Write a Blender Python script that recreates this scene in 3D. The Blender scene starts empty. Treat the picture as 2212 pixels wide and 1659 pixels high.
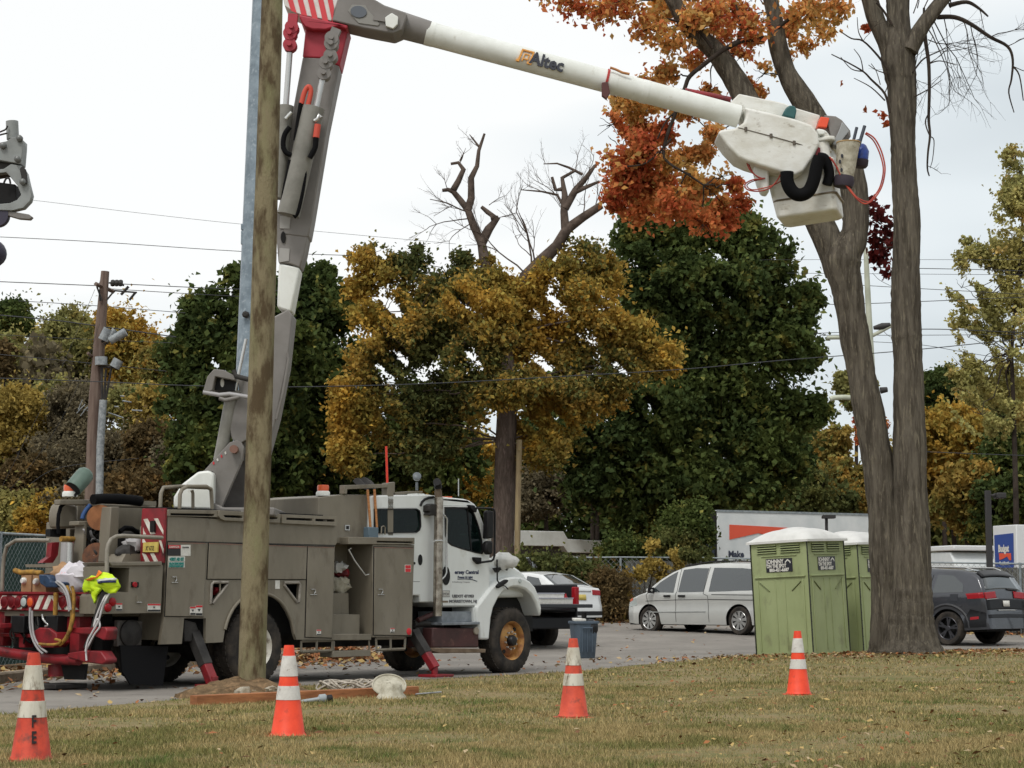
import bpy, bmesh, math, random
import numpy as np
from mathutils import Vector, Matrix, noise
from mathutils.geometry import tessellate_polygon
random.seed(7); RNG = np.random.default_rng(11)
sc = bpy.context.scene
COL = sc.collection
# ---------------------------------------------------------------- camera
FPX = 4200.0; CX = 1106.0; CY = 829.5; HZ = 1301.0      # focal length and horizon in a 2212 px wide frame
PITCH = math.atan((HZ - CY) / FPX)
CAM = Vector((0, 0, 1.10))
cd = bpy.data.cameras.new('camera'); cam = bpy.data.objects.new('camera', cd); COL.objects.link(cam)
cam.location = CAM; cam.rotation_euler = (math.pi / 2 + PITCH, 0, 0)
cd.sensor_width = 36; cd.lens = 36 * FPX / 2212; cd.clip_end = 2000; cd.clip_start = .1
sc.camera = cam
# ---------------------------------------------------------------- light
sc.view_settings.view_transform = 'Standard'; sc.view_settings.look = 'None'
sc.view_settings.exposure = 0.0; sc.view_settings.gamma = 1
SUN_EL = math.radians(52); SUN_AZ = math.radians(205)
w = bpy.data.worlds.new('World'); sc.world = w; w.use_nodes = True
nt = w.node_tree; nt.nodes.clear()
def N(t, **k):
    n = nt.nodes.new(t)
    for a, b in k.items(): setattr(n, a, b)
    return n
sky = N('ShaderNodeTexSky', sky_type='NISHITA', sun_disc=False)
sky.sun_elevation = SUN_EL; sky.sun_rotation = SUN_AZ; sky.dust_density = 3; sky.air_density = 1
b1 = N('ShaderNodeBackground'); b1.inputs[1].default_value = .12; nt.links.new(sky.outputs[0], b1.inputs[0])
tc = N('ShaderNodeTexCoord'); mp = N('ShaderNodeMapping'); mp.inputs['Scale'].default_value = (1, 1, 3.2)
nt.links.new(tc.outputs['Generated'], mp.inputs[0])
nz = N('ShaderNodeTexNoise'); nz.inputs['Scale'].default_value = 3.4; nz.inputs['Detail'].default_value = 3; nz.inputs['Roughness'].default_value = .45
nt.links.new(mp.outputs[0], nz.inputs[0])
sx = N('ShaderNodeSeparateXYZ'); nt.links.new(tc.outputs['Generated'], sx.inputs[0])
# cloud cover: whiter overhead and to the left, greyer patches low and to the right
ma = N('ShaderNodeMath', operation='MULTIPLY_ADD'); nt.links.new(sx.outputs[2], ma.inputs[0]); ma.inputs[1].default_value = 1.15
nt.links.new(nz.outputs[0], ma.inputs[2])
mb_ = N('ShaderNodeMath', operation='MULTIPLY_ADD'); nt.links.new(sx.outputs[0], mb_.inputs[0]); mb_.inputs[1].default_value = -.42
nt.links.new(ma.outputs[0], mb_.inputs[2])
rp = N('ShaderNodeValToRGB'); nt.links.new(mb_.outputs[0], rp.inputs[0])
rp.color_ramp.elements[0].position = .50; rp.color_ramp.elements[0].color = (.70, .76, .79, 1)
rp.color_ramp.elements[1].position = .82; rp.color_ramp.elements[1].color = (1.04, 1.05, 1.04, 1)
e = rp.color_ramp.elements.new(.63); e.color = (.84, .90, .925, 1)
b2 = N('ShaderNodeBackground'); b2.inputs[1].default_value = 1.0; nt.links.new(rp.outputs[0], b2.inputs[0])
mx = N('ShaderNodeMixShader'); mx.inputs[0].default_value = .93
nt.links.new(b1.outputs[0], mx.inputs[1]); nt.links.new(b2.outputs[0], mx.inputs[2])
ow = N('ShaderNodeOutputWorld'); nt.links.new(mx.outputs[0], ow.inputs[0])
sd = bpy.data.lights.new('sun', 'SUN'); sd.energy = 1.45; sd.angle = math.radians(14); sd.color = (1, .97, .92)
so = bpy.data.objects.new('sun', sd); COL.objects.link(so)
_s = Vector((math.sin(SUN_AZ) * math.cos(SUN_EL), math.cos(SUN_AZ) * math.cos(SUN_EL), math.sin(SUN_EL)))
so.rotation_euler = _s.to_track_quat('Z', 'Y').to_euler()
sc.cycles.max_bounces = 6; sc.cycles.diffuse_bounces = 3; sc.cycles.glossy_bounces = 3
sc.cycles.transmission_bounces = 4; sc.cycles.transparent_max_bounces = 8
sc.cycles.use_denoising = True; sc.cycles.caustics_reflective = False; sc.cycles.caustics_refractive = False
sc.cycles.use_adaptive_sampling = True; sc.cycles.adaptive_threshold = .02

# ---------------------------------------------------------------- measuring
def SH(x0, y0, s): return lambda X, Y: ((x0 + X / s) * .67770, (y0 + Y / s) * .67770)
VW = lambda X, Y: (X, Y)
A_ = SH(0, 1500, 2.765); B_ = SH(500, 1500, 2.765); C_ = SH(1100, 1500, 2.765); D_ = SH(500, 1900, 2.765)
E_ = SH(500, 1100, 3.017); F_ = SH(700, 0, 2.37); H_ = SH(2200, 250, 3.016); I_ = SH(2500, 1500, 2.552)
J_ = SH(1900, 1600, 3.016); K_ = SH(0, 800, 2.073); L_ = SH(0, 350, 2.5525); N_ = SH(1500, 1800, 4.148)
O_ = SH(0, 1780, 4.148); Q_ = SH(150, 1480, 4.366); R_ = SH(1200, 1500, 3.318); S_ = SH(2950, 1560, 2.962)
T_ = SH(1130, 2130, 6.703); U_ = SH(1350, 1150, 2.011); V_ = SH(1000, 350, 1.8433); W_ = SH(1700, 0, 1.8433)
X_ = SH(2650, 0, 2.37); Y_ = SH(2500, 700, 1.843); M_ = SH(700, 650, 2.765)
_f = Vector((0, math.cos(PITCH), math.sin(PITCH))); _u = Vector((0, -math.sin(PITCH), math.cos(PITCH)))
def ray(px, py):
    return Vector((1, 0, 0)) * ((px - CX) / FPX) + _u * ((CY - py) / FPX) + _f
def P(px, py, y):
    r = ray(px, py); return CAM + r * (y / r.y)
# ground height from surveyed points (thin plate spline)
_cp = [(-5,19,0),(-4.2,22,.0),(-3.4,26,0),(0,30.2,0),(-1,24,.04),(0,28,.03),(-2,34,0),(5,34.5,.12),(7,33,.2),(0,17,.05),(3,21,.05),(-3,12.6,.05),
 (1.5,40,-.02),(5,47.6,.31),(3.2,50.8,.39),(9.5,44.7,.10),(12,44,.1),(3,57.5,.57),(-2,57,.5),(12,51.7,.27),(-12,34,.2),(-14,42,.4),(-7.5,30,.03),
 (0,2,.05),(8,12,.05),(14,25,.1),(22,34,.2),(-8,14,.0),(-14,20,0),(26,55,.5),(0,90,1.0),(-30,80,1.2),(30,90,1.0),(-40,40,.8),(40,30,.5),(0,-10,0),(-30,0,0),(30,0,0),(10,38,.14)]
_cp = np.array(_cp, float)
def _phi(r): return np.where(r > 1e-9, r * r * np.log(np.maximum(r, 1e-9)), 0)
_n = len(_cp); _K = _phi(np.linalg.norm(_cp[:, None, :2] - _cp[None, :, :2], axis=2)) + np.eye(_n) * 2.0
_Pm = np.c_[np.ones(_n), _cp[:, :2]]
_A = np.block([[_K, _Pm], [_Pm.T, np.zeros((3, 3))]])
_w = np.linalg.solve(_A, np.r_[_cp[:, 2], 0, 0, 0])
def Zg(x, y):
    x = np.asarray(x, float); y = np.asarray(y, float)
    r = np.sqrt((x[..., None] - _cp[:, 0]) ** 2 + (y[..., None] - _cp[:, 1]) ** 2)
    z = _phi(r) @ _w[:_n] + _w[_n] + _w[_n + 1] * x + _w[_n + 2] * y
    t = np.clip((np.sqrt(x * x + y * y) - 75) / 40, 0, 1)
    return z * (1 - t) + 1.2 * t
def Z1(x, y): return float(Zg(x, y))
def G(px, py, lift=0):
    r = ray(px, py); t = 20.0
    for _ in range(60):
        p = CAM + r * t
        if r.z >= -1e-4: break
        t2 = (Z1(p.x, p.y) + lift - CAM.z) / r.z
        t = t * .5 + min(max(t2, 3), 150) * .5
    return CAM + r * t
class Fr:
    """local frame standing on the ground: u along, w away, z up"""
    def __init__(s, o, th): s.o = Vector(o); s.c = math.cos(th); s.s = math.sin(th); s.th = th
    def on_w(s, p, w=0):
        r = ray(*p); n = Vector((-s.s, s.c, 0)); o = s.o + n * w
        t = (o - CAM).dot(n) / r.dot(n); q = CAM + r * t - s.o
        return (q.x * s.c + q.y * s.s, q.z)
    def on_u(s, p, u=0):
        r = ray(*p); n = Vector((s.c, s.s, 0)); o = s.o + n * u
        t = (o - CAM).dot(n) / r.dot(n); q = CAM + r * t - s.o
        return (-q.x * s.s + q.y * s.c, q.z)
    def loc(s, v):
        q = Vector(v) - s.o; return Vector((q.x * s.c + q.y * s.s, -q.x * s.s + q.y * s.c, q.z))

# ---------------------------------------------------------------- materials
def lin(c):
    return tuple(((v / 255) / 12.92 if v <= 10 else ((v / 255 + .055) / 1.055) ** 2.4) for v in c) + (1,)
MATS = {}
def mat(name, c, c2=None, s=3, r=.55, m=0, b=0, bs=40, bd=.02, st=(1, 1, 1), lo=.4, hi=.62, det=6, coat=0, c3=None, s3=30, lo3=.6, hi3=.7, alpha=1, emit=0, spec=.5, island=0, trl=0):
    if name in MATS: return MATS[name]
    M = bpy.data.materials.new(name); M.use_nodes = True; t = M.node_tree; n = t.nodes; L = t.links
    p = n['Principled BSDF']; out = n['Material Output']
    def nn(k, **kw):
        q = n.new(k)
        for a_, b_ in kw.items(): setattr(q, a_, b_)
        return q
    c = lin(c)
    p.inputs['Roughness'].default_value = r; p.inputs['Metallic'].default_value = m
    p.inputs['Specular IOR Level'].default_value = spec
    p.inputs['Base Color'].default_value = c; p.inputs['Coat Weight'].default_value = coat
    if c2 is not None or b or c3 is not None:
        tcn = nn('ShaderNodeTexCoord'); mpn = nn('ShaderNodeMapping'); mpn.inputs['Scale'].default_value = st
        L.new(tcn.outputs['Object'], mpn.inputs[0])
    def nfac(scale, lo, hi, det):
        q = nn('ShaderNodeTexNoise'); q.inputs['Scale'].default_value = scale; q.inputs['Detail'].default_value = det; q.inputs['Roughness'].default_value = .62
        L.new(mpn.outputs[0], q.inputs[0])
        g = nn('ShaderNodeMapRange'); g.inputs[1].default_value = lo; g.inputs[2].default_value = hi
        L.new(q.outputs[0], g.inputs[0]); return g.outputs[0], q.outputs[0]
    colsock = None
    if c2 is not None:
        f_, raw = nfac(s, lo, hi, det)
        if island:
            gi = nn('ShaderNodeNewGeometry'); ad = nn('ShaderNodeMath', operation='MULTIPLY_ADD')
            su = nn('ShaderNodeMath', operation='SUBTRACT'); L.new(gi.outputs['Random Per Island'], su.inputs[0]); su.inputs[1].default_value = .5
            L.new(su.outputs[0], ad.inputs[0]); ad.inputs[1].default_value = island; L.new(f_, ad.inputs[2]); ad.use_clamp = True
            f_ = ad.outputs[0]
        mxn = nn('ShaderNodeMix', data_type='RGBA'); L.new(f_, mxn.inputs[0]); mxn.inputs[6].default_value = c; mxn.inputs[7].default_value = lin(c2)
        colsock = mxn.outputs[2]
        # roughness follows the stain a little
        mr = nn('ShaderNodeMapRange'); L.new(raw, mr.inputs[0]); mr.inputs[3].default_value = max(.02, r - .08); mr.inputs[4].default_value = min(1, r + .12)
        L.new(mr.outputs[0], p.inputs['Roughness'])
    if c3 is not None:
        f3, _ = nfac(s3, lo3, hi3, 8)
        m3 = nn('ShaderNodeMix', data_type='RGBA'); L.new(f3, m3.inputs[0]); m3.inputs[7].default_value = lin(c3)
        if colsock: L.new(colsock, m3.inputs[6])
        else: m3.inputs[6].default_value = c
        colsock = m3.outputs[2]
    if island:
        hs = nn('ShaderNodeHueSaturation'); gi = nn('ShaderNodeNewGeometry')
        mr = nn('ShaderNodeMapRange'); L.new(gi.outputs['Random Per Island'], mr.inputs[0]); mr.inputs[3].default_value = .55; mr.inputs[4].default_value = 1.5
        L.new(mr.outputs[0], hs.inputs['Value'])
        if colsock: L.new(colsock, hs.inputs['Color'])
        else: hs.inputs['Color'].default_value = c
        colsock = hs.outputs[0]
    if colsock: L.new(colsock, p.inputs['Base Color'])
    if b:
        q = nn('ShaderNodeTexNoise'); q.inputs['Scale'].default_value = bs; q.inputs['Detail'].default_value = 8; q.inputs['Roughness'].default_value = .65
        L.new(mpn.outputs[0], q.inputs[0])
        bp = nn('ShaderNodeBump'); bp.inputs['Strength'].default_value = b; bp.inputs['Distance'].default_value = bd
        L.new(q.outputs[0], bp.inputs['Height']); L.new(bp.outputs[0], p.inputs['Normal'])
    if emit:
        p.inputs['Emission Strength'].default_value = emit; p.inputs['Emission Color'].default_value = c
    if trl:
        tr = nn('ShaderNodeBsdfTranslucent'); ms = nn('ShaderNodeMixShader'); ms.inputs[0].default_value = trl
        if colsock: L.new(colsock, tr.inputs[0])
        else: tr.inputs[0].default_value = c
        L.new(p.outputs[0], ms.inputs[1]); L.new(tr.outputs[0], ms.inputs[2]); L.new(ms.outputs[0], out.inputs[0])
    if alpha < 1:
        tr = nn('ShaderNodeBsdfTransparent'); tr.inputs[0].default_value = (.62, .74, .7, 1)
        ms = nn('ShaderNodeMixShader'); ms.inputs[0].default_value = alpha
        L.new(tr.outputs[0], ms.inputs[1]); L.new(p.outputs[0], ms.inputs[2]); L.new(ms.outputs[0], out.inputs[0])
    MATS[name] = M
    return M

# ---------------------------------------------------------------- mesh building
class MB:
    def __init__(s): s.v = []; s.f = []; s.m = []; s.k = 0
    def mi(s, k): s.k = k; return s
    def add(s, V, Fc):
        o = len(s.v); s.v += [tuple(q) for q in V]; s.f += [tuple(o + i for i in f) for f in Fc]; s.m += [s.k] * len(Fc); return s
    def box(s, x0, x1, y0, y1, z0, z1):
        V = [(x, y, z) for x in (x0, x1) for y in (y0, y1) for z in (z0, z1)]
        return s.add(V, [(0, 1, 3, 2), (4, 6, 7, 5), (0, 4, 5, 1), (2, 3, 7, 6), (0, 2, 6, 4), (1, 5, 7, 3)])
    def obox(s, c, ax, ay, az):
        c = Vector(c); ax = Vector(ax); ay = Vector(ay); az = Vector(az)
        V = [c + ax * i + ay * j + az * k for i in (-.5, .5) for j in (-.5, .5) for k in (-.5, .5)]
        return s.add(V, [(0, 1, 3, 2), (4, 6, 7, 5), (0, 4, 5, 1), (2, 3, 7, 6), (0, 2, 6, 4), (1, 5, 7, 3)])
    def prism(s, poly, a0, a1, axis='y', holes=()):
        if axis == 'y': mk = lambda p, a: (p[0], a, p[1])
        elif axis == 'x': mk = lambda p, a: (a, p[0], p[1])
        else: mk = lambda p, a: (p[0], p[1], a)
        loops = [list(poly)] + [list(h) for h in holes]
        allp = [p for l in loops for p in l]; n = len(allp)
        V = [mk(p, a0) for p in allp] + [mk(p, a1) for p in allp]
        Fc = []
        if holes:
            tris = tessellate_polygon([[Vector((p[0], p[1], 0)) for p in l] for l in loops])
            Fc += [tuple(t) for t in tris] + [tuple(n + i for i in reversed(t)) for t in tris]
        else:
            Fc += [tuple(range(n)), tuple(n + i for i in reversed(range(n)))]
        o = 0
        for l in loops:
            m = len(l)
            for i in range(m):
                j = (i + 1) % m; Fc.append((o + i, o + j, n + o + j, n + o + i))
            o += m
        return s.add(V, Fc)
    def rings(s, R, cap=True, close=False):
        o = []; n = len(R[0]); V = [p for r in R for p in r]; Fc = []
        m = len(R)
        for i in range(m if close else m - 1):
            a = i * n; b = ((i + 1) % m) * n
            for j in range(n):
                k = (j + 1) % n; Fc.append((a + j, a + k, b + k, b + j))
        if cap and not close: Fc += [tuple(reversed(range(n))), tuple(range((m - 1) * n, m * n))]
        return s.add(V, Fc)
    def tube(s, path, r, n=8, cap=True, jit=0, seed=0):
        path = [Vector(p) for p in path]
        if len(path) < 2: return s
        rr = r if isinstance(r, (list, tuple)) else [r] * len(path)
        R = []; up = None; rnd = random.Random(seed)
        for i, p in enumerate(path):
            d = (path[min(i + 1, len(path) - 1)] - path[max(i - 1, 0)])
            if d.length < 1e-9: d = Vector((0, 0, 1))
            d.normalize()
            if up is None:
                up = Vector((0, 0, 1)) if abs(d.z) < .9 else Vector((1, 0, 0))
            a = d.cross(up); a.normalize(); b = d.cross(a); b.normalize(); up = -b if False else up
            up = (a.cross(d)).normalized()
            R.append([p + (a * math.cos(2 * math.pi * j / n) + up * math.sin(2 * math.pi * j / n)) * rr[i] * (1 + jit * rnd.uniform(-1, 1)) for j in range(n)])
        return s.rings(R, cap)
    def cyl(s, p0, p1, r0, r1=None, n=16): return s.tube([p0, p1], [r0, r0 if r1 is None else r1], n)
    def lathe(s, prof, o, ax=(0, 0, 1), n=24, cap=True):
        o = Vector(o); ax = Vector(ax).normalized(); t = Vector((1, 0, 0)) if abs(ax.x) < .9 else Vector((0, 0, 1))
        a = ax.cross(t).normalized(); b = ax.cross(a)
        R = [[o + ax * h + (a * math.cos(2 * math.pi * j / n) + b * math.sin(2 * math.pi * j / n)) * r for j in range(n)] for r, h in prof]
        return s.rings(R, cap)
    def ball(s, c, r, n=12, sq=(1, 1, 1), nz=0, seed=0):
        c = Vector(c); R = []
        for i in range(1, n):
            th = math.pi * i / n; ring = []
            for j in range(n * 2):
                ph = math.pi * j / n; d = Vector((math.sin(th) * math.cos(ph), math.sin(th) * math.sin(ph), math.cos(th)))
                k = r * (1 + nz * noise.noise(d * 2.2 + Vector((seed, seed * .7, 0))) + nz * .5 * noise.noise(d * 6 + Vector((seed, 3, 0))))
                ring.append(c + Vector((d.x * sq[0], d.y * sq[1], d.z * sq[2])) * k)
            R.append(ring)
        return s.rings(R, True)
def obj(name, mb, m, parent=None, smooth=0, bevel=0, seg=2, loc=None):
    me = bpy.data.meshes.new(name); me.from_pydata([tuple(v) for v in mb.v], [], mb.f)
    ms = m if isinstance(m, (list, tuple)) else [m]
    for q in ms: me.materials.append(q)
    if len(ms) > 1: me.polygons.foreach_set('material_index', mb.m)
    bm = bmesh.new(); bm.from_mesh(me); bmesh.ops.recalc_face_normals(bm, faces=bm.faces); bm.to_mesh(me); bm.free()
    if smooth:
        me.polygons.foreach_set('use_smooth', [True] * len(me.polygons))
        try: me.set_sharp_from_angle(angle=math.radians(smooth if smooth > 1 else 35))
        except Exception: pass
    o = bpy.data.objects.new(name, me); COL.objects.link(o)
    if parent is not None: o.parent = parent
    if bevel:
        bv = o.modifiers.new('bevel', 'BEVEL'); bv.width = bevel; bv.segments = seg; bv.limit_method = 'ANGLE'; bv.angle_limit = math.radians(30); bv.harden_normals = False
        if not smooth:
            me.polygons.foreach_set('use_smooth', [True] * len(me.polygons))
            try: me.set_sharp_from_angle(angle=math.radians(60))
            except Exception: pass
    if loc is not None: o.location = loc
    return o
def tag(o, label=None, cat=None, group=None, kind=None):
    if label: o['label'] = label
    if cat: o['category'] = cat
    if group: o['group'] = group
    if kind: o['kind'] = kind
    return o
def thing(name, label, cat, loc=(0, 0, 0), rz=0, group=None):
    o = bpy.data.objects.new(name, None); COL.objects.link(o); o.location = loc; o.rotation_euler = (0, 0, rz); o.empty_display_size = .2
    return tag(o, label, cat, group)
def copy_tree(o, parent=None, **k):
    c = o.copy(); COL.objects.link(c); c.parent = parent
    for ch in list(o.children): copy_tree(ch, c)
    return c
def text_mb(s, size, o, right, up, ext=.002, align='LEFT', sx=1.0, off=0, fit=None):
    """lettering as a mesh; o = lower left corner"""
    cu = bpy.data.curves.new('t', 'FONT'); cu.body = s; cu.size = size; cu.extrude = ext; cu.resolution_u = 2; cu.align_x = align; cu.offset = off
    t = bpy.data.objects.new('t', cu); COL.objects.link(t)
    dg = bpy.context.evaluated_depsgraph_get(); me = bpy.data.meshes.new_from_object(t.evaluated_get(dg))
    right = Vector(right).normalized(); up = Vector(up).normalized(); n = right.cross(up); o = Vector(o)
    if fit: sx = fit / max(v.co.x for v in me.vertices)
    mb = MB(); mb.add([o + right * v.co.x * sx + up * v.co.y + n * v.co.z for v in me.vertices], [tuple(p.vertices) for p in me.polygons])
    bpy.data.objects.remove(t); bpy.data.curves.remove(cu); bpy.data.meshes.remove(me)
    return mb
def fast_mesh(name, V, nper, mats, mi=None, parent=None):
    """V (n*nper,3) -> n separate polygons"""
    V = np.asarray(V, np.float32).reshape(-1, 3); n = len(V) // nper
    me = bpy.data.meshes.new(name); me.vertices.add(len(V)); me.vertices.foreach_set('co', V.ravel())
    me.loops.add(len(V)); me.loops.foreach_set('vertex_index', np.arange(len(V), dtype=np.int32))
    me.polygons.add(n); me.polygons.foreach_set('loop_start', np.arange(n, dtype=np.int32) * nper)
    try: me.polygons.foreach_set('loop_total', np.full(n, nper, np.int32))
    except Exception: pass
    for m in (mats if isinstance(mats, (list, tuple)) else [mats]): me.materials.append(m)
    if mi is not None: me.polygons.foreach_set('material_index', np.asarray(mi, np.int32))
    me.update(calc_edges=True); me.validate()
    o = bpy.data.objects.new(name, me); COL.objects.link(o)
    if parent is not None: o.parent = parent
    return o
# ---------------------------------------------------------------- ground, road, lawn
m_soil = mat('verge_soil', (96, 84, 66), (128, 112, 88), s=1.6, r=.95, b=.6, bs=9, c3=(150, 92, 50), s3=7, lo3=.52, hi3=.66, spec=.1)
m_asph = mat('asphalt', (124, 119, 113), (140, 135, 128), s=.5, r=.85, b=.35, bs=60, c3=(92, 89, 87), s3=3.2, lo3=.58, hi3=.74, spec=.25)
m_lawn = mat('lawn_soil', (138, 124, 92), (104, 106, 66), s=.9, r=.95, b=.9, bs=26, c3=(138, 116, 84), s3=6, lo3=.48, hi3=.66, spec=.1)
m_kerb = mat('kerb_stone', (150, 136, 118), (120, 105, 86), s=3, r=.85, b=.3, bs=30)
def grid_mesh(name, rows, m, skirt=None):
    h = len(rows); wd = len(rows[0]); mb = MB()
    mb.add([p for r in rows for p in r], [(i * wd + j, i * wd + j + 1, (i + 1) * wd + j + 1, (i + 1) * wd + j) for i in range(h - 1) for j in range(wd - 1)])
    return obj(name, mb, m, smooth=80)
def ys_for(n=120, far=900):
    return [-30 + 4 * i for i in range(10)] + [10 + i * 1.0 for i in range(60)] + [70 + (far - 70) * (i / 30) ** 2 for i in range(31)]
xs = sorted(set([round(v, 2) for v in list(np.linspace(-30, 30, 61)) + list(np.linspace(-120, -30, 20)) + list(np.linspace(30, 120, 20)) + [-600, -300, 300, 600]]))
ysl = ys_for()
XX, YY = np.meshgrid(xs, ysl); ZZ = Zg(XX, YY)
g = grid_mesh('ground', [[(XX[i, j], YY[i, j], ZZ[i, j] - .02) for j in range(len(xs))] for i in range(len(ysl))], m_soil)
tag(g, kind='structure')
FRONT = [(-14, 7), (-8, 14), (-4.85, 18.4), (-3.51, 21.5), (-2.4, 24.8), (.43, 28.3), (2.5, 32.5), (4.7, 37), (7, 37.6), (10, 37.6), (22, 38)]
BACK = [(-18, 14), (-11, 19), (-7.2, 24.5), (-6.2, 31), (-4.6, 34), (-3.4, 40), (-2.5, 54), (0, 56.5), (5, 55.5), (9, 52.3), (26, 46)]
def resamp(p, n):
    out = []
    for i in range(len(p) - 1):
        for k in range(n): t = k / n; out.append((p[i][0] * (1 - t) + p[i + 1][0] * t, p[i][1] * (1 - t) + p[i + 1][1] * t))
    return out + [p[-1]]
fr = resamp(FRONT, 10); bk = resamp(BACK, 10)
rows = []
for i in range(41):
    t = i / 40 * 1.02 - .02; r = []
    for a, b in zip(fr, bk):
        x = a[0] * (1 - t) + b[0] * t; y = a[1] * (1 - t) + b[1] * t - (.4 if i == 0 else 0)
        r.append((x, y, Z1(x, y) + .012))
    rows.append(r)
tag(grid_mesh('road', rows, m_asph), kind='structure')
def edge_y(x): return float(np.interp(x, [p[0] for p in FRONT], [p[1] for p in FRONT]))
lx = np.linspace(-13.5, 21.5, 141); rows = []
for i in range(90):
    t = i / 89; r = []
    for x in lx:
        e = edge_y(x) + .10 * noise.noise(Vector((x * 3.1, 0, 0))) + .05 * noise.noise(Vector((x * 11, 4, 0)))
        y = -4 + (e + 4) * (1 - (1 - t) ** 1.0)
        z = Z1(x, y) + .05 + .012 * noise.noise(Vector((x * 1.3, y * 1.3, 0)))
        r.append((x, y, z))
    rows.append(r)
rows.append([(p[0], p[1] + .03, p[2] - .06) for p in rows[-1]])
tag(grid_mesh('lawn', rows, m_lawn), kind='structure')
def Zl(x, y): return Z1(x, y) + .05 + .012 * noise.noise(Vector((x * 1.3, y * 1.3, 0)))
# kerb along the far side of the road
kb = MB(); kp = resamp(BACK[:7], 8); R = []
for i, (x, y) in enumerate(kp):
    a = kp[max(0, i - 1)]; b = kp[min(len(kp) - 1, i + 1)]; d = Vector((b[0] - a[0], b[1] - a[1], 0)).normalized(); nn_ = Vector((-d.y, d.x, 0)); z = Z1(x, y); c = Vector((x, y, z))
    R.append([c + Vector((0, 0, -.05)), c + Vector((0, 0, .13)), c + nn_ * .02 + Vector((0, 0, .155)), c + nn_ * .17 + Vector((0, 0, .155)), c + nn_ * .17 + Vector((0, 0, -.05))])
kb.rings(R); tag(obj('kerb', kb, m_kerb, smooth=30), kind='structure')

# grass blades
def blades(n, ylo, yhi, h, wd):
    y = np.sqrt(RNG.uniform(ylo ** 2, yhi ** 2, n)); x = RNG.uniform(-.30, .30, n) * y
    ey = np.interp(x, [p[0] for p in FRONT], [p[1] for p in FRONT]); k = y < ey - .02; x = x[k]; y = y[k]
    pn = np.sin(x * 2.1 + 1.3 * np.sin(y * 1.1)) + np.sin(y * 1.7 + 1.9 * np.sin(x * 1.3)) + RNG.normal(0, .8, len(x))
    k = pn > -1.1; x = x[k]; y = y[k]; pn = pn[k]
    z = Zg(x, y) + .045; n = len(x)
    a = RNG.uniform(0, 2 * np.pi, n); hh = h * RNG.uniform(.35, 1.25, n) * (1 + .25 * np.clip(pn, -1, 1.5)); w_ = wd * RNG.uniform(.6, 1.5, n)
    ln = RNG.uniform(.1, .9, n) * hh; la = RNG.uniform(0, 2 * np.pi, n)
    p = np.stack([x, y, z], 1); dx = np.stack([np.cos(a), np.sin(a), 0 * a], 1) * w_[:, None] * .5
    tip = p + np.stack([np.cos(la) * ln, np.sin(la) * ln, hh], 1)
    return np.stack([p - dx, p + dx, tip], 1)
m_gr = mat('grass_blade', (114, 114, 68), (158, 140, 98), s=.9, r=.8, island=.7, lo=.43, hi=.54, c3=(92, 106, 56), s3=1.6, lo3=.56, hi3=.63, spec=.15)
Vb = np.concatenate([blades(190000, 10.8, 16, .033, .006), blades(150000, 15, 24, .034, .009), blades(70000, 23, 38, .04, .015)])
tag(fast_mesh('grass', Vb, 3, m_gr), kind='stuff')
# fallen leaves
LM = [mat('leaf_fallen_brown', (128, 92, 62), (96, 66, 44), s=9, r=.8, spec=.2), mat('leaf_fallen_orange', (160, 106, 66), (136, 84, 54), s=9, r=.8, spec=.2), mat('leaf_fallen_yellow', (176, 150, 96), r=.8, spec=.2), mat('leaf_fallen_tan', (178, 158, 126), (150, 128, 98), s=9, r=.8, spec=.2)]
def flat_leaves(pts, size, tilt=.35):
    pts = np.asarray(pts); n = len(pts); a = RNG.uniform(0, 2 * np.pi, n); s = size * RNG.uniform(.5, 1.3, n)
    nrm = np.stack([RNG.normal(0, tilt, n), RNG.normal(0, tilt, n), np.ones(n)], 1); nrm /= np.linalg.norm(nrm, axis=1)[:, None]
    d = np.stack([np.cos(a), np.sin(a), 0 * a], 1); d -= nrm * (d * nrm).sum(1)[:, None]; q = np.cross(nrm, d)
    V = [pts - d * s[:, None], pts + q * s[:, None] * .55 + nrm * s[:, None] * .2, pts + d * s[:, None] * 1.05, pts - q * s[:, None] * .55 + nrm * s[:, None] * .12]
    return np.stack(V, 1)
def scatter(n, ylo, yhi, cond, lift):
    y = RNG.uniform(ylo, yhi, n); x = RNG.uniform(-.30, .30, n) * y; k = np.array([cond(a, b) for a, b in zip(x, y)]); x = x[k]; y = y[k]
    return np.stack([x, y, Zg(x, y) + lift], 1)
ey_ = lambda x: edge_y(x)
p1 = scatter(3400, 11, 37, lambda x, y: y < ey_(x) and random.random() < (.25 + .75 * (x > 1)) * (.4 + .6 * (noise.noise(Vector((x * .6, y * .4, 2))) > 0)), .085)
p2 = scatter(900, 19, 56, lambda x, y: y > ey_(x) + .3, .022)
_a = RNG.uniform(0, 2 * np.pi, 1500); _r = .6 + np.abs(RNG.normal(0, 1.5, 1500)); p3 = np.stack([6.85 + _r * np.cos(_a) * 1.5, 32.9 + _r * np.sin(_a), 0 * _a], 1); p3 = p3[p3[:, 1] < 36.5]; p3[:, 2] = Zg(p3[:, 0], p3[:, 1]) + .085
Vl = np.concatenate([flat_leaves(p1, .030), flat_leaves(p2, .05), flat_leaves(p3, .045, .5)])
tag(fast_mesh('fallen_leaves', Vl, 4, LM, RNG.choice(4, len(Vl), p=[.4, .22, .2, .18])), kind='stuff')
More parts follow.
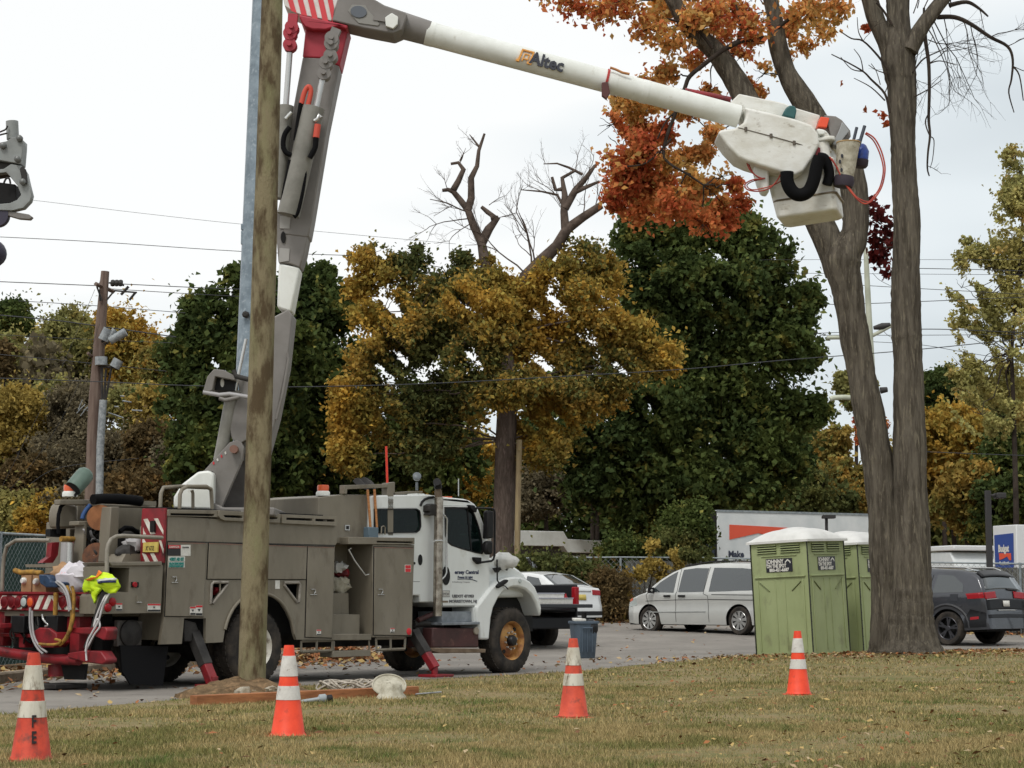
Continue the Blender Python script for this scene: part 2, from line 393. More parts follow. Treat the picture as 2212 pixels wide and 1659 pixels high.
# drift of leaves along kerb and fence
pts = []
bl = resamp(BACK, 30)
for x, y in bl:
    for _ in range(26):
        o = abs(random.gauss(0, .9)); s_ = -1 if random.random() < .25 else 1
        dx, dy = (-.75 * o * s_, .65 * o * s_) if x < -3 else (0, o * s_)
        xx = x + dx + random.uniform(-.3, .3); yy = y + dy + random.uniform(-.3, .3)
        pts.append((xx, yy, Z1(xx, yy) + .03 + random.uniform(0, .05) * max(0, 1 - o)))
for _ in range(1500):      # heap beside the kerb behind the truck
    a = random.uniform(0, 6.28); r = abs(random.gauss(0, .7)); xx = -3.2 + r * math.cos(a) * 1.0; yy = 36.5 + r * 2 * math.sin(a)
    pts.append((xx, yy, Z1(xx, yy) + .02 + max(0, .32 - .25 * r) * random.random()))
tag(fast_mesh('leaf_litter', flat_leaves(pts, .07, .6), 4, LM, RNG.choice(4, len(pts), p=[.42, .3, .16, .12])), kind='stuff')

# ---------------------------------------------------------------- traffic cones
m_or = mat('cone_orange', (240, 72, 34), (222, 60, 28), s=6, r=.5, c3=(150, 48, 32), s3=9, lo3=.60, hi3=.75)
m_or2 = mat('cone_orange_dirty', (206, 68, 40), (182, 56, 36), s=8, r=.6, c3=(110, 56, 44), s3=12, lo3=.52, hi3=.72)
m_or3 = mat('cone_orange_faded', (214, 80, 52), (192, 68, 46), s=8, r=.6, c3=(120, 62, 50), s3=12, lo3=.56, hi3=.74)
m_wc = mat('collar_white', (214, 212, 206), (196, 192, 186), s=12, r=.45, c3=(120, 104, 88), s3=26, lo3=.60, hi3=.74)
m_wd = mat('collar_dirty', (206, 202, 188), (176, 168, 150), s=9, r=.55, c3=(96, 78, 58), s3=20, lo3=.53, hi3=.68, st=(1, 1, .35))
m_blk = mat('black_plastic', (16, 16, 18), (26, 25, 26), s=8, r=.55, spec=.3)
def cone(px, py, d, hgt, lab, mo, mw, rz, rb=.128, rt=.037):
    p = P(px, py, d); z = Zl(p.x, p.y); t = thing('traffic_cone', lab, 'traffic cone', (p.x, p.y, z - .018), rz, 'traffic cones in a row on the lawn')
    rad = lambda f: rb + (rt - rb) * f
    b = MB(); b.box(-.138, .138, -.138, .138, 0, .022); obj('base', b, mo, t, bevel=.012)
    H = hgt
    b = MB(); b.lathe([(rad(0) + .012, .028), (rad(.03), .05), (rad(.5), H * .5), (rad(.97), H * .97), (rt * .98, H), (rt * .72, H), (rt * .7, H * .93)], (0, 0, 0), n=32); obj('cone_body', b, mo, t, smooth=40)
    for f0, f1 in ((.415, .566), (.665, .888)):
        b = MB(); b.lathe([(rad(f0) - .002, H * f0), (rad(f0) + .004, H * f0 + .002), (rad(f1) + .004, H * f1 - .002), (rad(f1) - .002, H * f1)], (0, 0, 0), n=32, cap=False)
        obj('reflective_collar', b, mw, t, smooth=40)
    return t, rad
c1, rad1 = cone(67, 1640, 12.6, .70, 'big dirty orange cone at the left edge marked FE in black', m_or2, m_wd, .2)
cone(622, 1585, 14.9, .70, 'bright orange cone with two scuffed white bands in front of the wooden pole', m_or, m_wc, .9)
cone(1239, 1552, 17.2, .70, 'faded orange cone with dirty white bands in front of the grey trash can', m_or3, m_wd, .5)
cone(1725, 1503, 21.3, .70, 'bright orange cone standing in front of the green portable toilets', m_or, m_wc, .3)
for ch, zc in (('F', .235), ('E', .135)):
    c_ = Vector((0, 0, 0)); ang = math.radians(-66) - .2
    rr_ = rad1(zc / .70) + .008; dv = Vector((math.cos(ang), math.sin(ang), 0)); rt_ = Vector((-dv.y, dv.x, 0)); slope = (.133 - .037) / .70
    upv = (Vector((0, 0, 1)) - dv * slope).normalized()
    obj('lettering', text_mb(ch, .105, dv * rr_ + Vector((0, 0, zc)) - rt_ * .022, rt_, upv, .003, sx=.62, off=.003), mat('marker_black', (30, 22, 24), r=.6), c1)

# ---------------------------------------------------------------- wooden utility pole, dirt heap, things on the grass
m_pole = mat('treated_wood', (132, 122, 96), (86, 73, 54), s=1.5, r=.85, b=.9, bs=14, lo=.44, hi=.58, st=(4, 4, 1.3), c3=(130, 126, 94), s3=1.0, lo3=.52, hi3=.68, spec=.2)
PY = 22.6; pb = P(543, 1490, PY); pt = P(588, 0, PY)
pdir = (Vector(pt) - Vector(pb)).normalized(); z0 = Z1(pb.x, pb.y) - .2
mbp = MB(); Rr = []; path = []; L0 = (z0 - pb.z) / pdir.z; L1 = 10.5
for i in range(70):
    f = i / 69; q = Vector(pb) + pdir * (L0 + (L1 - L0) * f); path.append(q); Rr.append(.162 - .045 * f * 1.0 + .004 * noise.noise(q * 1.2))
mbp.tube(path, Rr, 28, jit=.004)
o = obj('utility_pole', mbp, m_pole, smooth=60); tag(o, 'weathered brown wooden pole standing in the fresh dirt heap in front of the truck', 'utility pole')
m_dirt = mat('fresh_dirt', (120, 100, 76), (88, 72, 54), s=5, r=.95, b=1, bs=22, c3=(148, 120, 90), s3=14, lo3=.5, hi3=.7, spec=.1)
rows = []; mc = Vector((-3.05, 22.55, 0))
for i in range(46):
    r = []
    for j in range(70):
        x = mc.x - 1.25 + 2.5 * j / 69; y = mc.y - .95 + 1.9 * i / 45
        u_ = (x - mc.x - .02) / .80; v_ = (y - mc.y) / .62; rr = math.sqrt(u_ * u_ + v_ * v_)
        k = max(0, 1 - rr ** 1.6); h = .18 * k + (.05 * noise.noise(Vector((x * 4, y * 4, 0))) + .025 * noise.noise(Vector((x * 13, y * 13, 1)))) * min(1, k * 2.5 + .1)
        h *= (1.0 if x < mc.x + .1 else 1 - .45 * min(1, (x - mc.x - .1) / .6))
        r.append((x, y, Z1(x, y) + .005 + (h + .05 if rr < 1.02 + .1 * noise.noise(Vector((x * 5, y * 5, 9))) else -.08)))
    rows.append(r)
o = grid_mesh('dirt_heap', rows, m_dirt); tag(o, 'low heap of fresh brown dirt around the foot of the wooden pole', 'dirt heap', kind='thing')
m_rock = mat('rock', (172, 164, 148), (138, 126, 106), s=14, r=.9, b=.5, bs=30)
for k, (px, py, rpx, lb) in enumerate([(527, 1494, 16, 'largest pale rock on the dirt heap, left of the orange cone'), (586, 1489, 11, 'tan rock on the dirt heap just behind the orange cone'), (474, 1508, 6, 'small white stone low on the left slope of the dirt heap'), (497, 1516, 6, 'small stone at the front foot of the dirt heap')]):
    q = P(px, py, 22.05); b = MB(); b.ball((0, 0, 0), rpx / 186, 7, (1.25, .9, .62), .5, k * 3.3); o = obj('rock', b, m_rock, smooth=30, loc=q); tag(o, lb, 'rock', 'stones on the dirt heap')
m_tim = mat('timber_orange', (166, 108, 66), (134, 84, 50), s=3, r=.75, b=.3, bs=30, st=(1, 1, 6), c3=(104, 66, 38), s3=6, lo3=.60, hi3=.75)
a = P(417, 1530, 19.9); b_ = P(897, 1505, 21.6); az = Z1(a.x, a.y) + .05; bz = Z1(b_.x, b_.y) + .05
d = (Vector((b_.x, b_.y, bz)) - Vector((a.x, a.y, az))); mb = MB(); ln = d.length; dn = d.normalized(); sd_ = Vector((-dn.y, dn.x, 0))
mb.obox(Vector((a.x, a.y, az)) + d / 2 + Vector((0, 0, .05)), d, sd_ * .14, Vector((0, 0, .1)))
tag(obj('timber_beam', mb, m_tim, bevel=.006), 'long orange-brown timber lying on the grass in front of the dirt heap', 'timber beam')
# rope
m_rope = mat('rope_white', (182, 174, 162), (138, 128, 114), s=30, r=.9)
mb = MB()
rc = P(760, 1507, 21.6); rz0 = Zl(rc.x, rc.y)
pth = []
for i in range(300):
    t = i / 300 * 2 * math.pi * 9; rx = .27 + .11 * math.sin(t * .31); ry = .16 + .10 * math.cos(t * .47)
    pth.append((rc.x + rx * math.cos(t) + .05 * math.sin(t * .21), rc.y + ry * math.sin(t), rz0 + .05 + .05 * (1 + math.sin(t * 1.37 + i * .21)) + .03 * i / 300))
mb.tube(pth, .011, 6)
tag(obj('rope_coil', mb, m_rope, smooth=60), 'tangled coil of white rope on the grass behind the timber', 'rope')
# canvas bucket bag
m_canv = mat('canvas_white', (190, 185, 168), (156, 150, 132), s=8, r=.9, b=.6, bs=30, c3=(112, 104, 88), s3=11, lo3=.58, hi3=.72)
cb = P(845, 1496, 21.0); zb = Zl(cb.x, cb.y); t = thing('canvas_bucket', 'dirty white canvas bucket with stiff rim slumped on the grass by the timber end', 'canvas bucket', (cb.x, cb.y, zb), .1)
nrm = Vector((.15, -.80, .58)).normalized(); rgt = Vector((1, .12, 0)).normalized(); upv = rgt.cross(nrm); upv = -upv if upv.z < 0 else upv
rc_ = Vector((-.02, .05, .14)); ring = [rc_ + (rgt * math.cos(k * math.pi / 16) * .178 + upv * math.sin(k * math.pi / 16) * .135) for k in range(32)]
mb = MB(); mb.tube(ring + ring[:1], .011, 8); obj('rim', mb, m_canv, t, smooth=60)
R = []
for s_, off, sc_ in ((0, 0, .99), (.3, -.03, .86), (.6, -.05, .72), (.8, -.06, .5), (1, -.065, .1)):
    R.append([rc_ - nrm * (-off) * 1.0 + (p - rc_) * sc_ for p in ring])
mb = MB(); mb.rings(R, True); obj('lining', mb, m_canv, t, smooth=60)
mb = MB(); prof = [(.165, 0), (.15, .03), (.115, .07), (.112, .11), (.118, .15), (.09, .185), (.04, .19)]; R = []
for r_, h_ in prof:
    R.append([Vector((r_ * math.cos(k * math.pi / 14) * (1 + .14 * noise.noise(Vector((math.cos(k * .45) * 2, math.sin(k * .45) * 2, h_ * 9)))), -.10 + r_ * .72 * math.sin(k * math.pi / 14) + h_ * .35, h_)) for k in range(28)])
mb.rings(R); obj('bag_body', mb, m_canv, t, smooth=60)
m_alu = mat('aluminium', (170, 172, 174), (130, 132, 134), s=10, r=.35, m=.6)
a = P(898, 1509, 21.2); b_ = P(953, 1502.5, 21.6); mb = MB(); mb.tube([(a.x, a.y, Zl(a.x, a.y) + .03), (b_.x, b_.y, Zl(b_.x, b_.y) + .035)], .009, 8); tag(obj('metal_rod', mb, m_alu, smooth=60), 'thin shiny metal rod lying on the grass right of the canvas bucket', 'metal rod')
q = P(703, 1521, 20.2); t = thing('handheld_lamp', 'small grey lamp with black end lying against the timber', 'lamp', (q.x, q.y, Zl(q.x, q.y) + .045), .1)
mb = MB(); mb.lathe([(.02, -.02), (.045, 0), (.045, .06), (.03, .075)], (-.06, 0, 0), (1, .1, .1), 14); mb.tube([(-.06, -.02, 0), (-.30, -.05, -.035)], .02, 8); obj('lamp_body', mb, mat('grey_paint', (150, 158, 162), r=.5), t, smooth=50)
mb = MB(); mb.lathe([(.03, 0), (.04, .01), (.04, .05), (.02, .06)], (.015, 0, .0), (1, .1, .1), 14); obj('lamp_cap', mb, m_blk, t, smooth=50)
# lump of stone by the outrigger
# ---------------------------------------------------------------- bucket truck
o0 = P(555, 1480, 26.1); TR = Fr((o0.x, o0.y, 0.0), math.radians(51.4)); TW = 2.45
m_bod = mat('truck_olive_paint', (125, 118, 104), (112, 105, 91), s=1.5, r=.5, c3=(88, 79, 66), s3=4.5, lo3=.54, hi3=.78, st=(1, 1, .45))
m_bod2 = mat('boom_grey_paint', (126, 122, 118), (111, 107, 102), s=1.2, r=.5, b=.08, bs=60)
m_dgr = mat('dark_grey_metal', (58, 56, 54), (40, 38, 37), s=4, r=.65, spec=.3)
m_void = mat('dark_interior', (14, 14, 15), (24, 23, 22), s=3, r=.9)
m_cab = mat('white_truck_paint', (222, 225, 223), (214, 217, 214), s=1.5, r=.32, coat=.3, c3=(178, 174, 160), s3=3.5, lo3=.58, hi3=.80, st=(1, 1, .5))
m_wht = mat('white_fibreglass', (226, 228, 223), (214, 216, 209), s=2.5, r=.4, b=.05, bs=50, c3=(186, 182, 168), s3=9, lo3=.62, hi3=.80)
m_wdirty = mat('white_fibreglass_dirty', (222, 222, 216), (206, 204, 194), s=3, r=.5, b=.15, bs=25, c3=(128, 114, 92), s3=4.5, lo3=.60, hi3=.76, st=(1, 1, 2))
m_red = mat('red_paint', (140, 30, 38), (112, 26, 32), s=3, r=.5, c3=(74, 26, 28), s3=5, lo3=.52, hi3=.70)
m_redb = mat('boom_red', (172, 46, 62), (158, 40, 54), s=3, r=.5)
m_tire = mat('tyre_rubber', (44, 42, 40), (70, 64, 58), s=5, r=.85, b=.3, bs=30, spec=.2)
m_rimo = mat('rusty_yellow_rim', (186, 140, 76), (146, 94, 50), s=4, r=.6, c3=(110, 62, 34), s3=6, lo3=.56, hi3=.72)
m_rimw = mat('white_rim', (218, 216, 206), (190, 184, 170), s=5, r=.55, c3=(110, 96, 74), s3=7, lo3=.56, hi3=.72)
m_hub = mat('hub_dark', (38, 38, 40), r=.4, m=.4)
m_chr = mat('stack_chrome', (168, 160, 148), (120, 110, 98), s=9, r=.22, m=.85, c3=(84, 66, 50), s3=6, lo3=.60, hi3=.72)
m_sil = mat('bright_metal', (190, 190, 188), r=.25, m=.7)
m_glass = mat('tinted_glass', (14, 26, 26), r=.05, alpha=.5, spec=.35)
m_gdk = mat('dark_glass', (52, 58, 60), r=.05, spec=.9, coat=.6)
m_amb = mat('amber_lens', (214, 92, 46), r=.25)
m_rlens = mat('red_lens', (150, 18, 28), r=.3, spec=.3); m_rlens2 = mat('dark_red_lens', (96, 20, 26), r=.35, spec=.3)
m_wlens = mat('clear_lens', (176, 184, 182), r=.2, coat=.5)
m_label = mat('label_white', (216, 214, 208), (200, 198, 190), s=20, r=.5)
m_lred = mat('label_red', (196, 34, 44), r=.5); m_lblk = mat('label_black', (34, 34, 36), r=.5); m_lteal = mat('label_teal', (30, 128, 120), r=.5)
m_wred = mat('reflective_white', (220, 216, 206), (190, 184, 170), s=9, r=.4)
m_wood = mat('handle_wood', (186, 132, 84), (160, 104, 60), s=6, r=.7, st=(1, 1, 8))
m_hose = mat('black_hose', (11, 11, 13), r=.85, spec=.15); m_ohose = mat('orange_hose', (190, 74, 52), (150, 50, 40), s=5, r=.5)
m_yel = mat('yellow_strap', (170, 128, 50), (118, 88, 40), s=12, r=.8); m_gcab = mat('grey_cable', (160, 158, 158), r=.5)
truck = thing('bucket_truck', 'olive grey and white utility bucket truck with raised white boom, outriggers down on the road', 'bucket truck', TR.o, TR.th)
def pl(sh, pts, w=0): return [TR.on_w(sh(*p), w) for p in pts]
def pt3(sh, X, Y, w=0): u, z = TR.on_w(sh(X, Y), w); return Vector((u, w, z))
def pu(sh, X, Y, u): w_, z = TR.on_u(sh(X, Y), u); return Vector((u, w_, z))
def plate(name, sh, pts, w0, w1, m, parent=truck, bevel=0, holes=(), smooth=0, tr=None):
    mb = MB(); mb.prism(pl(sh, pts, w0 if tr is None else tr), w0, w1, 'y', [pl(sh, h, w0 if tr is None else tr) for h in holes]); return obj(name, mb, m, parent, bevel=bevel, smooth=smooth)
def tb(name, sh, pts, w, r, m, parent=truck, n=8):
    mb = MB(); mb.tube([pt3(sh, p[0], p[1], p[2] if len(p) > 2 else w) for p in pts], r, n); return obj(name, mb, m, parent, smooth=50)
def spl(pts, k=6):
    """smooth a coarse path"""
    p = [Vector(q) for q in pts]; out = []
    for i in range(len(p) - 1):
        a, b, c, d = p[max(i - 1, 0)], p[i], p[i + 1], p[min(i + 2, len(p) - 1)]
        for j in range(k):
            t = j / k; out.append(.5 * ((2 * b) + (c - a) * t + (2 * a - 5 * b + 4 * c - d) * t * t + (3 * b - a - 3 * c + d) * t ** 3))
    return out + [p[-1]]
def Lp(sh, X, Y, y): p = sh(X, Y); return TR.loc(P(p[0], p[1], y))
def slab(name, sh, pts, y0, th, m, parent=truck, bevel=0, smooth=0, holes=()):
    """part traced in the upright plane world y = y0, given the real thickness th"""
    def conv(q, dy): p = sh(*q); v = P(p[0], p[1], y0); return TR.loc((v.x, v.y + dy, v.z))
    loops = [list(pts)] + [list(h) for h in holes]; allp = [q for l in loops for q in l]; n = len(allp)
    V = [conv(q, 0) for q in allp] + [conv(q, th) for q in allp]; Fc = []
    if holes:
        tr_ = tessellate_polygon([[Vector((q[0], q[1], 0)) for q in l] for l in loops]); Fc += [tuple(t) for t in tr_] + [tuple(n + i for i in t) for t in tr_]
    else: Fc += [tuple(range(n)), tuple(n + i for i in reversed(range(n)))]
    o = 0
    for l in loops:
        for i in range(len(l)): j = (i + 1) % len(l); Fc.append((o + i, o + j, n + o + j, n + o + i))
        o += len(l)
    mb = MB(); mb.add(V, Fc); return obj(name, mb, m, parent, bevel=bevel, smooth=smooth)
def stube(name, sh, pts, y, r, m, parent=truck, n=10, sm=0):
    q = [Lp(sh, p[0], p[1], p[2] if len(p) > 2 else y) for p in pts]
    if sm: q = spl(q, sm)
    mb = MB(); mb.tube(q, r, n); return obj(name, mb, m, parent, smooth=50)
# --- chassis, axles
mb = MB(); mb.box(-2.45, 6.3, .75, 1.0, .62, .86); mb.box(-2.45, 6.3, 1.45, 1.70, .62, .86)
for u in (-2.2, -.6, 1.6, 3.4, 5.0): mb.box(u - .06, u + .06, 1.0, 1.45, .64, .84)
mb.cyl((0, .3, .52), (0, 2.15, .52), .11); mb.ball((0, 1.22, .52), .24, 8); mb.cyl((5.5, .3, .5), (5.5, 2.15, .5), .08)
mb.box(2.0, 3.2, 1.75, 2.3, .5, 1.0); mb.box(1.2, 5.2, 1.1, 1.35, .45, .62)
obj('chassis', mb, m_dgr, truck)
def wheel(u, w, front, side=-1):
    """side -1: outer face towards the camera"""
    R = .51; t = bpy.data.objects.new('wheel', None); COL.objects.link(t); t.parent = truck; t.location = (u, w, R); t.empty_display_size = .1
    s = side; wd = .28
    mb = MB(); mb.lathe([(.29, 0), (.33, -.012), (.42, -.02), (.475, -.005), (.495, .02), (.51, .045), (.51, wd - .045), (.495, wd - .02), (.42, wd + .01), (.29, wd)], (0, 0, 0), (0, 1, 0), 48, cap=False)
    for k in range(40):
        a = k * math.pi / 20; c_, s_ = math.cos(a), math.sin(a)
        for y0, y1 in ((.03, .09), (.19, .25)):
            mb.obox((c_ * .512, (y0 + y1) / 2, s_ * .512), (c_ * .014, 0, s_ * .014), (0, y1 - y0, 0), (-s_ * .05, 0, c_ * .05))
    obj('tyre', mb, m_tire, t, smooth=50)
    rim = [(.29, .0), (.30, -.008), (.285, .012), (.27, .03)]
    if front: prof = rim + [(.262, .06), (.255, .09), (.235, .075), (.19, .05), (.15, .035), (.06, .035), (.0, .035)]
    else: prof = rim + [(.268, .05), (.262, .08), (.23, .115), (.16, .125), (.08, .12), (.0, .12)]
    mb = MB(); mb.lathe(prof, (0, 0, 0), (0, 1, 0), 40, cap=False)
    rm = obj('rim', mb, m_rimo if front else m_rimw, t, smooth=40)
    mb = MB(); hy = .035 if front else .12
    mb.lathe([(.085, hy), (.085, hy - .06), (.07, hy - .085), (.045, hy - .09), (0, hy - .09)], (0, 0, 0), (0, 1, 0), 20, cap=False)
    obj('hub', mb, m_hub, rm, smooth=40)
    mb = MB()
    for k in range(10):
        a = k * math.pi / 5 + .2; mb.cyl((.135 * math.cos(a), hy + .01, .135 * math.sin(a)), (.135 * math.cos(a), hy - .035, .135 * math.sin(a)), .016, n=6)
    obj('lug_nuts', mb, m_sil, rm)
    mb = MB()
    for k in range(2 if front else 5):
        a = k * math.pi * (1 if front else .4) + 4.05; rr = .212; yy = .058 if front else .118
        mb.lathe([(.0, yy - .014), (.032, yy - .014), (.034, yy + .01)], (rr * math.cos(a), 0, rr * math.sin(a)), (0, 1, 0), 12)
    obj('hand_hole', mb, m_void, rm)
    return t
wheel(5.5, .06, True); wheel(0, .04, False)
for u, w_ in ((0, .36), (0, 1.80), (0, 2.12), (5.5, 2.10)): copy = wheel(u, w_, u > 1)
# --- near side body pack
arch = [(1230, 1490), (1213, 1440), (1190, 1330), (1150, 1240), (1095, 1160), (1030, 1110), (970, 1088), (900, 1082), (830, 1092), (750, 1130), (680, 1205), (630, 1300), (600, 1400), (582, 1512)]
outer = [(95, 400), (1592, 492), (1585, 640), (1568, 660), (1548, 1490)] + arch + [(430, 1520), (433, 1302), (240, 1302), (220, 1527), (30, 1532), (65, 1285), (95, 622)]
tri1 = [(488, 990), (628, 990), (480, 1180)]; tri2 = [(1118, 995), (1258, 992), (1245, 1170)]
body = plate('body', B_, outer, 0, .05, m_bod, holes=[tri1, tri2])
mb = MB()   # inner box of the near pack and the far pack
top = TR.on_w(B_(95, 400), 0)[1]
uL = TR.on_w(B_(95, 500), 0)[0]; uR = TR.on_w(B_(1560, 700), 0)[0]
z1_ = TR.on_w(B_(1000, 640), 0)[1]
mb.box(uL + .01, uR - .01, .05, .55, z1_ - .02, top - .12)
mb.box(uL + .01, uL + .06, .05, .55, .62, z1_); mb.box(uR - .05, uR - .01, .05, .55, .62, z1_)
mb.box(uL, uR, 1.95, TW, .60, top - .02)
mb.box(uL - .9, uR, .55, 1.95, 1.02, 1.10)
mb.box(uL - .9, uL, .50, TW, .92, 1.0)
obj('body_shell', mb, m_bod, truck, bevel=.01)
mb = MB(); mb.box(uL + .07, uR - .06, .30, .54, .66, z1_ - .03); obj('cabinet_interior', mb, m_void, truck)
tb('cabinet_contents', B_, [(492, 1060), (540, 1060), (545, 1120)], .12, .06, m_red)
# wheel arch lip
mb = MB(); mb.tube(spl([pt3(B_, x, y, -.012) for x, y in arch[1:-1]], 3), .022, 8); obj('wheel_arch_trim', mb, m_bod, truck, smooth=50)
for tr_ in (tri1, tri2):
    cx = sum(p[0] for p in tr_) / 3; cy = sum(p[1] for p in tr_) / 3
    pp = []
    for i in range(3):
        a, b = tr_[i], tr_[(i + 1) % 3]; a = (cx + (a[0] - cx) * 1.12, cy + (a[1] - cy) * 1.1); b = (cx + (b[0] - cx) * 1.12, cy + (b[1] - cy) * 1.1)
        for t in (.1, .5, .9): pp.append(pt3(B_, a[0] * (1 - t) + b[0] * t, a[1] * (1 - t) + b[1] * t, -.008))
    mb = MB(); mb.tube(pp + pp[:2], .020, 8); obj('step_pocket_frame', mb, mat('pocket_frame', (150, 144, 134), (120, 114, 106), s=8, r=.5), truck, smooth=50)
tb('pocket_bar', B_, [(556, 985), (556, 1085)], -.01, .012, m_bod)
def door(name, pts, sh=B_, w=0, latch=None, lm=None):
    cx = sum(p[0] for p in pts) / len(pts); cy = sum(p[1] for p in pts) / len(pts)
    g = plate('door_gap', sh, [(cx + (p[0] - cx) * 1.0 + (6 if p[0] > cx else -6), cy + (p[1] - cy) + (6 if p[1] > cy else -6)) for p in pts], w - .003, w, m_void)
    d = plate(name, sh, pts, w - .018, w - .003, m_bod, bevel=.005, tr=w - .003)
    g.parent = d
    plate('door_edge', sh, [pts[0], pts[1], (pts[1][0], pts[1][1] + 9), (pts[0][0], pts[0][1] + 9)], w - .021, w - .018, mat('worn_door_edge', (128, 96, 84), (112, 98, 84), s=6, r=.6), d, tr=w - .018)
    if latch:
        x, y = latch
        plate('latch', sh, [(x - 32, y - 32), (x + 32, y - 32), (x + 32, y + 32), (x - 32, y + 32)], w - .023, w - .018, m_bod, d, tr=w - .018)
        tb('latch_handle', sh, [(x - 20, y - 20), (x + 14, y - 20), (x + 16, y + 8), (x + 4, y + 18)], w - .034, .008, m_sil, d)
        tb('latch_handle', sh, [(x - 28, y + 28), (x + 30, y + 28)], w - .028, .006, m_sil, d)
    return d
d1 = door('cabinet_door', [(98, 630), (430, 638), (404, 1288), (70, 1282)], latch=(158, 958))
door('cabinet_door', [(458, 638), (1318, 668), (1308, 958), (442, 955)])
d3 = door('cabinet_door', [(1328, 668), (1560, 674), (1537, 1474), (1307, 1466)], latch=(1380, 1066))
# seam strips
for x0, y0, x1, y1 in ((95, 618, 1568, 655),):
    plate('body_rail', B_, [(x0, y0), (x1, y1), (x1, y1 + 9), (x0, y0 + 9)], -.006, 0, m_dgr)
# top rails
plate('top_rail', B_, [(100, 343), (535, 350), (540, 412), (100, 400)], -.03, .10, m_bod, holes=[[(122, 376), (508, 382), (505, 402), (122, 394)]], bevel=.006)
plate('top_rail', B_, [(548, 348), (1092, 382), (1088, 462), (600, 442), (562, 425), (545, 400)], -.05, .10, m_bod, holes=[[(590, 392), (755, 398), (755, 420), (600, 412)], [(985, 408), (1062, 412), (1062, 428), (985, 426)]], bevel=.006)
plate('top_rail', B_, [(1108, 384), (1592, 404), (1588, 487), (1104, 464)], -.05, .10, m_bod, holes=[[(1142, 414), (1370, 422), (1368, 444), (1142, 434)], [(1398, 424), (1568, 430), (1566, 452), (1398, 446)]], bevel=.006)
mb = MB(); mb.box(uL + .05, uR - .1, .12, .5, top - .1, top + .12); obj('rail_tray', mb, m_void, truck)
# recess with steps, tall cabinet, front cabinet
uF0 = TR.on_w(C_(245, 700), 0)[0]; uF1 = TR.on_w(C_(600, 700), 0)[0]
plate('step_well', B_, [(1590, 500), (1920, 560), (1895, 1500), (1545, 1492), (1562, 660)], .50, .55, m_bod, tr=.25, holes=[[(1585, 790), (1685, 790), (1680, 1075), (1585, 1075)]])
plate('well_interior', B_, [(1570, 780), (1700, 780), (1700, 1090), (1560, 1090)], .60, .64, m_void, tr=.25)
for pts, w0 in (([(1545, 1265), (1790, 1268), (1786, 1470), (1540, 1470)], .12), ([(1556, 1078), (1690, 1078), (1694, 1270), (1550, 1270)], .28)):
    plate('step', B_, pts, w0, .5, m_bod, bevel=.008)
plate('step', B_, [(1548, 1440), (1892, 1440), (1890, 1494), (1545, 1496)], .0, .5, m_bod, bevel=.008)
tall = [(1428, 236), (1640, 210), (1985, 215), (1985, 640), (1425, 640)]
plate('tall_cabinet', B_, tall, .14, 1.5, m_bod, bevel=.01)
plate('latch', B_, [(1652, 480), (1692, 480), (1690, 528), (1652, 526)], .12, .14, m_sil, tr=.14)
plate('latch', B_, [(1660, 488), (1684, 488), (1682, 518), (1660, 516)], .115, .12, m_void, tr=.14)
plate('front_cabinet', C_, [(243, 648), (612, 655), (598, 1100), (588, 1462), (243, 1470)], 0, .55, m_bod, bevel=.008)
plate('cabinet_cap', C_, [(30, 585), (614, 592), (612, 652), (30, 648)], -.02, .55, m_bod, holes=[[(280, 620), (598, 626), (598, 640), (280, 634)]], bevel=.006)
mb = MB(); mb.box(uF0 + .1, uF1 - .05, .06, .5, TR.on_w(C_(400, 640), 0)[1] - .01, TR.on_w(C_(400, 600), 0)[1] - .02); obj('rail_tray', mb, m_void, truck)
d4 = door('cabinet_door', [(256, 672), (598, 680), (582, 1452), (250, 1448)], sh=C_, w=0, latch=(316, 1066))
tb('handrail', B_, [(1712, 688, -.0), (1688, 695, -.02), (1740, 790, -.03), (1835, 922, -.03), (1868, 915, 0)], 0, .012, m_sil)
# step hangers under the body
for sh, a, b, c_, d_ in ((C_, (272, 1478), (530, 1474), (524, 1572), (278, 1582)), (B_, (1272, 1502), (1548, 1495), (1542, 1585), (1272, 1598))):
    mb = MB()
    for p, q in ((a, b), (b, c_), (c_, d_), (d_, a), (((a[0] + b[0]) / 2, a[1]), ((c_[0] + d_[0]) / 2, c_[1]))): mb.tube([pt3(sh, *p, .03), pt3(sh, *q, .03)], .022, 4)
    obj('hanging_step', mb, m_bod, truck)
mb = MB()
for p, q in (((1562, 1500), (1556, 1590)), ((1868, 1495), (1872, 1590))): mb.tube([pt3(B_, *p, .03), pt3(B_, *q, .03)], .018, 4)
u0, z0_ = TR.on_w(B_(1550, 1590), 0); u1, z1b = TR.on_w(B_(1885, 1635), 0); mb.box(u0, u1, 0, .25, z1b, z0_)
obj('hanging_step', mb, m_bod, truck, bevel=.005)
# --- tail compartment (near side, behind the chevron board)
plate('tail_compartment', A_, [(985, 835), (1436, 832), (1418, 1254), (905, 1262), (912, 1110), (935, 1080), (940, 850)], 0, .45, m_bod, holes=[[(985, 852), (1140, 858), (1132, 1072), (978, 1064)]], bevel=.006)
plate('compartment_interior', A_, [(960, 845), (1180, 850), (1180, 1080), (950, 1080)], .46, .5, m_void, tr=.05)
plate('tail_shelf', A_, [(962, 806), (1430, 800), (1430, 836), (985, 842)], -.03, .5, m_bod, bevel=.01)
tb('grab_rail', A_, [(935, 1075), (945, 700), (955, 650), (980, 605), (1020, 582), (1080, 575), (1430, 592)], -.01, .026, mat('rail_paint', (140, 134, 122), (120, 114, 102), s=6, r=.45))
def disc_w(name, sh, X, Y, r, w, m, par=truck, d=.02):
    p = pt3(sh, X, Y, w); mb = MB(); mb.lathe([(r * 1.0, 0), (r, d * .6), (r * .8, d)], p, (0, -1, 0), 20); return obj(name, mb, m, par, smooth=40)
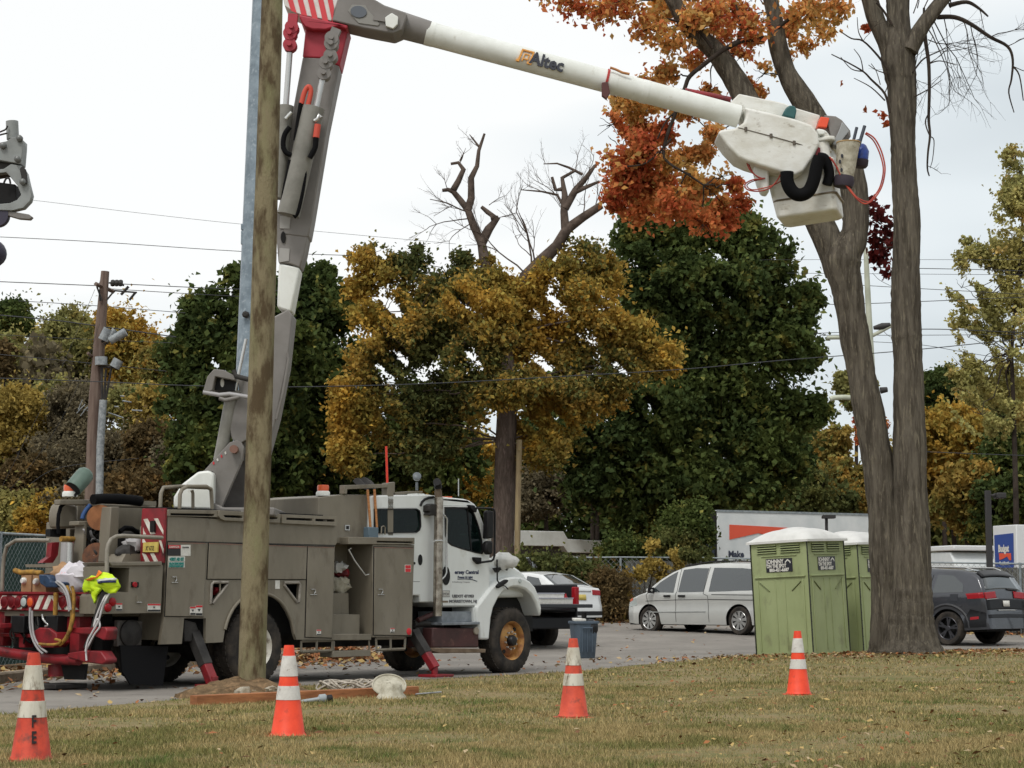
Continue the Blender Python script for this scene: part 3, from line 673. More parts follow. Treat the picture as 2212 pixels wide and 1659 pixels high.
plate('marker_housing', A_, [(1155, 982), (1218, 984), (1216, 1030), (1155, 1028)], -.015, 0, m_blk, tr=0)
disc_w('marker_lamp', A_, 1186, 1005, .035, -.016, m_rlens)
plate('latch', A_, [(1200, 1100), (1255, 1100), (1255, 1155), (1198, 1155)], -.012, 0, m_bod, tr=0)
tb('latch_handle', A_, [(1205, 1160), (1250, 1162)], -.02, .007, m_sil)
# stickers
def sticker(sh, x0, y0, x1, y1, m, w=-.0, off=.004, par=truck, name='sticker'):
    return plate(name, sh, [(x0, y0), (x1, y0), (x1, y1), (x0, y1)], w - off, w - off + .003, m, par, tr=w)
def stext(sh, x, y, s, hpx, m, w=0, sx=1, par=truck, slope=0, off=0, x1=None):
    """lettering on a plane facing the camera side; x,y = lower left"""
    a = pt3(sh, x, y, w); b = pt3(sh, x, y - hpx, w); c_ = pt3(sh, x + 100, y + slope * 100, w)
    ft = (pt3(sh, x1, y, w) - a).length if x1 else None
    return obj('lettering', text_mb(s, (b - a).length / .72, a, (c_ - a), (b - a), .002, sx=sx, off=off, fit=ft), m, par)
DW = -.018
sticker(A_, 1478, 655, 1592, 748, m_lblk, DW, .003); sticker(A_, 1482, 657, 1590, 686, m_lred, DW, .006); sticker(A_, 1592, 655, 1678, 752, m_label, DW, .003)
stext(A_, 1492, 682, 'DANGER', 20, m_label, DW - .008, 1.0, x1=1582)
stext(A_, 1606, 684, 'CAUTION', 14, m_lblk, DW - .006, .8, x1=1664)
sticker(A_, 1484, 756, 1630, 802, m_label, DW, .003); sticker(A_, 1484, 806, 1628, 854, m_label, DW, .003)
stext(A_, 1494, 794, '+FIRST AID KIT', 28, m_lteal, DW - .006, .60, x1=1622, off=.003); stext(A_, 1492, 828, 'BLOODBORNE', 18, m_lteal, DW - .006, 1.0, x1=1620, off=.003); stext(A_, 1490, 850, 'PATHOGEN KIT', 16, m_lteal, DW - .006, 1.0, x1=1620, off=.003)
for sh, x0, y0, x1, y1 in ((A_, 1673, 1200, 1722, 1272), (A_, 1724, 1188, 1782, 1278), (A_, 1300, 1174, 1412, 1242), (A_, 1020, 1168, 1076, 1236), (B_, 1406, 1402, 1446, 1450), (B_, 2056, 1388, 2094, 1428), (B_, 1043, 968, 1082, 1042)):
    wz = DW if x0 > 1600 and sh is A_ or sh is B_ and x0 != 1043 else 0
    sticker(sh, x0, y0, x1, y1, m_label, wz, .003)
    if x0 != 1043:
        sticker(sh, x0 + 1, y0 + 1, x1 - 1, y0 + (y1 - y0) * .2, m_lred, wz, .006)
        cx = (x0 + x1) / 2; s_ = (y1 - y0)
        plate('sticker', sh, [(cx - s_ * .16, y0 + s_ * .35), (cx + s_ * .16, y0 + s_ * .35), (cx, y0 + s_ * .62)], wz - .006, wz - .003, m_lblk, tr=wz)
        sticker(sh, x0 + 2, y0 + s_ * .76, x1 - 2, y1 - 2, m_lblk, wz, .006)
sticker(C_, 526, 830, 580, 896, m_label, DW, .003); sticker(C_, 530, 834, 576, 862, m_lred, DW, .006); sticker(C_, 530, 866, 576, 893, m_lred, DW, .006)
disc_w('reflector', C_, 562, 1418, .05, DW, m_lred, d=.008)
# --- tail bumper (rear face)
UR = -2.56
def rplate(name, sh, pts, u0, u1, m, bevel=0, tr=None, par=truck):
    q = [pu(sh, x, y, u0 if tr is None else tr) for x, y in pts]; mb = MB(); mb.prism([(v.y, v.z) for v in q], u0, u1, 'x'); return obj(name, mb, m, par, bevel=bevel)
def rtube(name, sh, pts, u, r, m, n=8, sm=0, par=truck):
    q = [pu(sh, p[0], p[1], p[2] if len(p) > 2 else u) for p in pts]; q = spl(q, sm) if sm else q
    mb = MB(); mb.tube(q, r, n); return obj(name, mb, m, par, smooth=50)
bp_ = rplate('tail_bumper', A_, [(-60, 1076), (905, 1085), (925, 1250), (-60, 1228)], UR, UR + .12, m_red, bevel=.008)
rplate('bumper_ledge', A_, [(-60, 1066), (905, 1072), (905, 1090), (-60, 1084)], UR - .03, UR + .4, m_red)
for x in (-30, 60, 150, 300, 375, 450, 520, 600, 680, 760, 840):
    rplate('chevron_stripe', A_, [(x, 1222), (x + 40, 1222), (x + 92, 1100), (x + 52, 1100)] if x < 440 else [(x + 52, 1226), (x + 92, 1226), (x + 40, 1104), (x, 1104)], UR - .004, UR, m_wred, tr=UR)
for x, m in ((45, m_rlens2), (108, m_rlens2), (165, m_rlens2), (220, m_wlens), (277, m_amb), (560, m_rlens2), (625, m_rlens2), (690, m_rlens2), (745, m_wlens), (800, m_rlens2)):
    p = pu(A_, x, 1158, UR - .006); mb = MB(); mb.lathe([(.074, 0), (.074, .02), (.060, .022)], p, (-1, 0, 0), 24); f_ = obj('lamp_ring', mb, m_red if x not in (220, 745) else m_dgr, truck, smooth=40)
    mb = MB(); mb.lathe([(.058, .005), (.056, .026), (.03, .034), (0, .036)], p, (-1, 0, 0), 24); obj('lens', mb, m, f_, smooth=60)
for x, y in ((990, 1158), (950, 1208)):
    p = pt3(A_, x, y, -.004); mb = MB(); mb.lathe([(.055, 0), (.05, .015), (.03, .022), (0, .024)], p, (0, -1, 0), 20); obj('side_marker', mb, m_rlens, truck, smooth=60)
# lower hitch frame
mb = MB()
def rbox(pts, u0, u1): q = [pu(O_, x, y, u0) for x, y in pts]; mb.prism([(v.y, v.z) for v in q], u0, u1, 'x')
rbox([(-20, 690), (70, 700), (30, 1160), (-20, 1160)], UR + .05, UR + .2); rbox([(255, 720), (330, 720), (320, 1180), (245, 1180)], UR + .05, UR + .2)
rbox([(820, 740), (1050, 740), (1040, 1290), (915, 1285), (920, 1000), (820, 960)], UR + .1, UR + .3)
rbox([(440, 960), (520, 915), (640, 920), (740, 990), (760, 1120), (700, 1180), (500, 1180), (430, 1090)], UR - .10, UR + .1)
rbox([(0, 985), (430, 1000), (430, 1050), (0, 1030)], UR + .02, UR + .15)
obj('hitch_frame', mb, m_red, truck, bevel=.01)
rplate('step_pad', O_, [(-80, 862), (180, 855), (186, 925), (-80, 932)], UR - .22, UR, m_red, bevel=.015, tr=UR)
rplate('step_pad', O_, [(1012, 915), (1380, 905), (1480, 905), (1500, 950), (1475, 1075), (1440, 1078), (1300, 1010), (1012, 985)], UR - .10, UR + .08, m_red, bevel=.015, tr=UR)
mb = MB(); mb.tube(spl([pu(O_, -60, 1215, UR), pu(O_, 120, 1250, UR), pu(O_, 400, 1290, UR), pu(O_, 700, 1330, UR), pu(O_, 1050, 1345, UR)], 4), .066, 8); obj('under_run_bar', mb, m_red, truck, smooth=50)
rplate('step_pad', O_, [(955, 1250), (1180, 1215), (1400, 1225), (1470, 1330), (1465, 1370), (1410, 1400), (1180, 1370), (960, 1310)], UR - .08, UR + .10, m_red, bevel=.015, tr=UR)
for a, b in ((200, 370), (650, 812)):
    rplate('socket_box', O_, [(a, 755), (b, 760), (b - 10, 985), (a - 5, 975)], UR - .06, UR + .1, m_blk, bevel=.01, tr=UR)
rtube('air_hose', O_, [(400, 650), (395, 800), (405, 950), (440, 1080), (500, 1190), (570, 1260)], UR - .12, .016, m_gcab, sm=5)
rtube('air_hose', O_, [(425, 690), (430, 880), (455, 1040), (530, 1170), (620, 1240)], UR - .14, .014, m_gcab, sm=5)
rtube('yellow_strap', O_, [(880, 370), (920, 470), (945, 620), (955, 760), (930, 920), (870, 1060), (790, 1140)], UR - .12, .026, m_yel, sm=5)
rtube('yellow_strap', O_, [(950, 370), (975, 480), (975, 640), (960, 830), (925, 960)], UR - .15, .022, m_yel, sm=5)
rtube('yellow_strap', O_, [(740, 450), (735, 600), (730, 750)], UR - .07, .03, m_yel)
rtube('yellow_hook', O_, [(520, 1130), (640, 1140), (760, 1130), (800, 1090), (730, 1070)], UR - .16, .018, m_yel, sm=4)
rtube('grey_cable', O_, [(760, 300), (840, 360), (890, 450), (920, 560), (935, 680)], UR - .17, .017, m_gcab, sm=5)
rtube('grey_cable', O_, [(740, 310), (815, 380), (870, 470), (900, 590), (915, 700)], UR - .16, .014, m_gcab, sm=5)
rtube('safety_chain', O_, [(560, 740), (570, 800), (600, 840), (640, 880), (600, 900)], UR - .05, .016, m_sil, sm=4)
rtube('white_cable', O_, [(1440, 440, -2.45), (1380, 520), (1320, 650), (1270, 780), (1240, 900), (1290, 800), (1320, 900), (1250, 1000), (1180, 1130), (1140, 1220), (1145, 1350)], UR - .12, .012, mat('white_rubber', (206, 204, 204), r=.5), sm=5)
rtube('white_cable', O_, [(1460, 440, -2.45), (1410, 520), (1350, 660), (1300, 830), (1230, 960), (1160, 1090), (1130, 1230)], UR - .14, .012, MATS['white_rubber'], sm=5)
rtube('tail_post', O_, [(1420, 330, -2.4), (1380, 470), (1300, 720), (1230, 980), (1150, 1180)], UR - .05, .05, m_dgr, n=6)
rplate('valve_block', O_, [(625, 215), (735, 215), (780, 270), (780, 300), (950, 315), (955, 350), (870, 385), (720, 385), (640, 330)], UR - .14, UR - .02, mat('navy_tool', (38, 62, 92), (22, 36, 54), s=8, r=.5), bevel=.02, tr=UR)
# pads and plates under the tail
plate('mount_plate', O_, [(1560, 815), (1888, 825), (1872, 1150), (1545, 1165)], .25, .32, mat('dirty_steel', (92, 88, 84), (72, 66, 60), s=9, r=.7, b=.3), tr=.25, bevel=.01)
disc_w('swivel', O_, 1720, 990, .17, .245, m_dgr, d=.05)
mf = pl(VW, [(260, 1394), (364, 1396), (352, 1481), (282, 1478), (264, 1450)], .2)
mb = MB(); mb.prism([(p[0], max(.03, p[1])) for p in mf], .2, .23, 'y'); obj('mud_flap', mb, mat('mud_flap_rubber', (22, 22, 24), r=.8, spec=.2), truck)
# --- outriggers
def outrigger(sh, p_top, p_bot, w0, wfoot, wd, foot=True):
    t = bpy.data.objects.new('outrigger', None); COL.objects.link(t); t.parent = truck
    a = pt3(sh, *p_top, w0); b = pt3(sh, *p_bot, wfoot); d = (b - a); s_ = Vector((0, 1, 0)); q = d.cross(s_).normalized() * wd; s2 = q.cross(d).normalized() * .13
    mb = MB(); mb.obox(a + d * .29, d * .62, s2, q); obj('outer_leg', mb, m_dgr, t, bevel=.008)
    mb = MB(); mb.obox(a + d * .76, d * .50, s2 * .86, q * .9); obj('inner_leg', mb, m_red, t, bevel=.008)
    if foot:
        mb = MB(); mb.box(b.x - .2, b.x + .2, b.y - .2, b.y + .15, .02, .06); mb.cyl((b.x, b.y, .05), (b.x, b.y, .16), .05); obj('foot', mb, m_red, t, bevel=.008)
    return t
plate('outrigger_housing', D_, [(245, 205), (345, 235), (378, 330), (375, 400), (245, 400), (240, 300)], .06, .3, m_dgr, bevel=.01)
outrigger(D_, (320, 330), (505, 800), .12, -.25, .145)
outrigger(N_, (-300, 560), (-70, 1330), .1, -.25, .13) if False else outrigger(C_, (600, 1420), (790, 1740), .12, -.22, .14)
rtube('rear_spade', O_, [(760, 1400, UR + .2), (760, 1560, UR + .2)], UR, .12, m_red)
rplate('mud_flap', O_, [(805, 1395), (1135, 1395), (1110, 1605), (850, 1600)], UR + .1, UR + .14, m_blk)
mb = MB(); q = pu(O_, 740, 1600, UR + .1); mb.box(q.x - .2, q.x + .3, q.y - .25, q.y + .2, .02, .08); obj('outrigger_pad', mb, m_dgr, truck, bevel=.01)
# wooden cribbing pads under feet
m_pad = mat('pad_grey', (156, 154, 150), (120, 116, 110), s=9, r=.8)
for sh, x, y in ((C_, 790, 1745), (D_, 505, 810)):
    q = pt3(sh, x, y, -.25); mb = MB(); mb.box(q.x - .32, q.x + .32, q.y - .3, q.y + .3, .0, .02); obj('outrigger_pad', mb, m_pad, truck)
# --- cab
CWn = .10; CWf = 2.33
WF = [(716, 392), (955, 396), (1000, 415), (1030, 470), (1075, 600), (1105, 730), (1118, 850), (1105, 878), (1040, 868), (890, 826), (790, 792), (752, 762), (722, 690)]
WR = [(-20, 408), (420, 408), (448, 425), (458, 470), (462, 590), (448, 630), (415, 655), (-20, 662)]
cabo = [(-80, 300), (-60, 268), (60, 260), (540, 252), (700, 276), (930, 300), (990, 318), (1040, 352), (1078, 410), (1130, 548), (1170, 668), (1200, 895), (1196, 1262), (1062, 1442), (690, 1444), (600, 1396), (457, 1394), (457, 1320), (-80, 1318)]
mb = MB(); q = pl(R_, cabo, CWn); qh = [pl(R_, WF, CWn), pl(R_, WR, CWn)]
mb.prism(q, CWn, CWn + .06, 'y', qh); mb.prism(q, CWf - .06, CWf, 'y', qh)
n = len(q)
for i in range(n):      # skin around the outline
    a, b = q[i], q[(i + 1) % n]
    if i in (9,): continue      # windshield opening
    s_ = .012
    V = [(a[0], CWn + .02, a[1]), (b[0], CWn + .02, b[1]), (b[0], CWf - .02, b[1]), (a[0], CWf - .02, a[1])]
    mb.add(V, [(0, 1, 2, 3)])
obj('cab', mb, m_cab, truck, smooth=30, bevel=.02)
a, b = q[9], q[10]
mb = MB(); mb.prism([(a[0], a[1]), (b[0], b[1]), (b[0] - .015, b[1] - .0), (a[0] - .015, a[1])], CWn + .07, CWf - .07, 'y'); obj('windshield', mb, m_glass, truck)
def ring_out(pts, k): 
    cx = sum(p[0] for p in pts) / len(pts); cy = sum(p[1] for p in pts) / len(pts); return [(cx + (p[0] - cx) * k, cy + (p[1] - cy) * k) for p in pts]
# door with gasket, glass
dr = [(700, 372), (965, 378), (1022, 402), (1052, 462), (1098, 590), (1146, 760), (1184, 880), (1190, 1245), (1058, 1428), (694, 1430)]
dd = plate('cab_door', R_, dr, CWn - .014, CWn, m_cab, holes=[WF], bevel=.004, tr=CWn)
plate('door_seam', R_, ring_out(dr, 1.008), CWn - .003, CWn, m_void, dd, holes=[ring_out(dr, .985)], tr=CWn)
for nm, wv, par in (('side_window', WF, dd), ('rear_side_window', WR, truck)):
    plate('window_gasket', R_, ring_out(wv, 1.03), CWn - .018, CWn + .0, m_blk, par, holes=[ring_out(wv, .955)], tr=CWn)
    plate(nm, R_, ring_out(wv, .98), CWn + .006, CWn + .012, m_glass, par, tr=CWn)
    plate(nm, R_, ring_out(wv, .999), CWf - .03, CWf - .02, m_glass, par, tr=CWn)
plate('vent_divider', R_, [(955, 398), (968, 398), (1014, 865), (1000, 865)], CWn - .002, CWn + .02, m_blk, dd, tr=CWn)
plate('rear_panel_seam', R_, [(457, 1172), (380, 1172), (380, 1176), (457, 1176)], CWn - .003, CWn, m_void, tr=CWn)
# interior
mb = MB(); u1_, z1_ = TR.on_w(R_(760, 760), .6); mb.box(u1_ - .1, u1_ + .35, .35, .85, z1_ - .5, z1_ - .1); mb.box(u1_ - .15, u1_ + .0, .35, .85, z1_ - .1, z1_ + .35); mb.box(u1_ - .1, u1_ + .35, 1.4, 1.95, z1_ - .5, z1_ - .1); mb.box(u1_ - .15, u1_ + .0, 1.45, 1.9, z1_ - .1, z1_ + .4)
obj('seats', mb, m_blk, truck, bevel=.05)
uW = TR.on_w(R_(1165, 668), CWn)[0]; mb = MB(); mb.box(uW - .55, uW - .12, .2, 2.2, z1_ - .5, z1_ - .08); obj('dashboard', mb, m_blk, truck, bevel=.04)
c_ = Vector((uW - .68, 1.6, z1_ + .05)); mb = MB(); mb.tube([c_ + Vector((.1 * math.cos(k * .393), .22 * math.sin(k * .393), .2 * math.cos(k * .393))) for k in range(17)], .016, 6); obj('steering_wheel', mb, m_blk, truck, smooth=60)
# roof details, door handles
tb('roof_seam', R_, [(465, 372), (480, 335), (510, 305), (560, 285), (605, 280)], CWn - .008, .02, m_blk)
plate('roof_marker', R_, [(540, 236), (612, 238), (618, 256), (540, 254)], .3, .5, m_wht, tr=CWn)
plate('roof_marker', R_, [(858, 268), (905, 268), (908, 292), (856, 290)], .3, .5, m_amb, tr=CWn)
tb('antenna', R_, [(868, 270), (868, 85)], .6, .008, m_sil)
def oval(name, sh, cx, cy, rx, ry, w, m, par=truck, th=.012, rot=0):
    return plate(name, sh, [(cx + rx * math.cos(k * math.pi / 8) + rot * ry * math.sin(k * math.pi / 8), cy + ry * math.sin(k * math.pi / 8)) for k in range(16)], w - th, w, m, par, tr=w, bevel=.003)
oval('door_handle', R_, 732, 1112, 42, 100, CWn - .014, m_blk, dd); oval('rear_door_handle', R_, 460, 944, 22, 58, CWn, m_blk)
oval('rear_latch', R_, 398, 980, 10, 14, CWn, m_blk)
tb('grab_handle', R_, [(706, 470), (722, 476), (746, 510), (742, 700), (740, 1080), (722, 1120), (692, 1150)], CWn - .06, .014, m_sil)
# door lettering
m_navy = mat('navy_lettering', (44, 50, 78), r=.5); m_gry = mat('grey_lettering', (84, 84, 88), r=.5); m_lt = mat('faint_lettering', (158, 158, 160), r=.5)
lw = CWn - .016
stext(R_, 828, 1092, 'ersey Central', 40, m_navy, lw, .78, dd, x1=1080, off=.003); stext(R_, 860, 1138, 'Power & Light', 24, m_navy, lw, .78, dd, x1=1018, off=.002)
stext(R_, 800, 1184, 'A FirstEnergy Company', 15, m_lt, lw, 1.0, dd, x1=988)
tb('swoosh', R_, [(858, 1148), (940, 1146), (1010, 1152), (1064, 1170)], lw, .006, m_navy, dd)
stext(R_, 800, 1342, 'USDOT 471953', 30, m_gry, lw, .84, dd, x1=1030, off=.003); stext(R_, 768, 1396, 'MORRISTOWN, NJ', 30, m_gry, lw, .80, dd, x1=1060, off=.002)
sticker(R_, 694, 1376, 756, 1396, mat('tan_strip', (120, 106, 88), r=.6), lw, .003, dd)
sticker(R_, 694, 1268, 774, 1338, mat('plate_grey', (128, 126, 124), r=.6), lw, .003, dd); sticker(R_, 700, 1276, 768, 1330, m_label, lw, .005, dd); stext(R_, 703, 1322, '0930', 34, m_gry, lw - .006, .55, dd, x1=765)
# hood and fender
hood = [(1196, 900), (1232, 910), (1290, 938), (1330, 962), (1400, 968), (1480, 1000), (1545, 1045), (1600, 1095), (1635, 1160), (1640, 1230), (1700, 1300), (1600, 1340), (1210, 1350), (1196, 1262)]
plate('hood', R_, hood, .20, 2.2, m_cab, bevel=.09, tr=.14, smooth=40)
fen = [(1062, 1442), (1196, 1262), (1240, 1215), (1300, 1165), (1380, 1135), (1470, 1122), (1550, 1130), (1620, 1165), (1680, 1230), (1722, 1330), (1748, 1445), (1744, 1545), (1722, 1500), (1690, 1400), (1640, 1310), (1580, 1258), (1500, 1230), (1430, 1235), (1350, 1275), (1290, 1350), (1240, 1450), (1215, 1560), (1195, 1790), (1100, 1788), (1062, 1500)]
fen = [(x, y) for x, y in fen]
plate('fender', R_, fen, .03, .42, m_cab, bevel=.035, smooth=40)
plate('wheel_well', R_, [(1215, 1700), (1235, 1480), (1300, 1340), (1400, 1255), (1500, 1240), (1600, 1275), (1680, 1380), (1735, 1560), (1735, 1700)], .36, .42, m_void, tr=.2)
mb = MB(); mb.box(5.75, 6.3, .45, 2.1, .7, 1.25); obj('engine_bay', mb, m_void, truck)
mb = MB(); mb.box(6.10, 6.25, .5, 2.3, .5, .78); obj('front_bumper', mb, m_dgr, truck, bevel=.03)
disc_w('fender_lamp', R_, 1516, 1167, .035, .026, m_wlens, d=.015)
plate('fender_mirror', R_, [(1268, 1225), (1290, 1195), (1360, 1150), (1382, 1156), (1378, 1180), (1320, 1225), (1280, 1246)], -.03, .03, m_blk, bevel=.012, tr=0)
tb('mirror_arm', R_, [(1275, 940), (1278, 1160), (1300, 1195)], .0, .012, m_blk); tb('mirror_arm', R_, [(1325, 1205), (1365, 1225), (1392, 1255)], .0, .008, m_blk)
plate('hood_strap', R_, [(1228, 1030), (1320, 1020), (1390, 1018), (1380, 1058), (1330, 1040), (1300, 1060), (1285, 1080), (1255, 1078)], .12, .14, m_blk, bevel=.004, tr=.13)
# side mirrors
tb('mirror_frame', R_, [(1060, 395), (1215, 400), (1240, 410), (1250, 440), (1248, 900), (1236, 940), (1215, 956), (1100, 972)], CWn - .12, .017, m_blk)
plate('mirror_base', R_, [(990, 362), (1040, 368), (1068, 410), (1060, 442), (1035, 436), (1000, 400)], CWn - .07, CWn, m_blk, bevel=.01)
plate('mirror_base', R_, [(1038, 915), (1115, 920), (1112, 985), (1085, 990), (1045, 950)], CWn - .07, CWn, m_blk, bevel=.01)
plate('mirror', R_, [(1182, 430), (1200, 418), (1242, 430), (1240, 715), (1172, 722)], CWn - .16, CWn - .06, m_blk, bevel=.02)
plate('mirror', R_, [(1178, 745), (1238, 742), (1236, 880), (1190, 892), (1166, 850), (1166, 790)], CWn - .16, CWn - .06, m_blk, bevel=.03)
# exhaust stack
mb = MB(); mb.tube([pt3(R_, 660, 282, -.02), pt3(R_, 644, 1540, -.02)], .068, 20); stk = obj('exhaust_stack', mb, m_chr, truck, smooth=60)
mb = MB()
mb.tube([pt3(R_, 655, 284, -.02), pt3(R_, 652, 210, -.02)], .055, 16); mb.tube([pt3(R_, 652, 210, -.02), pt3(R_, 650, 165, -.03)], .045, 16); obj('stack_pipe', mb, mat('rusty_pipe', (112, 98, 82), (84, 64, 48), s=9, r=.6, m=.3), stk, smooth=60)
mb = MB(); mb.tube(spl([pt3(R_, 652, 190, -.03), pt3(R_, 648, 145, -.04), pt3(R_, 640, 118, -.09)], 4), .058, 16); obj('stack_tip', mb, m_blk, stk, smooth=60)
plate('stack_bracket', R_, [(545, 370), (580, 350), (620, 355), (620, 475), (545, 470), (560, 440), (545, 430)], -.02, CWn, m_dgr, bevel=.01, tr=0)
tb('stack_clamp', R_, [(612, 745), (690, 742)], -.095, .02, m_sil, stk)
# step, tank, rails below the cab
plate('cab_step', R_, [(690, 1490), (1030, 1490), (1030, 1600), (690, 1610)], .12, .6, mat('step_grey', (138, 144, 150), (112, 118, 124), s=6, r=.5), bevel=.01)
plate('cab_step', R_, [(690, 1608), (1095, 1600), (1095, 1628), (690, 1636)], .0, .6, MATS['step_grey'], bevel=.006)
plate('step_side', R_, [(1010, 1450), (1060, 1448), (1056, 1610), (1018, 1600)], .08, .5, m_cab, tr=.1)
mt_ = mat('rust_brown_tank', (74, 40, 38), (58, 34, 32), s=3, r=.6, c3=(104, 70, 60), s3=8, lo3=.6, hi3=.75)
plate('tool_tank', C_, [(775, 1385), (1178, 1388), (1178, 1560), (765, 1562)], .05, .55, mt_, bevel=.02)
plate('step_rail', C_, [(770, 1562), (1242, 1572), (1238, 1606), (830, 1610), (770, 1590)], .02, .4, mat('rail_tan', (122, 104, 84), (98, 80, 62), s=6, r=.7), bevel=.01)
disc_w('tank_cap', C_, 1150, 1412, .06, .05, mat('cap_grey', (150, 140, 126), r=.6), d=.03)
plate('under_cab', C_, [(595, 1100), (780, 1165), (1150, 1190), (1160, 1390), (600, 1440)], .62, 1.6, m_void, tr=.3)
tb('drive_linkage', C_, [(640, 1320), (700, 1295), (780, 1260)], .2, .04, mt_); tb('drive_linkage', C_, [(600, 1350), (700, 1345), (850, 1380)], .25, .05, m_dgr)
plate('air_dryer', C_, [(610, 1370), (840, 1350), (850, 1400), (760, 1440), (680, 1450)], .25, .6, m_dgr, bevel=.02)
# white bag over the hood mirror (top-level, rests on truck)
q = pt3(R_, 1345, 962, .15); mb = MB(); mb.ball((0, 0, 0), .150, 9, (1.35, .9, .85), .45, 5); o = obj('plastic_bag', mb, mat('white_plastic', (206, 206, 202), (188, 188, 184), s=6, r=.45), smooth=60, loc=TR.o + Vector((q.x * TR.c - q.y * TR.s, q.x * TR.s + q.y * TR.c, q.z))); tag(o, 'white plastic bag tied over the mirror on the truck hood', 'plastic bag')
# --- rack, beacon, tools on the tall cabinet
plate('rack_post', C_, [(375, 110), (440, 100), (440, 185), (428, 195), (425, 575), (378, 575)], .10, .22, m_bod, bevel=.006)
plate('rack_beam', C_, [(-5, 128), (375, 118), (375, 150), (20, 165), (18, 205), (-5, 205)], .10, .20, m_bod, bevel=.006)
plate('rack_beam', C_, [(440, 192), (600, 180), (685, 182), (685, 195), (440, 216)], .14, .24, m_bod, bevel=.006)
sp = pt3(C_, 632, 175, .2); mb = MB(); mb.cyl(sp, sp + Vector((0, 0, .12)), .02); mb.lathe([(.02, -.06), (.055, -.03), (.065, .03), (.055, .04)], sp + Vector((0, 0, .2)), (-.5, -.5, .3), 16); obj('spotlight', mb, mat('spot_grey', (112, 118, 122), r=.4, m=.3), truck, smooth=50)
def beacon(loc, par=truck):
    mb = MB(); mb.lathe([(.10, 0), (.10, .05), (.085, .07)], loc, (0, 0, 1), 20); b_ = obj('beacon', mb, m_wht, par, smooth=50)
    mb = MB(); mb.lathe([(.08, .065), (.085, .13), (.075, .155), (0, .16)], loc, (0, 0, 1), 20); obj('beacon_lens', mb, m_amb, b_, smooth=50)
beacon(pt3(B_, 1464, 224, .3))
tb('handrail', C_, [(318, 560), (322, 495), (340, 488), (352, 500), (352, 565)], .05, .01, m_bod)
mb = MB(); q = pt3(C_, 228, 548, .08); mb.box(q.x - .09, q.x + .12, .04, .16, q.z - .08, q.z + .08); obj('tool_holder', mb, mat('holder_blue_grey', (90, 108, 120), r=.6), truck, bevel=.01)
def wpt(v): return TR.o + Vector((v.x * TR.c - v.y * TR.s, v.x * TR.s + v.y * TR.c, v.z))
for (x0, y0, x1, y1, lb) in ((228, 560, 198, 168, 'long shovel with pale wooden handle standing upside down, left of the pair on the truck'), (284, 570, 258, 162, 'long shovel with reddish wooden handle standing upside down, right of the pair on the truck')):
    a = wpt(pt3(C_, x0, y0, .08)); b = wpt(pt3(C_, x1, y1, .08)); t = thing('shovel', lb, 'shovel', a, 0, 'shovels stood on the truck'); d = b - a
    mb = MB(); mb.tube([(0, 0, 0), d], .019, 8); obj('handle', mb, m_wood, t, smooth=60)
    mb = MB(); dv = d.normalized(); sd_ = Vector((TR.c, TR.s, 0)); pts = [(-.02, 0), (.02, 0), (.12, .05), (.13, .22), (.06, .30), (0, .32), (-.06, .30), (-.13, .22), (-.12, .05)]
    n_ = dv.cross(sd_).normalized(); V = [d + sd_ * p + dv * (q_ * .55) + n_ * (q_ * .5 + 2.2 * p * p) for p, q_ in pts]; V2 = [v + n_ * .012 for v in V]; k = len(V)
    mb.add(V + V2, [tuple(range(k)), tuple(k + i for i in reversed(range(k)))] + [(i, (i + 1) % k, k + (i + 1) % k, k + i) for i in range(k)]); obj('blade', mb, m_dgr, t)
a = pt3(C_, 372, 110, .18); b = pt3(C_, 362, -215, .18); mb = MB(); mb.tube([a, b], .017, 8); obj('marker_whip', mb, mat('whip_orange', (232, 66, 44), r=.5), truck, smooth=60)
# rags in the step well
for k, (x, y, r, m, lb) in enumerate([(1600, 850, .10, 'white_plastic', 'white hard hat shape in the step opening'), (1640, 905, .09, 'red_paint', 'red rag bundle in the step opening'), (1610, 1010, .14, 'canvas_white', 'pale crumpled rag pile low in the step opening of the truck')]):
    q = wpt(pt3(B_, x, y, .40)); mb = MB(); mb.ball((0, 0, 0), r, 7, (1.1, .7, .8), .6, k * 2.1); o = obj('rag_bundle', mb, MATS[m], smooth=50, loc=q); tag(o, lb, 'rag bundle', 'bundles in the step opening')
# --- hoops beside the turret
tb('turret_rail', A_, [(1412, 330), (1418, 200), (1440, 150), (1600, 140), (1830, 150), (1860, 170), (1872, 340)], .25, .026, m_bod)
tb('turret_rail', A_, [(1582, 335), (1586, 210), (1605, 165), (1650, 140), (1820, 140), (1862, 165)], .1, .026, m_bod); tb('turret_rail', A_, [(1700, 335), (1700, 200), (1690, 172)], .3, .022, m_bod)
# --- tail equipment between the packs
YB = 26.4
plate('far_cabinet', Q_, [(200, 560), (250, 530), (430, 575), (420, 890), (180, 890), (160, 780), (170, 640)], 1.5, 1.72, m_bod, bevel=.03, tr=1.5)
plate('far_cabinet', Q_, [(430, 575), (1400, 590), (1400, 900), (430, 900)], 1.62, 1.9, m_bod, tr=1.62)
plate('equipment_beam', Q_, [(180, 490), (600, 490), (660, 545), (1520, 580), (1520, 605), (640, 590), (600, 565), (180, 560)], 1.3, 1.42, m_bod, bevel=.01, tr=1.3)
plate('equipment_beam', Q_, [(1300, 505), (1520, 515), (1520, 575), (1300, 570)], 1.0, 1.2, m_bod, tr=1.0)
plate('support_post', Q_, [(890, 590), (1010, 590), (975, 1360), (840, 1360)], .75, .95, m_bod, bevel=.01)
plate('support_post', Q_, [(440, 790), (620, 790), (620, 850), (560, 860), (530, 1440), (490, 1440), (520, 850), (440, 850)], 1.1, 1.3, m_bod, bevel=.01)
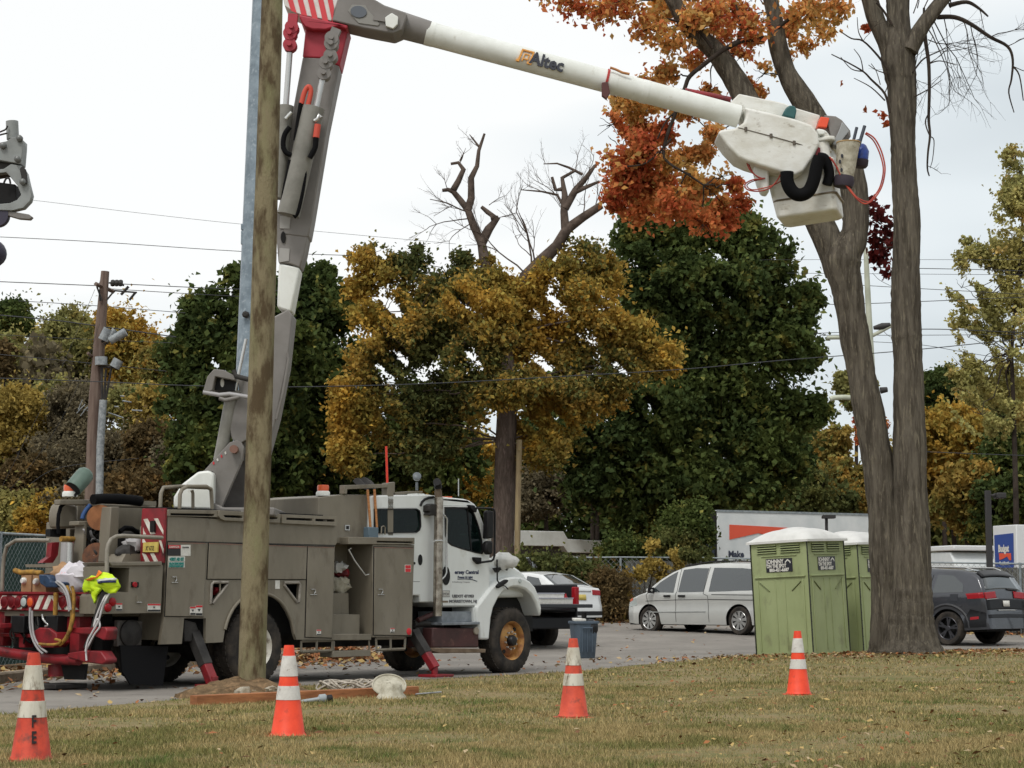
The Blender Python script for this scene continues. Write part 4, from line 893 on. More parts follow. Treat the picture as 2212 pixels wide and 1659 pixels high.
plate('tail_console', Q_, [(530, 860), (880, 900), (850, 1440), (510, 1440)], 1.6, 1.7, m_dgr, tr=1.5)
plate('tail_console', Q_, [(180, 895), (400, 890), (400, 1010), (180, 1000)], 1.7, 1.8, m_void, tr=1.5)
tb('black_conduit', Q_, [(640, 490), (760, 478), (1000, 480), (1200, 500), (1300, 515)], 1.0, .068, m_hose, n=14)
tb('yellow_handle', Q_, [(190, 1038), (530, 1042)], 1.3, .035, m_yel)
tb('tail_jack', Q_, [(270, 1090), (255, 1420)], 1.25, .07, m_gcab, n=12); tb('tail_jack', Q_, [(315, 1090), (305, 1420)], 1.2, .05, m_sil, n=12)
plate('jack_bracket', Q_, [(140, 1090), (240, 1080), (220, 1260), (150, 1370), (0, 1370), (60, 1320), (120, 1280)], 1.5, 1.6, m_red, tr=1.4)
plate('jack_bracket', Q_, [(385, 1080), (425, 1080), (405, 1380), (360, 1380)], 1.2, 1.35, m_red, tr=1.3)
tb('hydraulic_hose', Q_, [(250, 540), (190, 590), (160, 700), (150, 850), (165, 960)], 1.4, .025, m_hose)
tb('blue_strap', Q_, [(600, 570), (540, 640), (505, 700), (490, 760)], 1.15, .03, mat('blue_strap', (36, 70, 118), r=.7))
tb('hydraulic_hose', Q_, [(1010, 940), (1080, 880), (1180, 890), (1290, 960), (1340, 1010)], .8, .03, m_hose); tb('hydraulic_hose', Q_, [(1015, 960), (1080, 900), (1180, 910), (1280, 990)], .85, .022, m_dgr)
plate('hose_reel', Q_, [(1020, 950), (1180, 930), (1300, 980), (1330, 1240), (1100, 1250), (1010, 1150)], 1.0, 1.2, m_dgr, bevel=.03, tr=1.0)
q = pt3(Q_, 1200, 1140, .6); mb = MB(); mb.ball(q, .13, 8, (1.2, 1, .9), .5, 3); mb.tube([q, q + Vector((.18, -.05, -.05))], .05, 8); obj('winch_motor', mb, m_gcab, truck, smooth=50)
mb = MB(); mb.ball(q + Vector((-.1, 0, -.1)), .15, 8, (1.2, 1, .8), .4, 9); obj('winch_motor', mb, m_dgr, truck, smooth=50)
plate('winch_base', Q_, [(1100, 1245), (1320, 1245), (1320, 1355), (1040, 1355)], .45, .8, m_bod, tr=.45)
def reel(cx, cy, rpx, w, wd, m1, m2, name, par=truck):
    c_ = pt3(Q_, cx, cy, w); r = rpx / 4.366 * .6777 / 155; t = bpy.data.objects.new(name, None); COL.objects.link(t); t.parent = par; t.location = c_
    for k, (y0, y1) in enumerate(((0, .03), (wd, wd + .03))):
        mb = MB(); mb.lathe([(r, y0), (r, y1)], (0, 0, 0), (.75, .66, 0), 32); obj('flange', mb, m1, t, smooth=40)
    mb = MB(); mb.lathe([(r * .8, .03), (r * .8, wd)], (0, 0, 0), (.75, .66, 0), 28); obj('wound_cable', mb, m2, t, smooth=40)
reel(730, 740, 165, .95, .28, mat('reel_wood', (150, 98, 60), (120, 76, 46), s=5, r=.8), m_void, 'cable_reel')
reel(690, 1290, 185, .95, .3, mat('copper_brown', (116, 72, 44), (64, 44, 34), s=9, r=.6), m_hose, 'cable_reel')
beacon(pt3(Q_, 318, 450, 1.45))
_r = random.Random(17)
for k in range(14):
    x0 = _r.uniform(480, 860); y0 = _r.uniform(620, 1150); w_ = _r.uniform(1.0, 1.5); p_ = [(x0, y0, w_)]
    for j in range(4): p_.append((p_[-1][0] + _r.uniform(-70, 90), p_[-1][1] + _r.uniform(-20, 120), w_ + _r.uniform(-.1, .1)))
    mb = MB(); mb.tube(spl([pt3(Q_, *q_) for q_ in p_], 5), _r.uniform(.012, .022), 6); obj('hydraulic_hose', mb, [m_hose, m_dgr, m_gcab][k % 3], truck, smooth=60)
for k in range(8):
    x0 = _r.uniform(20, 640); mb = MB(); mb.tube(spl([pu(O_, x0, 700, UR + .12), pu(O_, x0 + _r.uniform(-40, 60), 860, UR + .02), pu(O_, x0 + _r.uniform(0, 120), 1000, UR - .02), pu(O_, x0 + _r.uniform(20, 180), 1120, UR + .05)], 5), .014, 6); obj('air_hose', mb, [m_hose, m_dgr][k % 2], truck, smooth=60)
mb = MB(); mb.box(UR + .35, UR + .5, .5, 2.3, .35, .95); obj('tail_dark_fill', mb, m_void, truck)  # added near-black box, stands in for the dark shade behind the hitch frame
g_ = pt3(Q_, 470, 215, 1.35); mb = MB(); ax = (pt3(Q_, 540, 130, 1.35) - pt3(Q_, 395, 300, 1.35)).normalized(); mb.lathe([(.115, -.17), (.12, .0), (.115, .11), (.085, .15), (0, .155)], g_, ax, 24)
fl = obj('green_hood', mb, mat('green_enamel', (92, 112, 100), (78, 98, 88), s=4, r=.45), truck, smooth=50)
mb = MB(); mb.lathe([(.105, -.172), (0, -.176)], g_, ax, 24); mb.tube([g_ - Vector((0, 0, .1)), pt3(Q_, 380, 440, 1.35)], .02, 6); obj('hood_opening', mb, m_void, fl)
# chevron board on the rear face of the near pack
UC = uL - .02
cb_ = rplate('chevron_board', Q_, [(1352, 615), (1672, 610), (1640, 1370), (1320, 1350), (1340, 740)], UC - .03, UC, m_red, tr=UC)
def rp2(x0, y0, x1, y1, x2, y2, x3, y3, m=m_wred, d=.006): rplate('chevron_stripe', Q_, [(x0, y0), (x1, y1), (x2, y2), (x3, y3)], UC - .03 - d, UC - .03, m, tr=UC - .03, par=cb_)
rp2(1345, 765, 1400, 755, 1510, 970, 1445, 975); rp2(1490, 755, 1545, 752, 1625, 930, 1620, 975); rp2(1340, 880, 1352, 930, 1380, 975, 1342, 975)
rp2(1325, 1235, 1375, 1250, 1430, 1355, 1368, 1352); rp2(1440, 1240, 1490, 1235, 1545, 1350, 1490, 1352); rp2(1330, 1040, 1350, 1040, 1380, 1090, 1330, 1090); rp2(1560, 1060, 1590, 1060, 1625, 1180, 1620, 1240)
rplate('lamp_bezel', Q_, [(1455, 790), (1515, 785), (1515, 940), (1455, 945)], UC - .06, UC - .03, m_blk, tr=UC - .03, par=cb_)
lp_ = rplate('licence_plate', Q_, [(1362, 1090), (1568, 1080), (1562, 1222), (1356, 1222)], UC - .06, UC - .04, mat('plate_yellow', (206, 184, 96), (190, 168, 84), s=12, r=.5), tr=UC - .03)
a = pu(Q_, 1372, 1200, UC - .062); b = pu(Q_, 1372, 1110, UC - .062); c_ = pu(Q_, 1500, 1198, UC - .062)
obj('lettering', text_mb('XY 673Z', (b - a).length, a, c_ - a, b - a, .002, sx=.52), mat('plate_black', (30, 26, 24), r=.5), lp_)
# --- turret
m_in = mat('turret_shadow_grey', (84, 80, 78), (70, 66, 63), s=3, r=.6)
slab('turret_cover', A_, [(1525, 330), (1530, 230), (1565, 175), (1600, 120), (1745, 8), (1830, 0), (1868, 10), (1882, 40), (1876, 345)], 25.9, .7, m_wht, bevel=.03, smooth=40)
slab('turret', E_, [(380, 1240), (455, 1205), (700, 935), (765, 915), (812, 935), (836, 985), (822, 1100), (610, 1590), (540, 1590), (540, 1215)], 26.1, .12, m_bod2, bevel=.008)
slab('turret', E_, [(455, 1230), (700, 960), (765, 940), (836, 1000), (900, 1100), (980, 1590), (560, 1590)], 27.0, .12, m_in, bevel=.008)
slab('turret_base', E_, [(520, 1500), (640, 1560), (1130, 1560), (1130, 1640), (520, 1640)], 26.0, 1.3, m_bod2, bevel=.02)
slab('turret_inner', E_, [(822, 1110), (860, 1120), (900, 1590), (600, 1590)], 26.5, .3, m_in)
q = Lp(E_, 748, 1005, 26.05); mb = MB(); mb.lathe([(.055, .1), (.055, -.02), (.035, -.03), (.02, -.06)], q, (TR.loc((0, -1, 0)) - TR.loc((0, 0, 0))), 20); obj('pivot_pin', mb, mat('rusty_pin', (122, 88, 74), r=.5), truck, smooth=40)
for k in range(4):
    x = 535 + 38 * k; y = 1130 - 33 * k; slab('warning_stripe', E_, [(x, y), (x + 14, y - 12), (x + 20, y + 12), (x + 8, y + 22)], 26.09, .005, m_lred if k % 2 == 0 else m_label)
# lift cylinder and rod
stube('lift_cylinder', E_, [(605, 1110), (728, 450)], 26.25, .088, mat('cylinder_grey', (128, 126, 118), (110, 108, 100), s=3, r=.45), n=20)
stube('lift_rod', E_, [(752, 440), (845, 0), (858, -60)], 26.1, .022, m_sil)
stube('cylinder_collar', E_, [(722, 500), (736, 430)], 26.2, .10, m_bod2, n=20)
# control box on the boom
slab('control_box', E_, [(442, 448), (486, 300), (548, 230), (640, 238), (745, 292), (752, 340), (560, 300), (536, 430), (500, 452)], 25.9, .5, m_bod2, bevel=.01)
slab('control_panel', E_, [(560, 282), (752, 310), (750, 440), (545, 430)], 26.05, .3, m_blk)
oq = [(628 + 18 * math.cos(k * .524), 362 + 42 * math.sin(k * .524)) for k in range(12)]; slab('gauge', E_, oq, 26.03, .02, m_label)
stube('box_bracket', E_, [(445, 452), (600, 480), (700, 470), (880, 500)], 25.92, .03, m_gcab); stube('box_bracket', E_, [(600, 510), (660, 530), (790, 500)], 25.92, .03, m_bod2)
stube('box_bracket', E_, [(740, 240), (760, 300), (880, 330)], 25.92, .035, m_dgr)
# lower boom
m_seam = m_dgr
slab('lower_boom', VW, [(552, 800), (560, 700), (622, 668), (632, 680), (620, 790), (598, 900), (575, 985), (552, 990), (528, 985), (500, 930), (505, 870)], 26.3, .5, m_bod2, bevel=.02)
slab('lower_boom', VW, [(556, 800), (512, 800), (520, 700), (590, 655), (622, 668)], 26.28, .5, m_bod2, bevel=.02) if False else None
slab('boom_knee', E_, [(770, 310), (900, 320), (960, 560), (960, 900), (860, 910), (780, 960), (720, 900), (700, 790), (755, 560), (790, 430)], 26.2, .35, m_bod2, bevel=.01)
slab('insulator_section', M_, [(505, 912), (520, 518), (705, 560), (632, 955), (560, 935)], 26.32, .42, m_wht, bevel=.03)
for yy in ((905, 935, 958, 925), (520, 548, 588, 560)):
    pass
slab('lower_boom_upper', M_, [(470, 518), (470, -900), (590, -1000), (828, 0), (748, 440), (708, 560)], 26.3, .45, m_bod2, bevel=.02) if False else None
slab('boom_upper_section', F_, [(628, 430), (862, 440), (866, 482), (906, 497), (810, 970), (700, 1640), (672, 1790), (632, 1790), (480, 1770), (460, 1659), (540, 900), (570, 740)], 26.3, .45, m_bod2, bevel=.02)
slab('boom_upper_section', M_, [(480, 60), (830, 0), (745, 440), (706, 562), (620, 530), (518, 520), (500, 300)], 26.31, .44, m_bod2, bevel=.02)
slab('inspection_plate', M_, [(530, 105), (625, 112), (615, 218), (530, 215)], 26.29, .02, mat('plate_light_grey', (160, 158, 154), r=.5)); slab('inspection_plate', M_, [(528, 388), (617, 395), (610, 500), (522, 515)], 26.295, .02, MATS['plate_light_grey'])
oq = [(560 + 22 * math.cos(k * .524), 293 + 52 * math.sin(k * .524)) for k in range(12)]; slab('boom_slot', M_, oq, 26.285, .02, m_void)
stube('hydraulic_line', M_, [(596, 1310), (608, 1370), (560, 1659), (500, 1900)], 26.25, .02, m_bod2)
slab('boom_red_section', F_, [(650, 205), (760, 190), (975, 205), (906, 499), (866, 484), (862, 442), (626, 432)], 26.29, .47, m_redb, bevel=.02)
slab('elbow_guard', F_, [(598, 108), (840, 160), (970, 190), (960, 222), (900, 195), (800, 225), (700, 222), (640, 200), (612, 160)], 26.15, .6, m_redb, bevel=.02)
# second and third cylinders with link chains
def cylset(sh, b0, b1, r0, rod, links, y, mr, ml):
    mb = MB(); mb.tube([Lp(sh, *b0, y), Lp(sh, *b1, y)], r0, 18); c_ = obj('boom_cylinder', mb, mr, truck, smooth=50)
    mb = MB(); mb.tube([Lp(sh, *rod[0], y), Lp(sh, *rod[1], y)], .042, 12); obj('piston_rod', mb, m_sil, c_, smooth=50)
    mb = MB(); L_n = len(links)
    for i in range(L_n - 1):
        a = Lp(sh, *links[i], y); b = Lp(sh, *links[i + 1], y); d = b - a; cr = TR.loc((0, 1, 0)) - TR.loc((0, 0, 0)); s_ = d.cross(cr).normalized()
        mb.obox((a + b) / 2, d * 1.0, s_ * .13, cr * (.10 + .014 * (i % 2)))
        for e_ in (a,): mb.lathe([(.095, -.07 - .009 * i), (.095, .07 + .009 * i)], e_, cr, 14); mb.lathe([(.035, -.13 - .004 * i), (.035, .13 + .004 * i)], e_, cr, 8)
    obj('link_chain', mb, ml, c_, smooth=40)
cylset(F_, (520, 1625), (712, 815), .155, ((728, 825), (778, 600)), [(790, 560), (805, 480), (840, 430), (845, 340), (850, 300), (885, 220)], 26.0, MATS['cylinder_grey'], m_bod2)
cylset(F_, (440, 1500), (505, 800), .10, ((500, 800), (530, 400)), [(533, 345), (535, 260), (548, 215), (556, 110)], 26.1, MATS['cylinder_grey'], m_redb)
stube('hose_bundle', F_, [(655, 800), (640, 900), (615, 980), (590, 1040)], 25.98, .035, m_hose, sm=4); stube('hose_bundle', F_, [(615, 780), (600, 880), (590, 960), (575, 1060)], 25.97, .035, m_hose, sm=4)
stube('orange_hose_sleeve', F_, [(618, 785), (640, 700), (670, 655), (690, 690), (668, 795)], 25.97, .035, mat('orange_sleeve', (196, 74, 54), r=.6), sm=4)
stube('orange_hose_sleeve', F_, [(742, 940), (728, 1040)], 25.85, .045, MATS['orange_sleeve']); stube('hose_bundle', F_, [(728, 1040), (722, 1110), (700, 1160), (680, 1192)], 25.85, .038, m_hose, sm=4)
stube('hose_bundle', F_, [(530, 960), (490, 1020), (480, 1100), (500, 1150), (545, 1172)], 25.95, .035, m_hose, sm=4)
stube('hose_bundle', F_, [(535, 1210), (520, 1300), (495, 1420), (468, 1580)], 25.95, .035, m_hose, sm=4); stube('hose_bundle', F_, [(650, 1260), (625, 1450), (590, 1600), (560, 1640)], 25.92, .03, m_hose, sm=4)
stube('hose_fitting', F_, [(715, 915), (740, 900), (752, 870), (765, 890)], 25.84, .03, m_sil); stube('hose_fitting', F_, [(500, 900), (525, 870), (545, 850)], 25.95, .03, m_sil)
# elbow with stripes (continues above the frame)
m_ew = mat('elbow_white', (220, 216, 212), (200, 196, 190), s=5, r=.45); m_er = mat('elbow_red', (206, 58, 66), r=.45)
elb = slab('elbow', F_, [(482, 0), (490, 42), (555, 85), (605, 108), (845, 158), (895, 0), (940, -160), (800, -300), (620, -320), (500, -200)], 26.2, .5, m_ew, bevel=.01)
for x in (530, 610, 690, 770, 845):
    ye = 70 + (x - 530) * .27
    slab('elbow_stripe', F_, [(x - 62, -160), (x - 22, -160), (x + 52 if x < 840 else x + 20, ye + 30 if x < 840 else 60), (x + 8, ye + (20 if x > 540 else 8))], 26.19, .008, m_er, parent=elb)
# upper boom: grey knuckle, tube, tip
slab('upper_boom_knuckle', F_, [(848, 155), (892, 0), (930, -90), (1080, -60), (1250, 40), (1400, 92), (1420, 110), (1380, 225), (1310, 255), (1100, 215)], 26.15, .5, m_bod2, bevel=.02)
slab('boom_plate', F_, [(1050, 175), (1195, 195), (1210, 180), (1170, 130), (1120, 75), (1100, 40), (1000, 35), (970, 80), (990, 110)], 26.135, .03, mat('plate_grey2', (134, 132, 126), r=.5), bevel=.004)
oq = [(1050 + 62 * math.cos(k * .3927) + 6 * math.sin(k * .3927), 88 + 46 * math.sin(k * .3927)) for k in range(16)]; slab('boom_slot', F_, oq, 26.12, .02, mat('slot_blue_grey', (88, 94, 102), r=.5), bevel=.004)
slab('white_bracket', F_, [(1250, 130), (1300, 97), (1348, 125), (1345, 180), (1310, 215), (1255, 195)], 26.08, .06, m_wht, bevel=.006)
slab('boom_plate', F_, [(1160, 150), (1260, 165), (1240, 115), (1170, 100)], 26.12, .03, m_bod2)
YU0, YU1 = 26.4, 26.9
def bt(name, sh, p0, p1, r0, r1, m, par=truck, n=40):
    def yy(p): x = sh(*p)[0]; return YU0 + (YU1 - YU0) * (x - 720) / 950
    mb = MB(); mb.tube([Lp(sh, *p0, yy(p0)), Lp(sh, *p1, yy(p1))], [r0, r1], n); return obj(name, mb, m, par, smooth=50)
bt('upper_boom_steel', VW, (800, 35), (926, 72), .205, .172, m_bod2)
ub = bt('upper_boom', VW, (920, 71), (1596, 252), .168, .160, m_wht)
bt('boom_collar', VW, (921, 71.2), (938, 75.6), .173, .173, m_wht, ub)
bt('boom_collar', VW, (1316, 177.3), (1332, 181.6), .168, .168, m_wht, ub); bt('boom_collar', VW, (1387, 196.4), (1400, 199.9), .168, .168, m_wht, ub)
bt('boom_strap', VW, (1307, 174.9), (1312, 176.2), .176, .176, mat('strap_red', (170, 52, 48), r=.7), ub)
slab('strap_ratchet', VW, [(1300, 178), (1313, 176), (1318, 200), (1310, 214), (1300, 206)], 26.5, .08, mat('ratchet', (84, 44, 42), r=.6), parent=ub, bevel=.008)
stube('boom_twig', VW, [(1318, 146), (1330, 150), (1345, 157), (1360, 160)], 26.55, .018, m_wood, parent=ub)
# boom lettering
def bvec(p): x = p[0]; yy = YU0 + (YU1 - YU0) * (x - 720) / 950 - .172; return TR.loc(P(p[0], p[1], yy))
ax0 = bvec((1143, 124 + 12)); ax1 = bvec((1203, 124 + 12 + 16.0)); upa = bvec((1143 + 5.5, 124 + 12 - 20))
rt_ = (ax1 - ax0).normalized(); up_ = (upa - ax0); up_ = (up_ - rt_ * up_.dot(rt_)).normalized()
obj('lettering', text_mb('Altec', .245, ax0, rt_ - up_ * 0, up_, .012, sx=.92, off=.008), mat('lettering_dark', (50, 52, 62), r=.5), ub)
l0 = bvec((1114, 131)); mlg = mat('logo_orange', (226, 160, 74), r=.5); mb = MB()
def lg(x0, y0, x1, y1):
    V = [l0 + rt_ * x + up_ * (y + 0) + (rt_ * (.0 + y * .15)) + (TR.loc((0, -1, 0)) - TR.loc((0, 0, 0))) * d for d in (-.03, .012) for x, y in ((x0, y0), (x1, y0), (x1, y1), (x0, y1))]
    mb.add(V, [(0, 1, 2, 3), (7, 6, 5, 4), (0, 4, 5, 1), (1, 5, 6, 2), (2, 6, 7, 3), (3, 7, 4, 0)])
for r_ in ((.02, .17, .20, .19), (.02, .03, .045, .17), (.178, .03, .20, .17), (0, .0, .045, .03), (.075, .05, .155, .065), (.075, .12, .155, .135), (.075, .065, .09, .12), (.14, .065, .155, .12), (.155, .0, .22, .03), (.075, .02, .09, .05)): lg(*r_)
obj('logo', mb, mlg, ub)
# boom tip
YT = 26.75
slab('tip_frame', H_, [(385, 230), (470, 145), (900, 235), (1010, 280), (1252, 352), (1220, 480), (1150, 560), (500, 420)], YT + .15, .3, m_wdirty, bevel=.02)
stube('red_hose', H_, [(-50, 118), (200, 165), (390, 205)], YT + .25, .04, m_red)
bulb = [(265, 515), (300, 492), (430, 478), (520, 420), (548, 330), (520, 275), (600, 290), (1000, 385), (1170, 445), (1235, 530), (1245, 630), (1185, 750), (1090, 895), (1010, 932), (880, 900), (560, 800), (460, 755), (350, 640)]
bh = slab('tip_cover', H_, bulb, YT - .22, .62, m_wdirty, bevel=.11, smooth=45)
for m_ in bh.modifiers: m_.segments = 5
mb = MB(); mb.tube([Lp(H_, 460, 472, YT - .222), Lp(H_, 800, 560, YT - .228), Lp(H_, 1040, 628, YT - .228), Lp(H_, 1130, 660, YT - .2)], .006, 6)
for x, y in ((535, 488), (778, 552), (1000, 620)): q = Lp(H_, x, y, YT - .23); mb.obox(q, (.03, 0, 0), (0, .03, 0), (0, 0, .06))
obj('cover_seam', mb, mat('seam_grey', (92, 84, 74), r=.6), bh)
slab('teal_cap', H_, [(885, 350), (920, 280), (960, 255), (1005, 262), (1026, 300), (1008, 388)], YT - .1, .25, mat('teal_plastic', (40, 88, 88), r=.4), bevel=.02)
slab('orange_block', H_, [(1255, 366), (1340, 378), (1315, 472), (1228, 462)], YT, .2, mat('orange_block', (230, 82, 48), r=.5), bevel=.01)
slab('tip_bracket', H_, [(1290, 352), (1400, 362), (1460, 400), (1540, 500), (1545, 560), (1420, 650), (1370, 640), (1340, 500)], YT + .05, .2, m_bod2, bevel=.01)
slab('tip_bracket', H_, [(1462, 415), (1530, 505), (1420, 645), (1370, 632), (1440, 480)], YT - .03, .05, mat('bracket_grey', (150, 152, 152), r=.45), bevel=.008)
slab('tip_block', H_, [(1225, 475), (1300, 490), (1345, 540), (1340, 650), (1380, 700), (1330, 720), (1260, 680), (1250, 560)], YT - .02, .2, m_wdirty, bevel=.03)
slab('tip_block', H_, [(1218, 480), (1290, 490), (1300, 540), (1235, 545)], YT - .12, .12, m_wht, bevel=.02)
slab('red_strap', H_, [(1230, 660), (1252, 670), (1248, 740), (1200, 735)], YT - .12, .05, m_red)
# bucket
bc = P(*H_(1155, 1335), 27.05); yaw = math.radians(-19); roll = math.radians(5)
bk_ = bpy.data.objects.new('bucket', None); COL.objects.link(bk_); bk_.parent = truck; bk_.location = TR.loc(bc); bk_.rotation_euler = (math.radians(-3), -roll, yaw - TR.th)
def bbox(w0, d0, z0, w1, d1, z1, c0=.06):
    def rr(w_, d_, z, c):
        return [(x * w_ / 2 + cx_ * c, y * d_ / 2 + cy_ * c, z) for x, y, cx_, cy_ in ((-1, -1, 0, 1), (-1, -1, 1, 0), (1, -1, -1, 0), (1, -1, 0, 1), (1, 1, 0, -1), (1, 1, -1, 0), (-1, 1, 1, 0), (-1, 1, 0, -1))]
    return rr(w0, d0, z0, c0), rr(w1, d1, z1, c0)
a, b = bbox(.86, .64, 0, .98, .72, 1.0); a2, b2 = bbox(.80, .58, -.03, .86, .64, 0); b = [(x - .09, y, z) for x, y, z in b]; c3, d3 = bbox(.84, .70, .24, .80, .66, .28)
mb = MB(); mb.rings([a2, a, b]); obj('bucket_shell', mb, m_wdirty, bk_, bevel=.02)
mb = MB(); r1_, r2_ = bbox(.91, .69, .21, .915, .695, .235); mb.rings([r1_, r2_]); obj('bucket_ledge', mb, mat('bucket_grime', (140, 128, 108), (90, 78, 62), s=6, r=.6), bk_, bevel=.008)
mb = MB(); r1_, r2_ = bbox(1.0, .76, .97, 1.0, .76, 1.03); mb.rings([r1_, r2_]); obj('bucket_rim', mb, m_wdirty, bk_, bevel=.015)
slab('bucket_step', H_, [(610, 822), (760, 840), (760, 1100), (700, 1090), (660, 1000)], YT - .05, .3, m_wht, bevel=.03)
slab('bucket_shield', H_, [(1255, 905), (1290, 920), (1345, 1100), (1385, 1110), (1395, 760), (1340, 740), (1260, 800)], YT - .1, .2, m_wdirty, bevel=.03)
stube('black_sleeve_hose', H_, [(930, 900), (935, 1000), (985, 1090), (1060, 1120), (1140, 1080), (1190, 970), (1215, 850), (1245, 760)], YT - .35, .092, m_hose, n=14, sm=6)
stube('black_sleeve_hose', H_, [(1230, 760), (1290, 770), (1325, 850), (1335, 930), (1315, 1020)], YT - .2, .07, m_hose, n=14, sm=6)
stube('orange_air_hose', H_, [(1690, 520), (1770, 575), (1830, 680), (1865, 800), (1872, 900), (1845, 1030), (1790, 1130), (1720, 1195), (1650, 1195), (1560, 1110), (1470, 980), (1400, 840), (1340, 755)], YT - .25, .011, m_ohose, sm=6)
stube('orange_air_hose', H_, [(1680, 530), (1755, 590), (1810, 690), (1848, 810), (1855, 910), (1825, 1040), (1770, 1130), (1710, 1185), (1600, 1140), (1500, 1010), (1420, 870), (1360, 770)], YT - .22, .010, m_ohose, sm=6)
stube('orange_air_hose', H_, [(545, 810), (575, 880), (640, 940), (690, 965), (600, 975), (530, 1015), (545, 1065), (640, 1085), (750, 1062), (830, 990), (880, 900)], YT - .1, .010, m_ohose, sm=6)
stube('orange_air_hose', H_, [(560, 815), (600, 900), (660, 955), (720, 960), (600, 990), (545, 1030), (600, 1070), (740, 1045), (850, 1000), (900, 960)], YT - .08, .008, m_ohose, sm=6)
# canvas tool pouch hanging on the bucket tip
tp = thing('tool_bucket', 'round white canvas tool bucket with black base hanging off the boom tip', 'tool bucket', P(*H_(1495, 985), 26.6), 0)
def tv(X, Y, y=26.6): return P(*H_(X, Y), y) - tp.location
ax = (tv(1520, 620) - tv(1480, 960)).normalized(); hh = (tv(1520, 620) - tv(1480, 960)).length
mb = MB(); mb.lathe([(.125, 0), (.14, hh * .3), (.155, hh * .8), (.165, hh), (.155, hh), (.15, hh * .9), (0, hh * .85)], tv(1480, 960), ax, 24, cap=False); obj('pouch', mb, m_canv, tp, smooth=50)
mb = MB(); mb.tube([tv(1480, 960) + ax * hh + Vector((math.cos(k * .3927) * .163, math.sin(k * .3927) * .163, 0)) for k in range(17)], .01, 6); obj('pouch_rim', mb, mat('tan_rim', (170, 140, 96), r=.7), tp, smooth=50)
mb = MB(); mb.lathe([(.0, -.14), (.13, -.13), (.15, -.05), (.13, .02)], tv(1480, 955), ax, 24); obj('pouch_base', mb, mat('pouch_dark', (52, 44, 54), r=.8), tp, smooth=50)
mb = MB()
for a, b, r in (((1602, 470), (1560, 640), .022), ((1678, 455), (1620, 650), .024), ((1600, 600), (1640, 590), .02)): mb.tube([tv(*a), tv(*b)], r, 8)
obj('tool_handles', mb, mat('tool_slate', (58, 64, 76), r=.5), tp, smooth=50)
mb = MB()
for x, y in ((1460, 745), (1440, 800), (1455, 880)): mb.ball(tv(x, y, 26.45), .022, 5, (.8, .3, 1.6))
obj('pouch_marks', mb, mat('mark_black', (30, 34, 44), r=.6), tp)
jg = thing('blue_jug', 'small blue plastic jug hanging behind the canvas tool bucket', 'jug', P(*H_(1650, 860), 26.8)); 
mb = MB(); q = P(*H_(1645, 730), 26.8) - jg.location; mb.lathe([(.08, -.17), (.10, -.12), (.105, .05), (.06, .13), (.03, .15)], q, (.1, 0, 1), 18); obj('jug_body', mb, mat('blue_plastic', (34, 66, 150), (26, 44, 104), s=6, r=.35), jg, smooth=50)
mb = MB(); mb.lathe([(.082, -.19), (.104, -.16), (.108, -.08)], q, (.1, 0, 1), 18); obj('jug_base', mb, MATS['pouch_dark'], jg, smooth=50)
# --- crane claw at the left edge (part of a second machine)
LY = 26.0
claw = thing('crane_claw', 'grey steel pole claw and cylinder of a second crane hanging in at the left edge', 'crane claw', P(-60, 600, LY))
def lslab(name, pts, y0, th, m, bevel=.008, sh=L_):
    V = []; n = len(pts)
    for dy in (0, th):
        for q in pts: p = sh(*q); v = P(p[0], p[1], y0); V.append(Vector((v.x, v.y + dy, v.z)) - claw.location)
    mb = MB(); mb.add(V, [tuple(range(n)), tuple(n + i for i in reversed(range(n)))] + [(i, (i + 1) % n, n + (i + 1) % n, n + i) for i in range(n)]); return obj(name, mb, m, claw, bevel=bevel)
m_cl = mat('claw_grey', (142, 146, 144), (126, 129, 127), s=3, r=.45)
lslab('claw_plate', [(-250, 330), (0, 265), (50, 255), (100, 222), (150, 215), (186, 246), (184, 300), (172, 442), (0, 410), (-250, 360)], LY, .25, m_cl)
lslab('claw_jaw', [(-150, 500), (30, 480), (90, 440), (180, 455), (215, 510), (235, 600), (258, 690), (245, 740), (190, 798), (100, 820), (0, 816), (-120, 790), (-100, 750), (0, 765), (80, 758), (138, 733), (172, 690), (140, 615), (95, 560), (50, 508), (0, 515), (-140, 540)], LY + .02, .14, m_cl)
lslab('jaw_lug', [(180, 455), (205, 480), (215, 520), (212, 600), (178, 575), (160, 480)], LY - .04, .06, m_dgr)
lslab('claw_lever', [(40, 815), (120, 830), (235, 850), (262, 870), (240, 892), (150, 885), (70, 862), (-60, 880), (-60, 820)], LY + .05, .1, m_bod2)
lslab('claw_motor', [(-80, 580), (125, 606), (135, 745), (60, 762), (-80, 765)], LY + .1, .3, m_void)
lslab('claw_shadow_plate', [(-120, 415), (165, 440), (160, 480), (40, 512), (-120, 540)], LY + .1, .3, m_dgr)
def lv(X, Y, y=LY): return P(*L_(X, Y), y) - claw.location
mb = MB(); mb.tube([lv(105, 240, LY + .12), lv(98, 95, LY + .12)], .085, 16); obj('claw_cylinder', mb, m_cl, claw, smooth=50)
for x, y in ((28, 295), (163, 236), (147, 405), (190, 590)): mb = MB(); mb.lathe([(.045, 0), (.045, .05), (.02, .07)], lv(x, y, LY), (0, -1, 0), 12); obj('claw_bolt', mb, mat('bolt_grey', (104, 106, 104), r=.4, m=.3), claw, smooth=40)

